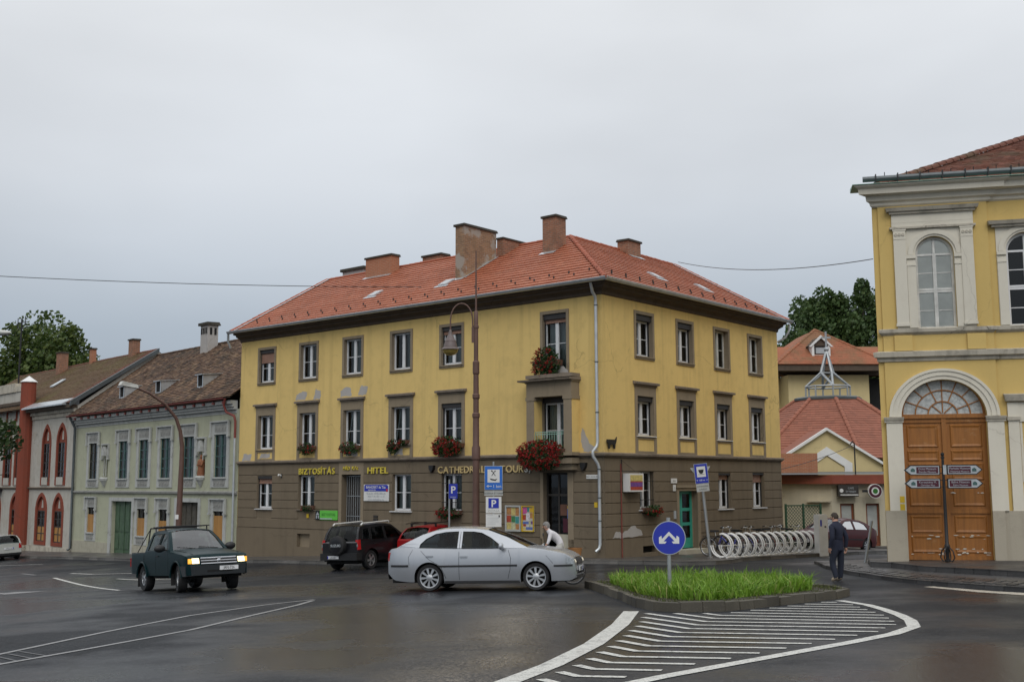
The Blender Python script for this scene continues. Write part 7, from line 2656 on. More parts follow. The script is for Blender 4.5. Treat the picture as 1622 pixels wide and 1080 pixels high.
MB().tube([(-2.0, 0, 1.02), (-2.02, 0, 1.03)], .01, 5).build('aerial', 'black_plastic', c.root)
c.place(-.62, 27.5, R(-12))

# ---- dark green pick-up with its headlights on
plain('bumper_grey', (.03, .034, .037), .4)
S2 = dict(L=4.92, W=1.74, r=.37, tw=.24, rimr=.21, spokes=6, rim='alloy', axles=(-1.24, 1.61), arch=.45, floor=.36, steer=R(-12),
          sill=[(-2.46, .55), (-2.2, .5), (-.6, .44), (1.1, .44), (2.1, .40), (2.46, .46)],
          top=[(-2.46, 1.06), (-2.3, 1.075), (-1.1, 1.075), (-1.0, 1.12), (.2, 1.12), (.9, 1.11), (1.1, 1.08), (2.0, 1.0), (2.32, .95), (2.42, .84), (2.46, .70)],
          crown=[(-2.46, .0), (-1.1, .02), (0, .05), (1.0, .06), (1.8, .07), (2.3, .04), (2.46, 0)],
          belt=1.10, roofz=1.69, roofw=.70, taper=.09, round=.3, zmax=.78, bulge=.05, bed=(-2.40, -1.14, .66),
          cabin=[(1.02, 1.10), (.62, 1.44), (.32, 1.64), (.10, 1.68), (-.4, 1.70), (-.80, 1.685), (-.98, 1.64), (-1.06, 1.38), (-1.10, 1.09)], screen=2, rear=6,
          windows=[[(-.02, 1.14), (.80, 1.13), (.74, 1.22), (.48, 1.45), (.30, 1.58), (-.02, 1.60)], [(-.88, 1.15), (-.12, 1.14), (-.12, 1.60), (-.78, 1.60), (-.88, 1.55)]], seats=(.15,))
c = Car('pickup_truck', 'dark green pick-up truck with lit headlights turning on the left', 'pick-up', 'dark_teal_paint', S2)
c.seam([(-.07, .5), (-.07, 1.10), (-.07, 1.6)])
c.seam([(.86, 1.1), (.96, .9), (.94, .5)])
c.seam([(-1.11, .48), (-1.11, 1.08)], .01)
c.handle(.08, .98, 'black_plastic')
c.mirror(.72, 1.16, 'black_plastic', 1.45)
bmp = MB()
bmp.hexa([(2.28, -.84, .42), (2.28, .84, .42), (2.56, .70, .44), (2.56, -.70, .44), (2.28, -.87, .70), (2.28, .87, .70), (2.60, .72, .70), (2.60, -.72, .70)])
bmp.build('front_bumper', 'bumper_grey', c.root)
MB().hexa([(2.1, -.88, .42), (2.3, -.87, .42), (2.3, .87, .42), (2.1, .88, .42), (1.98, -.9, .69), (2.3, -.875, .69), (2.3, .875, .69), (1.98, .9, .69)]).build('bumper_end', 'bumper_grey', c.root)
MB().box(2.555, 2.58, -.36, .36, .52, .58).build('bumper_slot', 'dark_void', c.root)
c.patch_front('grille', -.50, .50, .735, .895, 'black_plastic', 1, .012)
g_ = MB()
for z in (.74, .815, .89):
 vs = []
 for i in range(9):
  y = lerp(-.50, .50, i / 8)
  x = c.nose_x(abs(y), z, 1) + .03
  vs.append((x, y, z))
 g_.tube(vs, .017 if z != .815 else .013, 6)
g_.ball((c.nose_x(0, .815, 1) + .04, 0, .815), (.02, .07, .045), 10, 6)
g_.build('grille_bar', 'chrome', c.root)
for sg in (-1, 1):
 c.patch_front('headlight', sg * .54, sg * .735, .75, .89, 'lit_lens', 1, .02)
 c.patch_front('indicator', sg * .745, sg * .83, .75, .88, 'amber_lens', 1, .02)
 MB().box(-2.475, -2.45, sg * .74 - .09, sg * .74 + .09, .70, .95).build('tail_light', 'red_lens', c.root)
 MB().box(-1.72, -1.70, sg * .72 - .12, sg * .72 + .12, .12, .50).build('mud_flap', 'tyre_rubber', c.root)
 MB().box(1.12, 1.14, sg * .72 - .12, sg * .72 + .12, .18, .5).build('mud_flap', 'tyre_rubber', c.root)
x = 2.585
o = MB().box(x - .01, x + .01, -.02, .50, .555, .665).build('number_plate', 'plate_white', c.root)
inst('print', textmesh('JRN-726', .105, .0008, 'sign_black', 'CENTER', .0, .85), o, T(x + .012, .24, .575) @ RZ(R(90)))
for ax in S2['axles']:
 for sg in (-1, 1):
  MB().tube([(ax + .45 * math.cos(a), sg * (c.side_y(ax, .7) + .01), .37 + .45 * math.sin(a)) for a in [math.pi * (k / 14 * .96 + .02) for k in range(15)]], .028, 6).build('arch_lip', 'dark_teal_paint', c.root, smooth=50)
MB().tube([(1.06, -.72, 1.125), (1.6, -.70, 1.085), (2.25, -.64, 1.0)], .006, 4).build('bonnet_seam', 'dark_void', c.root)
MB().tube([(1.06, .72, 1.125), (1.6, .70, 1.085), (2.25, .64, 1.0)], .006, 4).build('bonnet_seam', 'dark_void', c.root)
MB().tube([(-2.44, -.78, 1.09), (-1.14, -.80, 1.09)], .02, 6).build('bed_rail', 'black_plastic', c.root)
MB().tube([(-2.44, .78, 1.09), (-1.14, .80, 1.09)], .02, 6).build('bed_rail', 'black_plastic', c.root)
rk = MB()
for sg in (-1, 1):
 rk.tube([(.12, sg * .62, 1.80), (-.95, sg * .62, 1.80)], .018, 6)
for x in (.05, -.28, -.6, -.9):
 rk.tube([(x, -.66, 1.80), (x, .66, 1.80)], .018, 6)
for x in (.0, -.85):
 for sg in (-1, 1):
  rk.tube([(x, sg * .6, 1.68), (x, sg * .6, 1.80)], .02, 6)
rk.build('roof_rack', 'iron_black', c.root)
rb = MB()
for sg in (-1, 1):
 rb.tube([(-1.2, sg * .74, 1.08), (-1.15, sg * .66, 1.78)], .022, 6)
 rb.tube([(-2.05, sg * .76, 1.08), (-1.17, sg * .68, 1.72)], .014, 6)
rb.tube([(-1.15, -.66, 1.78), (-1.15, .66, 1.78)], .022, 6)
rb.build('cargo_frame', 'iron_black', c.root)
wp = MB()
for y0, y1 in ((-.05, -.62), (.55, .0)):
 wp.tube([(1.02, y0, 1.145), (.98, y1, 1.20)], .012, 5)
wp.build('wiper', 'black_plastic', c.root)
c.place(-9.35, 32.5, R(-54))

# ---- black off-roader parked nose-in, spare wheel on its back door
S3 = dict(L=4.15, W=1.81, r=.355, tw=.23, rimr=.23, spokes=5, axles=(-1.28, 1.36), arch=.43, floor=.25,
          sill=[(-2.075, .45), (-1.9, .34), (-.8, .30), (.9, .30), (1.9, .30), (2.075, .4)],
          top=[(-2.075, 1.03), (-2.0, 1.08), (-1.0, 1.08), (.6, 1.06), (.95, 1.05), (1.3, 1.01), (1.8, .93), (2.0, .84), (2.075, .7)],
          crown=[(-2.075, .0), (-1.9, .03), (1.0, .06), (1.8, .06), (2.075, 0)],
          belt=1.06, roofz=1.66, roofw=.76, taper=.10, round=.35, zmax=.72, bulge=.06,
          cabin=[(1.0, 1.04), (.6, 1.33), (.22, 1.58), (-.1, 1.64), (-.7, 1.665), (-1.4, 1.645), (-1.72, 1.60), (-1.88, 1.40), (-2.0, 1.06)], screen=2, rear=6,
          windows=[[(-.28, 1.09), (.66, 1.08), (.42, 1.36), (.18, 1.53), (-.28, 1.56)], [(-1.2, 1.10), (-.38, 1.09), (-.38, 1.56), (-1.1, 1.55)], [(-1.75, 1.16), (-1.3, 1.11), (-1.22, 1.54), (-1.6, 1.51)]], seats=(-.1, -.95))
c = Car('black_car', 'black off-road car parked nose-in by the barred door', 'car', 'black_paint', S3)
for sg in (-1, 1):
 MB().tube([(.2, sg * .64, 1.66), (.15, sg * .64, 1.72), (-1.5, sg * .66, 1.72), (-1.6, sg * .66, 1.65)], .028, 6).build('roof_rail', 'white_paint', c.root)
 m = MB()
 m.hexa([(-2.06, sg * .80 - .07, .78), (-1.92, sg * .85 - .04, .78), (-1.92, sg * .85 + .01, .78), (-2.06, sg * .80 + .05, .78), (-2.03, sg * .78 - .07, 1.14), (-1.9, sg * .82 - .04, 1.14), (-1.9, sg * .82 + .02, 1.14), (-2.03, sg * .78 + .05, 1.14)])
 m.build('tail_light', 'red_lens', c.root)
 m = MB()
 m.box(-2.072, -2.055, sg * .80 - .05, sg * .80 + .05, .88, .98)
 m.build('reversing_light', 'lamp_lens', c.root)
MB().hexa([(-2.16, -.86, .40), (-1.9, -.9, .40), (-1.9, .9, .40), (-2.16, .86, .40), (-2.16, -.86, .66), (-1.9, -.905, .66), (-1.9, .905, .66), (-2.16, .86, .66)]).build('rear_bumper', 'black_plastic', c.root)
sp = MB()
sp.lathe([(.05, -2.30), (.30, -2.30), (.345, -2.27), (.355, -2.2), (.355, -2.1), (.33, -2.06)], 30, (0, .0, .95), axis='x')
spo = sp.build('spare_wheel', 'tyre_rubber', c.root, smooth=45)
MB().lathe([(.05, -2.308), (.22, -2.308), (.25, -2.301)], 24, (0, 0, .95), axis='x').build('spare_cover', 'black_paint', spo, smooth=45)
inst('print', textmesh('SUZUKI', .13, .002, 'sign_pale_grey', 'CENTER', .003, 1.05), spo, T(-2.311, 0, .91) @ RZ(R(-90)))
o = MB().box(-2.185, -2.17, -.02, .50, .46, .57).build('number_plate', 'plate_white', c.root)
MB().box(-2.187, -2.169, .455, .50, .465, .565).build('plate_band', 'sign_blue', o)
inst('print', textmesh('LZA-661', .10, .0008, 'sign_black', 'CENTER', 0, .85), o, T(-2.188, .24, .478) @ RZ(R(-90)))
c.mirror(.6, 1.10, 'black_plastic', 1.2)
c.seam([(-.33, .4), (-.33, 1.55)])
c.handle(-.15, .92, 'black_plastic')
c.handle(-1.05, .93, 'black_plastic')
c.place(-5.4, 44.0, R(60))

# ---- red estate with roof bars, half hidden behind the saloon
S4 = dict(L=4.1, W=1.69, r=.30, tw=.18, spokes=7, rim='alloy', axles=(-1.2, 1.28), arch=.35, floor=.2,
          sill=[(-2.05, .42), (-1.8, .26), (-.8, .22), (1.0, .22), (1.8, .24), (2.05, .34)],
          top=[(-2.05, .93), (-1.95, .98), (-1.2, .97), (.6, .93), (1.0, .92), (1.6, .83), (1.95, .70), (2.05, .55)],
          crown=[(-2.05, 0), (-1.8, .03), (1, .06), (1.8, .05), (2.05, 0)],
          belt=.95, roofz=1.40, roofw=.68, taper=.16, round=.45, zmax=.6, bulge=.08,
          cabin=[(1.1, .92), (.7, 1.16), (.3, 1.34), (0, 1.40), (-.6, 1.42), (-1.3, 1.40), (-1.6, 1.35), (-1.82, 1.18), (-1.98, .95)], screen=2, rear=6,
          windows=[[(-.3, .98), (.7, .97), (.4, 1.2), (.15, 1.32), (-.3, 1.34)], [(-1.3, .99), (-.4, .98), (-.4, 1.34), (-1.2, 1.32)]])
c = Car('red_car', 'bright red hatchback with black roof rack parked behind the silver car', 'car', 'red_paint', S4)
rr_ = MB()
for x in (-1.25, -.35):
 rr_.box(x - .02, x + .02, -.62, .62, 1.50, 1.535)
 for sg in (-1, 1):
  rr_.box(x - .03, x + .03, sg * .58 - .03, sg * .58 + .03, 1.40, 1.50)
for sg in (-1, 1):
 rr_.tube([(.0, sg * .58, 1.545), (-1.6, sg * .58, 1.545)], .018, 6)
rr_.build('roof_rack', 'iron_black', c.root)
for sg in (-1, 1):
 c.patch_front('tail_light', sg * .56, sg * .80, .66, .90, 'red_lens', -1, .012)
c.plate(-1, .6, 'HGC-418')
c.strip('bumper_moulding', -2.0, -1.6, .5, .06, 'black_plastic')
MB().tube([(-2.0, .1, 1.0), (-1.95, -.35, 1.03)], .012, 5).build('wiper', 'black_plastic', c.root)
c.place(-2.75, 45.0, R(58))

# ---- dark red fastback parked in the side street
S5 = dict(S4, L=4.25, W=1.70, axles=(-1.22, 1.32), top=[(-2.125, .93), (-2.0, 1.0), (-1.2, .98), (.6, .94), (1.0, .92), (1.6, .83), (2.0, .70), (2.125, .55)],
          sill=[(-2.125, .42), (-1.85, .26), (-.8, .22), (1.0, .22), (1.85, .24), (2.125, .34)],
          cabin=[(1.12, .92), (.7, 1.17), (.3, 1.35), (0, 1.41), (-.5, 1.42), (-1.0, 1.38), (-1.3, 1.30), (-1.65, 1.14), (-1.98, .99)],
          windows=[[(-.3, .98), (.7, .97), (.4, 1.2), (.15, 1.32), (-.3, 1.35)], [(-1.35, .99), (-.4, .98), (-.4, 1.35), (-.9, 1.32), (-1.2, 1.22)]])
c = Car('maroon_car', 'dark red fastback car parked by the cafe kiosk', 'car', 'maroon_paint', S5)
for sg in (-1, 1):
 c.patch_front('headlight', sg * .42, sg * .78, .60, .72, 'lamp_lens', 1, .012)
 c.patch_front('tail_light', sg * .5, sg * .78, .7, .88, 'red_lens', -1, .012)
c.patch_front('grille', -.34, .34, .60, .70, 'black_plastic', 1, .012)
c.plate(1, .40, 'GKD-905')
c.strip('side_moulding', -.9, .95, .55, .05, 'black_plastic')
c.mirror(.65, .97, 'maroon_paint')
c.place(14.35, 50.35, R(-142))

# ---- pale hatchback leaving on the far left
S6 = dict(S4, L=3.95, axles=(-1.15, 1.25), W=1.68)
S6['top'] = [(-1.975, .93), (-1.88, .98), (-1.2, .97), (.6, .93), (1.0, .92), (1.55, .83), (1.88, .70), (1.975, .55)]
S6['sill'] = [(-1.975, .42), (-1.75, .26), (-.8, .22), (1.0, .22), (1.75, .24), (1.975, .34)]
c = Car('pale_car', 'pale silver hatchback seen from behind at the left picture edge', 'car', 'pale_paint', S6)
for sg in (-1, 1):
 c.patch_front('tail_light', sg * .56, sg * .80, .66, .92, 'red_lens', -1, .012)
c.plate(-1, .62, 'FTR-114')
c.patch_front('bumper_lower', -.68, .68, .3, .42, 'black_plastic', -1, .012)
c.place(-30.2, 66.2, R(133))
# ------------------------------------------------------------------ people
def figure(name, label, M, joints, bones, mats, hair=None, sub=2):
 """one continuous skinned body; joints {id: (x, y, z, rx, ry)}, bones (a, b, material slot)"""
 ids = list(joints)
 me = bpy.data.meshes.new('body')
 me.from_pydata([joints[i][:3] for i in ids], [(ids.index(a), ids.index(b)) for a, b, _ in bones], [])
 ob = bpy.data.objects.new('body', me)
 COL.objects.link(ob)
 md = ob.modifiers.new('skin', 'SKIN')
 md.use_smooth_shade = True
 if not me.skin_vertices:
  bm = bmesh.new()
  bm.from_mesh(me)
  bm.verts.layers.skin.verify()
  bm.to_mesh(me)
  bm.free()
 for k, i in enumerate(ids):
  sv = me.skin_vertices[0].data[k]
  sv.radius = joints[i][3:5]
  sv.use_root = (i == 'pelvis')
 ms = ob.modifiers.new('sub', 'SUBSURF')
 ms.levels = ms.render_levels = sub
 dg = bpy.context.evaluated_depsgraph_get()
 nm = bpy.data.meshes.new_from_object(ob.evaluated_get(dg))
 bpy.data.objects.remove(ob)
 nm.name = 'body'
 nm.materials.clear()
 for m in mats:
  nm.materials.append(MATS[m])
 P = {i: Vector(joints[i][:3]) for i in ids}
 for p in nm.polygons:
  c = p.center
  best, bi = 1e9, 0
  for a, b, s_ in bones:
   A_, B_ = P[a], P[b]
   d = B_ - A_
   t = max(0, min(1, (c - A_).dot(d) / max(1e-9, d.length_squared)))
   r = joints[a][3] * (1 - t) + joints[b][3] * t
   q = (c - A_ - d * t).length - r
   if q < best:
    best, bi = q, s_
  p.material_index = bi
  p.use_smooth = True
 root = thing(name, label, 'person')
 root.matrix_world = M
 o = bpy.data.objects.new('body', nm)
 COL.objects.link(o)
 o.parent = root
 return root
def hand(J, Bn, wrist, dirv, side, up, k, slot):
 """palm and five short curled fingers growing from the wrist joint"""
 d, s_, u = Vector(dirv).normalized(), Vector(side).normalized(), Vector(up).normalized()
 w_ = Vector(J[wrist][:3])
 pm = w_ + d * .065
 J[k + 'palm'] = (*pm, .026, .034)
 Bn.append((wrist, k + 'palm', slot))
 for i, (off, ln) in enumerate(((-.028, .058), (-.010, .07), (.010, .066), (.027, .05))):
  a = pm + d * .042 + s_ * off
  b = a + d * ln * .55 + u * -.012
  c = b + d * ln * .32 + u * -.03
  J[f'{k}{i}a'], J[f'{k}{i}b'], J[f'{k}{i}c'] = (*a, .0105, .0105), (*b, .0095, .0095), (*c, .008, .008)
  Bn += [(k + 'palm', f'{k}{i}a', slot), (f'{k}{i}a', f'{k}{i}b', slot), (f'{k}{i}b', f'{k}{i}c', slot)]
 a = w_ + d * .045 - s_ * .042
 b = a + d * .045 - s_ * .012 + u * -.012
 J[k + 'ta'], J[k + 'tb'] = (*a, .0125, .0125), (*b, .010, .010)
 Bn += [(k + 'palm', k + 'ta', slot), (k + 'ta', k + 'tb', slot)]
def head_parts(root, c, face, hair_m, size=1.0, hairlen=.0):
 """ears, nose, eyes, mouth and hair round a head centred at c looking along face"""
 c, f = Vector(c), Vector(face).normalized()
 s_ = Vector((0, 0, 1)).cross(f).normalized()
 u = f.cross(s_)
 if u.z < 0:
  u = -u
 fm = MB()
 fm.ball(tuple(c + f * .098 * size - u * .012), (.016, .016, .022), 8, 6)
 for sg in (-1, 1):
  fm.ball(tuple(c + s_ * sg * .077 * size - f * .008 - u * .012), (.014, .014, .03), 8, 6)
 fm.build('nose_and_ears', 'skin', root, smooth=True)
 em = MB()
 for sg in (-1, 1):
  em.ball(tuple(c + f * .086 * size + s_ * sg * .032 + u * .016), .009, 6, 5)
 em.ball(tuple(c + f * .086 * size - u * .052), (.018, .018, .006), 8, 5)
 em.build('eyes_and_mouth', 'brown_hair', root)
 # hair: a shell over the top and back of the skull with a few tufts
 hm = MB()
 n, m = 18, 10
 vs, idx = [], {}
 fs = []
 rd = random.Random(4)
 for i in range(m + 1):
  a = math.pi * .64 * i / m
  for k in range(n):
   t = 2 * math.pi * k / n
   fr_ = math.cos(t)
   aa = a * (0.62 if fr_ > .5 else (1.0 + hairlen * (fr_ < 0)))
   r = size * (.105 + rd.uniform(-.004, .006))
   d = f * math.sin(aa) * math.cos(t) * .98 + s_ * math.sin(aa) * math.sin(t) * .80 + u * math.cos(aa) * 1.13
   vs.append(tuple(c + u * .012 + d * r - f * .006))
 for i in range(m):
  for k in range(n):
   fs.append((i * n + k, i * n + (k + 1) % n, (i + 1) * n + (k + 1) % n, (i + 1) * n + k))
 hm.add(vs, fs)
 hm.build('hair', hair_m, root, smooth=True)
def base_joints():
 return {}
# man in a dark jacket walking away to the left across the road (local x forward)
J = {'pelvis': (0, 0, .96, .155, .125), 'belly': (0, 0, 1.10, .165, .13), 'chest': (.01, 0, 1.30, .185, .14), 'upper': (.02, 0, 1.43, .15, .115), 'neck': (.035, 0, 1.525, .062, .062), 'head': (.065, 0, 1.63, .082, .094), 'crown': (.062, 0, 1.70, .070, .080),
     'shL': (.015, .185, 1.42, .085, .085), 'elL': (-.06, .27, 1.14, .064, .064), 'wrL': (.04, .27, .90, .042, .046),
     'shR': (.015, -.185, 1.42, .085, .085), 'elR': (-.09, -.26, 1.14, .064, .064), 'wrR': (-.06, -.25, .89, .042, .046),
     'hipL': (0, .105, .88, .115, .115), 'knL': (.10, .12, .50, .088, .085), 'anL': (-.02, .12, .11, .075, .07), 'toL': (.13, .13, .045, .045, .04),
     'hipR': (0, -.105, .88, .115, .115), 'knR': (.02, -.13, .50, .088, .085), 'anR': (.06, -.13, .09, .075, .07), 'toR': (.22, -.15, .045, .045, .04), 'hem': (0, 0, .86, .165, .135)}
Bn = [('pelvis', 'belly', 0), ('belly', 'chest', 0), ('chest', 'upper', 0), ('upper', 'neck', 2), ('neck', 'head', 2), ('head', 'crown', 2), ('upper', 'shL', 0), ('shL', 'elL', 0), ('elL', 'wrL', 0), ('upper', 'shR', 0), ('shR', 'elR', 0), ('elR', 'wrR', 0), ('pelvis', 'hem', 0), ('hem', 'hipL', 0), ('hipL', 'knL', 1), ('knL', 'anL', 1), ('anL', 'toL', 3), ('hem', 'hipR', 0), ('hipR', 'knR', 1), ('knR', 'anR', 1), ('anR', 'toR', 3)]
hand(J, Bn, 'wrL', (.15, 0, -1), (1, 0, 0), (0, 1, 0), 'l', 2)
hand(J, Bn, 'wrR', (.1, 0, -1), (1, 0, 0), (0, -1, 0), 'r', 2)
o = figure('person', 'man in dark navy jacket and trousers walking on the road by the island', T(8.48, 29.5, gz(8.48, 29.5)) @ RZ(R(125)), J, Bn, ['navy_cloth', 'jeans_cloth', 'skin', 'beige_shoe'])
head_parts(o, (.07, 0, 1.655), (1, .25, -.05), 'brown_hair')
MB().tube([(.03, -.065, 1.5), (.09, 0, 1.49), (.03, .065, 1.5), (-.04, 0, 1.515)], .028, 8, closed=True).build('collar', 'navy_cloth', o, smooth=True)

# ------------------------------------------------------------------ bicycles
def bicycle(label, M, frame_m='iron_black', group=None, upright=True, basket=False, mirror=False, steer=0.0):
 t = thing('bicycle', label, 'bicycle', group=group)
 t.matrix_world = M
 key = 'bikewheel'
 if key not in _tc:
  w_ = MB()
  w_.tube([(.33 * math.cos(2 * math.pi * k / 28), 0, .33 * math.sin(2 * math.pi * k / 28)) for k in range(28)], .018, 6, closed=True)
  wm = w_.mesh('wheel', 'tyre_rubber', smooth=50)
  s_ = MB()
  for k in range(14):
   a = 2 * math.pi * k / 14
   s_.tube([(0, .02 * (-1) ** k, 0), (.32 * math.cos(a), 0, .32 * math.sin(a))], .003, 3, caps=False)
  s_.tube([(0, -.04, 0), (0, .04, 0)], .02, 8)
  s_.tube([(.305 * math.cos(2 * math.pi * k / 28), 0, .305 * math.sin(2 * math.pi * k / 28)) for k in range(28)], .008, 5, closed=True)
  _tc[key] = (wm, s_.mesh('spokes', 'alloy'))
 for x in (-.53, .53):
  w0 = inst('wheel', _tc[key][0], t, T(x, 0, .345))
  inst('spokes', _tc[key][1], w0)
 f = MB()
 bbk, seat, headt, headb = (-.08, 0, .30), (-.22, 0, .72), (.36, 0, .82), (.40, 0, .66)
 for a, b in ((bbk, seat), (bbk, headb), (seat, headt), (headt, headb)):
  f.tube([a, b], .018, 7)
 for sg in (-1, 1):
  f.tube([(-.08, sg * .03, .30), (-.53, sg * .055, .345)], .011, 5)
  f.tube([(-.22, sg * .02, .68), (-.53, sg * .055, .345)], .010, 5)
  f.tube([(.40, sg * .02, .66), (.46, sg * .05, .5), (.53, sg * .055, .345)], .012, 5)
 f.build('bike_frame', frame_m, t, smooth=50)
 for x in (-.53, .53):
  g_ = MB()
  vs = []
  for k in range(11):
   a = R(-10 + 18 * k) if x > 0 else R(10 + 17 * k)
   for y in (-.028, .028):
    vs.append((x + .375 * math.cos(a), y, .345 + .375 * math.sin(a)))
  g_.add(vs, [(2 * k, 2 * k + 1, 2 * k + 3, 2 * k + 2) for k in range(10)])
  g_.build('mudguard', frame_m, t, smooth=60)
 MB().tube([seat, (-.25, 0, .88)], .013, 6).build('seat_post', 'alloy', t)
 MB().prism([(-.40, -.10), (-.38, .10), (-.20, .05), (-.10, .02), (-.10, -.02), (-.20, -.05)], .88, .945, 'z').build('saddle', 'black_plastic', t)
 h = MB()
 h.tube([(.36, 0, .82), (.33, 0, 1.0)], .014, 6)
 h.tube([(.14, -.29, 1.03), (.26, -.27, 1.06), (.33, -.10, 1.01), (.33, .10, 1.01), (.26, .27, 1.06), (.14, .29, 1.03)], .013, 6)
 h.build('handlebar', 'alloy', t, smooth=50)
 for sg in (-1, 1):
  MB().tube([(.12, sg * .29, 1.03), (.22, sg * .28, 1.05)], .019, 6).build('grip', 'black_plastic', t)
 cr_ = MB()
 cr_.lathe([(.09, -.05), (.09, -.04)], 14, (-.08, 0, .30), axis='y')
 cr_.tube([(-.08, -.06, .30), (.07, -.07, .22)], .012, 5).tube([(-.08, .06, .30), (-.23, .07, .38)], .012, 5)
 cr_.box(.02, .12, -.15, -.07, .21, .23)
 cr_.box(-.28, -.18, .07, .15, .37, .39)
 cr_.build('crank', 'black_plastic', t)
 rk_ = MB()
 for sg in (-1, 1):
  rk_.tube([(-.25, sg * .06, .72), (-.75, sg * .06, .73)], .007, 5).tube([(-.70, sg * .06, .73), (-.54, sg * .06, .36)], .006, 5)
 rk_.build('carrier', 'iron_black', t)
 if basket:
  MB().lathe([(.15, .74), (.16, .78), (.19, .93), (.20, .96), (.185, .96)], 14, (-.60, 0, 0), caps=False).lathe([(.001, .745), (.15, .745)], 14, (-.60, 0, 0), caps=False).build('basket', 'wicker', t, smooth=40)
  MB().box(.38, .62, -.16, .16, .80, 1.0).build('front_basket', 'black_plastic', t)
  MB().ball((.45, 0, .98), (.04, .05, .05), 8, 6).build('lamp', 'chrome', t)
 if mirror:
  MB().tube([(.20, .29, 1.06), (.24, .33, 1.30)], .006, 5).ball((.24, .33, 1.33), (.02, .05, .05), 10, 6).build('mirror', 'black_plastic', t)
 return t
# woman riding left behind the saloon
WB = T(1.02, 28.9, gz(1.02, 28.9)) @ RZ(R(176)) @ Matrix.Scale(.95, 4)
bicycle('black bicycle with wicker basket ridden by the woman in white', WB, basket=True, mirror=True)
J = {'pelvis': (-.26, 0, 1.02, .135, .12), 'belly': (-.20, 0, 1.14, .130, .115), 'chest': (-.04, 0, 1.27, .168, .135), 'upper': (.05, 0, 1.355, .135, .105), 'neck': (.115, 0, 1.42, .050, .050), 'head': (.170, 0, 1.51, .080, .092), 'crown': (.165, 0, 1.58, .070, .078),
     'shL': (.045, .16, 1.345, .066, .066), 'elL': (.09, .23, 1.18, .05, .05), 'wrL': (.13, .275, 1.085, .033, .036),
     'shR': (.045, -.16, 1.345, .066, .066), 'elR': (.09, -.23, 1.18, .05, .05), 'wrR': (.13, -.275, 1.085, .033, .036),
     'hipL': (-.22, .10, .97, .112, .112), 'knL': (.12, .11, .80, .078, .078), 'anL': (-.18, .11, .47, .05, .05), 'toL': (-.12, .11, .41, .038, .034),
     'hipR': (-.22, -.10, .97, .112, .112), 'knR': (.14, -.11, .62, .078, .078), 'anR': (.03, -.11, .29, .05, .05), 'toR': (.15, -.11, .26, .038, .034)}
Bn = [('pelvis', 'belly', 0), ('belly', 'chest', 0), ('chest', 'upper', 0), ('upper', 'neck', 2), ('neck', 'head', 2), ('head', 'crown', 2), ('upper', 'shL', 0), ('shL', 'elL', 0), ('elL', 'wrL', 0), ('upper', 'shR', 0), ('shR', 'elR', 0), ('elR', 'wrR', 0), ('pelvis', 'hipL', 1), ('hipL', 'knL', 1), ('knL', 'anL', 1), ('anL', 'toL', 3), ('pelvis', 'hipR', 1), ('hipR', 'knR', 1), ('knR', 'anR', 1), ('anR', 'toR', 3)]
hand(J, Bn, 'wrL', (.5, 0, -.55), (0, -1, 0), (.4, 0, .5), 'l', 2)
hand(J, Bn, 'wrR', (.5, 0, -.55), (0, 1, 0), (.4, 0, .5), 'r', 2)
o = figure('person', 'grey-haired woman in white jacket riding a bicycle past the shop door', WB, J, Bn, ['white_cloth', 'pale_trousers', 'skin', 'black_cloth'])
head_parts(o, (.172, 0, 1.535), (1, 0, -.08), 'grey_hair', .96, .25)
# small dark figure sitting on the kiosk step
J = {'pelvis': (0, 0, .10, .15, .14), 'belly': (.03, 0, .24, .15, .13), 'chest': (.09, 0, .42, .165, .13), 'upper': (.13, 0, .52, .13, .11), 'neck': (.18, 0, .60, .055, .055), 'head': (.22, 0, .69, .080, .09), 'crown': (.215, 0, .755, .068, .075),
     'shL': (.12, .17, .51, .075, .075), 'elL': (.20, .24, .27, .055, .055), 'wrL': (.38, .12, .30, .038, .04), 'shR': (.12, -.17, .51, .075, .075), 'elR': (.20, -.24, .27, .055, .055), 'wrR': (.38, -.12, .30, .038, .04),
     'hipL': (.06, .10, .08, .12, .12), 'knL': (.45, .14, .14, .085, .085), 'anL': (.42, .13, -.28, .055, .055), 'toL': (.55, .13, -.33, .04, .035), 'hipR': (.06, -.10, .08, .12, .12), 'knR': (.45, -.14, .14, .085, .085), 'anR': (.42, -.13, -.28, .055, .055), 'toR': (.55, -.13, -.33, .04, .035)}
Bn = [('pelvis', 'belly', 0), ('belly', 'chest', 0), ('chest', 'upper', 0), ('upper', 'neck', 2), ('neck', 'head', 2), ('head', 'crown', 2), ('upper', 'shL', 0), ('shL', 'elL', 0), ('elL', 'wrL', 0), ('upper', 'shR', 0), ('shR', 'elR', 0), ('elR', 'wrR', 0), ('pelvis', 'hipL', 1), ('hipL', 'knL', 1), ('knL', 'anL', 1), ('anL', 'toL', 1), ('pelvis', 'hipR', 1), ('hipR', 'knR', 1), ('knR', 'anR', 1), ('anR', 'toR', 1)]
hand(J, Bn, 'wrL', (.8, -.5, 0), (0, 1, 0), (0, 0, 1), 'l', 2)
hand(J, Bn, 'wrR', (.8, .5, 0), (0, -1, 0), (0, 0, 1), 'r', 2)
o = figure('person', 'person in black sitting hunched on the cafe kiosk step', T(17.95, 57.2, -.72) @ RZ(R(-80)), J, Bn, ['black_cloth', 'black_cloth', 'skin'])
head_parts(o, (.222, 0, .71), (1, 0, -.25), 'brown_hair', .98)
# ------------------------------------------------------------------ lamps, signs, racks, cables
def pave_z(x, y):
 return gz(x, y) + .118
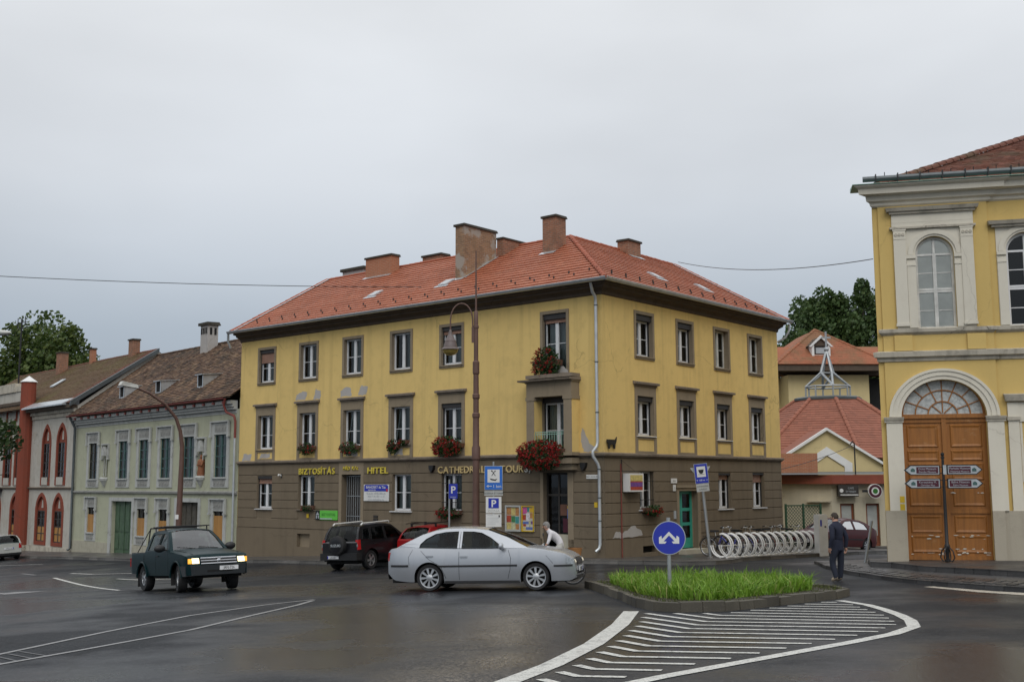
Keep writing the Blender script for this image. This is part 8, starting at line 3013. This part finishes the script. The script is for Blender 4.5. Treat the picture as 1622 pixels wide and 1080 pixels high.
# tall old lamp post with a bell shade, before the yellow house
lx, ly = -1.29, 39.6
t = thing('lamp_post', 'tall brown lamp post with bell-shaped lantern before the yellow house', 'lamp post', (lx, ly, pave_z(lx, ly)))
zb0 = pave_z(lx, ly)
h0 = 9.1 - zb0
MB().lathe([(.19, -.1), (.19, .25), (.16, .35), (.14, 1.1), (.17, 1.14), (.17, 1.24), (.125, 1.3), (.12, 3.55), (.15, 3.6), (.15, 4.0), (.115, 4.08), (.11, 5.05), (.135, 5.08), (.135, 5.2), (.10, 5.24), (.10, 5.72), (.13, 5.76), (.13, 5.88), (.10, 5.92), (.095, 6.6), (.12, 6.64), (.12, 7.05), (.08, 7.1), (.08, 8.25), (.10, 8.27), (.10, 8.36), (.08, 8.38), (.075, 8.85), (.045, 8.9)], 14).build('post', 'lamp_brown', t, smooth=30)
MB().tube([(0, 0, 8.85), (0, 0, 11.1)], [.035, .022], 8).build('mast', 'lamp_brown', t)
MB().box(-.16, -.07, -.05, .05, 7.75, 8.3).build('arm_socket', 'lamp_brown', t)
pts = [(-.12, 0, 7.8), (-.12, 0, 8.55)] + [(-.12 - .40 + .40 * math.cos(a), 0, 8.55 + .62 * math.sin(a)) for a in [math.pi * k / 12 for k in range(1, 12)]] + [(-.92, 0, 8.55), (-.92, 0, 8.2)]
MB().tube(pts, .028, 8).build('arm', 'lamp_brown', t, smooth=50)
ln = MB()
ln.lathe([(.03, 8.22), (.07, 8.12), (.07, 8.06), (.11, 8.0), (.17, 7.85), (.2, 7.82), (.2, 7.76), (.23, 7.70), (.25, 7.58), (.32, 7.53), (.33, 7.50), (.28, 7.505)], 20, (-.92, 0, 0), caps=False)
ln.build('shade', 'lamp_grey', t, smooth=40)
MB().lathe([(.28, 7.505), (.25, 7.40), (.17, 7.32), (.02, 7.29)], 18, (-.92, 0, 0)).build('bowl', 'lamp_bowl', t, smooth=50)
# curved street lamp before the green house
bx, by = -15.0, 50.6
zb0 = pave_z(bx, by)
t = thing('street_lamp', 'rusty brown street lamp with curved arm before the green house', 'street lamp', (bx, by, zb0))
zz = lambda z: z - zb0
ax, ay = -.73, -.68
pts = [(0, 0, -.05), (.0, 0, zz(1.2)), (.03, .02, zz(3.4)), (.03, .02, zz(4.2)), (-.05, -.05, zz(4.9)), (.30 * ax, .30 * ay, zz(5.5)), (.85 * ax, .85 * ay, zz(6.1)), (1.6 * ax, 1.6 * ay, zz(6.55)), (2.3 * ax, 2.3 * ay, zz(6.8))]
MB().tube(pts, [.14, .13, .11, .10, .085, .075, .065, .055, .05], 10).build('post', 'lamp_brown', t, smooth=50)
MB().hexa([(2.2 * ax + .1, 2.2 * ay - .1, zz(6.74)), (2.2 * ax - .1, 2.2 * ay + .1, zz(6.74)), (3.0 * ax - .1, 3.0 * ay + .1, zz(6.84)), (3.0 * ax + .1, 3.0 * ay - .1, zz(6.84)), (2.2 * ax + .08, 2.2 * ay - .08, zz(6.9)), (2.2 * ax - .08, 2.2 * ay + .08, zz(6.9)), (2.9 * ax - .1, 2.9 * ay + .1, zz(7.02)), (2.9 * ax + .1, 2.9 * ay - .1, zz(7.02))]).build('lamp_head', 'pale_lamp', t)
MB().box(-.135, .02, -.15, -.13, 1.9, 2.1).build('sticker', 'sign_white', t)
# lamp whose head reaches in from the left edge
bx, by = -24.2, 44.8
t = thing('street_lamp', 'flat pale lamp head reaching in at the left picture edge', 'street lamp', (bx, by, gz(bx, by)))
zb0 = gz(bx, by)
MB().tube([(0, 0, 0), (0, 0, 9.6), (.4, 0, 10.0), (1.6, 0, 10.05), (2.9, 0, 10.02)], [.12, .08, .06, .05, .045], 8).build('post', 'galvanised', t, smooth=50)
MB().ball((3.35, 0, 10.05), (.52, .16, .12), 14, 8).build('lamp_head', 'pale_lamp', t, smooth=True)
# thin mast on the gothic parapet
t = thing('roof_mast', 'thin black mast with small aerials on the gothic house parapet', 'mast')
t.matrix_world = FG @ T(-31.0, .4, 9.3)
MB().tube([(0, 0, 0), (.05, 0, 4.6)], .06, 6).build('pole', 'iron_black', t)
MB().tube([(-.9, 0, 4.3), (1.0, 0, 4.3)], .03, 5).tube([(-.6, 0, 3.9), (.8, 0, 3.9)], .03, 5).tube([(-.7, 0, 4.0), (-.7, 0, 4.7)], .03, 5).tube([(.7, 0, 4.0), (.7, 0, 4.7)], .03, 5).build('aerial', 'iron_black', t)

def sign_post(label, x, y, h, r=.035, base=None, tilt=None):
 t = thing('sign_post', label, 'road sign')
 z = base if base is not None else pave_z(x, y)
 M = T(x, y, z)
 if tilt:
  M = M @ Matrix.Rotation(tilt[0], 4, 'Y') @ Matrix.Rotation(tilt[1], 4, 'X')
 t.matrix_world = M
 MB().tube([(0, 0, -.2), (0, 0, h)], r, 12).build('post', 'galvanised', t, smooth=50)
 return t, z
def panel_at(t, x0, x1, z0, z1, y, mat, name='panel', th=.006, rnd_=0.0):
 return MB().box(x0, x1, y - th, y, z0, z1).build(name, mat, t)
# blue two-way arrow disc on the island
ix, iy = 3.17, 22.95
t, z = sign_post('round blue sign with two white diverging arrows on the grass island', ix, iy, 1.55, .04, gz(ix, iy) + .12)
zc = 1.415 - z
MB().lathe([(.338, -.046), (.338, -.040)], 40, (0, 0, zc), axis='y').build('rim', 'sign_pale_grey', t)
MB().lathe([(.322, -.0495), (.322, -.0465)], 40, (0, 0, zc), axis='y').build('disc', 'sign_blue', t)
a_ = MB()
for sg in (-1, 1):
 P = [(0, .125), (-.145, -.022), (-.155, .045), (-.205, .01), (-.205, -.115), (-.085, -.115), (-.05, -.075), (-.112, -.068), (0, .05)]
 a_.prism([(sg * -p, zc + q) for p, q in P], -.0525, -.0500)
a_.build('arrows', 'sign_white', t)
MB().lathe([(.30, -.038), (.30, -.030)], 24, (0, 0, zc), axis='y').build('back_plate', 'galvanised', t)
# small parking sign
t, z = sign_post('slim post with small blue P sign before the barred flower window', -2.33, 41.4, 3.0)
panel_at(t, -.02, .30, 2.30, 2.84, -.036, 'sign_blue')
flat_text('P', .36, 'sign_white', t, T(.14, -.044, 2.50), bold=.008)
panel_at(t, .03, .25, 2.35, 2.37, -.0425, 'sign_pale_grey', 'fine_print', .001)
panel_at(t, -.12, .55, .52, .66, -.036, 'sign_pale_grey', 'low_plate')
# restaurant and parking zone sign stack
t, z = sign_post('post with blue restaurant sign, P zone plates and white lists', -.66, 39.0, 3.45)
zz = lambda v: v - z
panel_at(t, -.315, .315, zz(2.29), zz(3.12), -.04, 'sign_pale_grey', 'sign_edge')
panel_at(t, -.30, .30, zz(2.305), zz(3.105), -.047, 'sign_light_blue', 'restaurant_sign')
panel_at(t, -.21, .21, zz(2.55), zz(3.0), -.0545, 'sign_white', 'picture_field', .003)
k_ = MB()
for sg in (-1, 1):
 k_.tube([(sg * .065, -.060, zz(2.78)), (-sg * .05, -.060, zz(2.95))], .011, 4)
k_.ball((-.06, -.060, zz(2.945)), (.022, .003, .032), 8, 6)
k_.tube([(.07, -.060, zz(2.93)), (.05, -.060, zz(2.96))], .011, 4)
k_.prism([(-.13, zz(2.70)), (-.10, zz(2.64)), (.06, zz(2.61)), (.12, zz(2.66)), (.13, zz(2.68)), (.05, zz(2.655)), (-.08, zz(2.68))], -.062, -.058)
k_.build('knife_fork_plate', 'sign_black', t)
k_ = MB()
k_.box(-.22, -.06, -.057, -.0545, zz(2.415), zz(2.435))
k_.prism([(-.25, zz(2.425)), (-.18, zz(2.47)), (-.17, zz(2.455)), (-.215, zz(2.425)), (-.17, zz(2.395)), (-.18, zz(2.38))], -.057, -.0545)
k_.build('arrow', 'sign_white', t)
flat_text('1 km', .15, 'sign_white', t, T(.12, -.0555, zz(2.37)))
panel_at(t, -.32, .32, zz(2.10), zz(2.26), -.04, 'sign_grey', 'name_plate')
flat_text('PIZZÉRIA ÉTTEREM', .085, 'sign_black', t, T(0, -.048, zz(2.15)))
panel_at(t, -.27, .27, zz(1.50), zz(2.06), -.04, 'sign_white', 'zone_sign')
panel_at(t, -.18, .18, zz(1.67), zz(2.01), -.047, 'sign_blue', 'zone_field')
flat_text('P', .34, 'sign_white', t, T(0, -.055, zz(1.715)), bold=.008)
flat_text('ZÓNA', .12, 'sign_grey', t, T(0, -.048, zz(1.54)), xs=1.2)
panel_at(t, -.27, .27, zz(1.03), zz(1.47), -.04, 'sign_white', 'hours_list')
for i, (w_, v) in enumerate(((.2, 1.42), (.42, 1.33), (.36, 1.27), (.4, 1.2), (.3, 1.13))):
 panel_at(t, -.22, -.22 + w_, zz(v), zz(v) + .012, -.0465, 'sign_pale_grey', 'print_line', .001)
panel_at(t, .17, .22, zz(1.36), zz(1.43), -.0465, 'sign_black', 'print_mark', .001)
# leaning cup sign by the side street
t, z = sign_post('leaning grey post with blue coffee cup sign by the teal door', 6.95, 39.75, 3.2, .055, None, (R(-5.2), 0))
panel_at(t, -.24, .24, 2.60, 3.30, -.06, 'sign_pale_grey', 'sign_edge')
panel_at(t, -.225, .225, 2.615, 3.285, -.067, 'sign_blue', 'cup_sign')
panel_at(t, -.155, .155, 2.83, 3.20, -.0745, 'sign_white', 'picture_field', .003)
MB().prism([(-.10, 3.09), (.10, 3.09), (.07, 2.98), (.03, 2.945), (-.03, 2.945), (-.07, 2.98)], -.079, -.0755).box(-.11, .11, -.079, -.0755, 2.915, 2.928).build('cup', 'sign_black', t)
flat_text('↑ 100 m →', .085, 'sign_white', t, T(0, -.0755, 2.69))
panel_at(t, -.225, .225, 2.32, 2.59, -.06, 'sign_grey', 'name_plate')
flat_text('CUKRÁSZDA', .07, 'sign_black', t, T(0, -.068, 2.48))
flat_text('KÁVÉZÓ', .07, 'sign_black', t, T(0, -.068, 2.37))
MB().prism([(-.36, 3.18), (.36, 3.18), (0, 2.6)], .03, .036).build('back_triangle', 'sign_grey', t)
MB().lathe([(.16, -.05), (.12, .06)], 10).build('foot', 'kerb_stone', t)
# fingerpost before the palace gate
fx, fy = 12.05, 31.35
zf = gz(fx, fy) + .24
t = thing('fingerpost', 'black cast fingerpost with four maroon and grey arrow signs', 'fingerpost', (fx, fy, zf))
hT = 3.34 - zf
MB().lathe([(.05, 0), (.05, .35), (.075, .40), (.075, .46), (.05, .5), (.045, 1.4), (.038, 2.2), (.035, hT - .18), (.055, hT - .17), (.055, hT - .14), (.03, hT - .12), (.05, hT - .07), (.045, hT - .03), (.005, hT)], 12).build('post', 'iron_black', t, smooth=35)
fo_ = MB()
for k in range(4):
 a = math.pi / 4 + k * math.pi / 2
 fo_.tube([(.05 * math.cos(a), .05 * math.sin(a), .42), (.16 * math.cos(a), .16 * math.sin(a), .30), (.20 * math.cos(a), .20 * math.sin(a), .12), (.13 * math.cos(a), .13 * math.sin(a), .02), (.05 * math.cos(a), .05 * math.sin(a), .04)], .018, 6)
fo_.build('foot_scrolls', 'iron_black', t, smooth=50)
for (sx, zc_, a1, a2) in ((-1, 2.84, 'Duna Múzeum', 'Danube Museum'), (1, 2.85, 'Parkoló Múzeum', 'Historical Museum'), (-1, 2.47, 'Keresztény M.', 'Christian Mus.'), (1, 2.47, 'Bálint Múzeum', 'Bálint Museum')):
 zc_ = zc_ - zf
 s_ = sx
 P = [(.10, -.14), (.92, -.14), (1.10, 0), (.92, .14), (.10, .14)]
 q = MB().prism([(s_ * a, zc_ + b) for a, b in P], -.02, .02).build('arrow_board', 'iron_black', t)
 P2 = [(.125, -.115), (.91, -.115), (1.055, 0), (.91, .115), (.125, .115)]
 MB().prism([(s_ * a, zc_ + b) for a, b in P2], -.024, -.0205).build('arrow_face', 'sign_pale_grey', q)
 MB().box(min(s_ * .15, s_ * .76), max(s_ * .15, s_ * .76), -.028, -.0245, zc_ - .09, zc_ + .09).build('text_field', 'sign_maroon', q)
 flat_text(a1, .085, 'sign_pale_grey', q, T(s_ * .455, -.029, zc_ + .01))
 flat_text(a2, .07, 'sign_pale_grey', q, T(s_ * .455, -.029, zc_ - .07))
 MB().prism([(s_ * .80, zc_ - .05), (s_ * .92, zc_ - .05), (s_ * .92, zc_ + .02), (s_ * .86, zc_ + .06), (s_ * .80, zc_ + .02)], -.028, -.0245).build('pictogram', 'teal_frame', q)
 MB().tube([(0, 0, zc_ + .09), (s_ * .12, 0, zc_ + .09)], .012, 5).tube([(0, 0, zc_ - .09), (s_ * .12, 0, zc_ - .09)], .012, 5).build('clamp', 'iron_black', q)
MB().box(-.02, .07, -.055, -.045, 2.72 - zf, 2.98 - zf).build('sticker', 'sign_pale_grey', t)
# leaning grey tube at the palace corner
MB().tube([(10.75, 34.6, gz(10.75, 34.6)), (10.98, 34.45, gz(10.75, 34.6) + 1.35)], .04, 8).build('leaning_tube', 'galvanised', label='thin grey tube leaning at the palace corner', cat='tube', smooth=50)
# white service column
px, py = 12.05, 44.1
t = thing('service_column', 'white square service column at the end of the bicycle rack', 'column', (px, py, pave_z(px, py)), R(20))
MB().box(-.2, .2, -.17, .17, -.1, 1.50).build('column', 'white_paint', t)
MB().box(-.21, -.02, -.178, -.171, .1, 1.45).build('front_panel', 'sign_white', t)
MB().box(-.15, -.08, -.186, -.179, 1.05, 1.3).build('emblem', 'sign_blue', t)
MB().box(.05, .12, -.18, -.171, 1.0, 1.06).build('socket', 'black_plastic', t)

# ------------------------------------------------------------------ bicycle rack with hoops
r0, r1 = Vector((7.3, 39.45)), Vector((11.75, 44.85))
rd_ = (r1 - r0)
n_h = 13
ang = math.atan2(rd_.y, rd_.x)
t = thing('bicycle_rack', 'long white bicycle rack of double round hoops beside the yellow house', 'bicycle rack', (0, 0, 0))
hm = MB()
for dx in (-.07, .07):
 hm.tube([(dx, .40 * math.cos(a) - .0, .43 + .40 * math.sin(a)) for a in [R(95 - 275 * k / 24) for k in range(25)]] + [], .027, 7)
hm.tube([(-.11, .02, .83), (.11, .02, .83)], .036, 8)
hm.tube([(-.11, -.02, .035), (.11, -.02, .035)], .034, 8)
hm.tube([(-.14, .25, .03), (.14, .25, .03)], .04, 8)
# hoops bulge to the street side: mirror so the open side faces the wall
hm.v = [(x, -y, z) for x, y, z in hm.v]
hme = hm.mesh('hoop', 'white_paint', smooth=50)
for k in range(n_h):
 p = r0 + rd_ * (k / (n_h - 1))
 inst('hoop', hme, t, T(p.x, p.y, pave_z(p.x, p.y)) @ RZ(ang))
br = MB()
br.tube([(*(r0 + rd_ * s_), pave_z(*(r0 + rd_ * s_)) + .42) for s_ in [k / 8 for k in range(9)]], .02, 6)
nv = Vector((-rd_.y, rd_.x)).normalized() * .28
for s2 in (0, -.25):
 q = nv.normalized() * s2
 br.tube([((r0 + rd_ * s_ + q).x, (r0 + rd_ * s_ + q).y, pave_z(*(r0 + rd_ * s_)) + .03) for s_ in [k / 8 for k in range(9)]], .022, 6)
br.build('rail', 'white_paint', t, smooth=50)
perp = ang - math.pi / 2
for k, (s_, lb, fm, rev) in enumerate(((.15, 'black bicycle in the rack nearest the leaning sign', 'iron_black', 0), (.25, 'dark blue bicycle second from the leaning sign in the rack', 'sign_blue', 1), (.38, 'black bicycle with high saddle in the front half of the rack', 'iron_black', 0), (.50, 'dark red bicycle in the middle of the rack', 'rust_red', 1), (.72, 'black bicycle in the far half of the rack', 'iron_black', 0), (.86, 'green bicycle in the rack near the white column', 'fence_green', 1), (.61, 'grey bicycle just beyond the middle of the rack', 'galvanised', 0), (.95, 'maroon bicycle at the far end of the rack', 'sign_maroon', 0))):
 p = r0 + rd_ * s_ + Vector((-rd_.y, rd_.x)).normalized() * .6
 bicycle(lb, T(p.x, p.y, pave_z(p.x, p.y)) @ RZ(perp + (math.pi if rev else 0)) @ Matrix.Rotation(R(random.uniform(-5, 5)), 4, 'X'), fm, 'bicycles parked in the rack')

# ------------------------------------------------------------------ overhead cables
def cable(label, a, b, sag, r=.018, n=20):
 a, b = Vector(a), Vector(b)
 pts = [a.lerp(b, k / n) - Vector((0, 0, sag * 4 * (k / n) * (1 - k / n))) for k in range(n + 1)]
 return MB().tube(pts, r, 5).build('cable', 'iron_black', label=label, cat='cable')
pR = FL @ Vector((-10.6, 1.55, 10.95))
cable('thin dark overhead cable running from the left edge to the yellow roof', (-32, 44, 11.65), pR, .3, .015)
pE = FL @ B @ Vector((12.6, 4.4, 12.9))
pP = FB @ Vector((0.02, .6, 9.2))
cable('thin overhead cable between the yellow roof and the palace', pE, pP, .35, .014)
cable('thin wire from the kiosk roof pole to the corner house', (17.75, 57.9, 4.45), FL @ B @ Vector((13.66, -.05, 3.1)), .1, .015)
t = thing('roof_pole', 'small bent pole on the kiosk roof holding the wire', 'pole', (17.75, 58.0, 2.85))
MB().tube([(0, 0, 0), (0, 0, 1.65), (-.1, -.02, 1.75), (-.22, -.05, 1.6)], .035, 6).build('pole', 'iron_black', t)
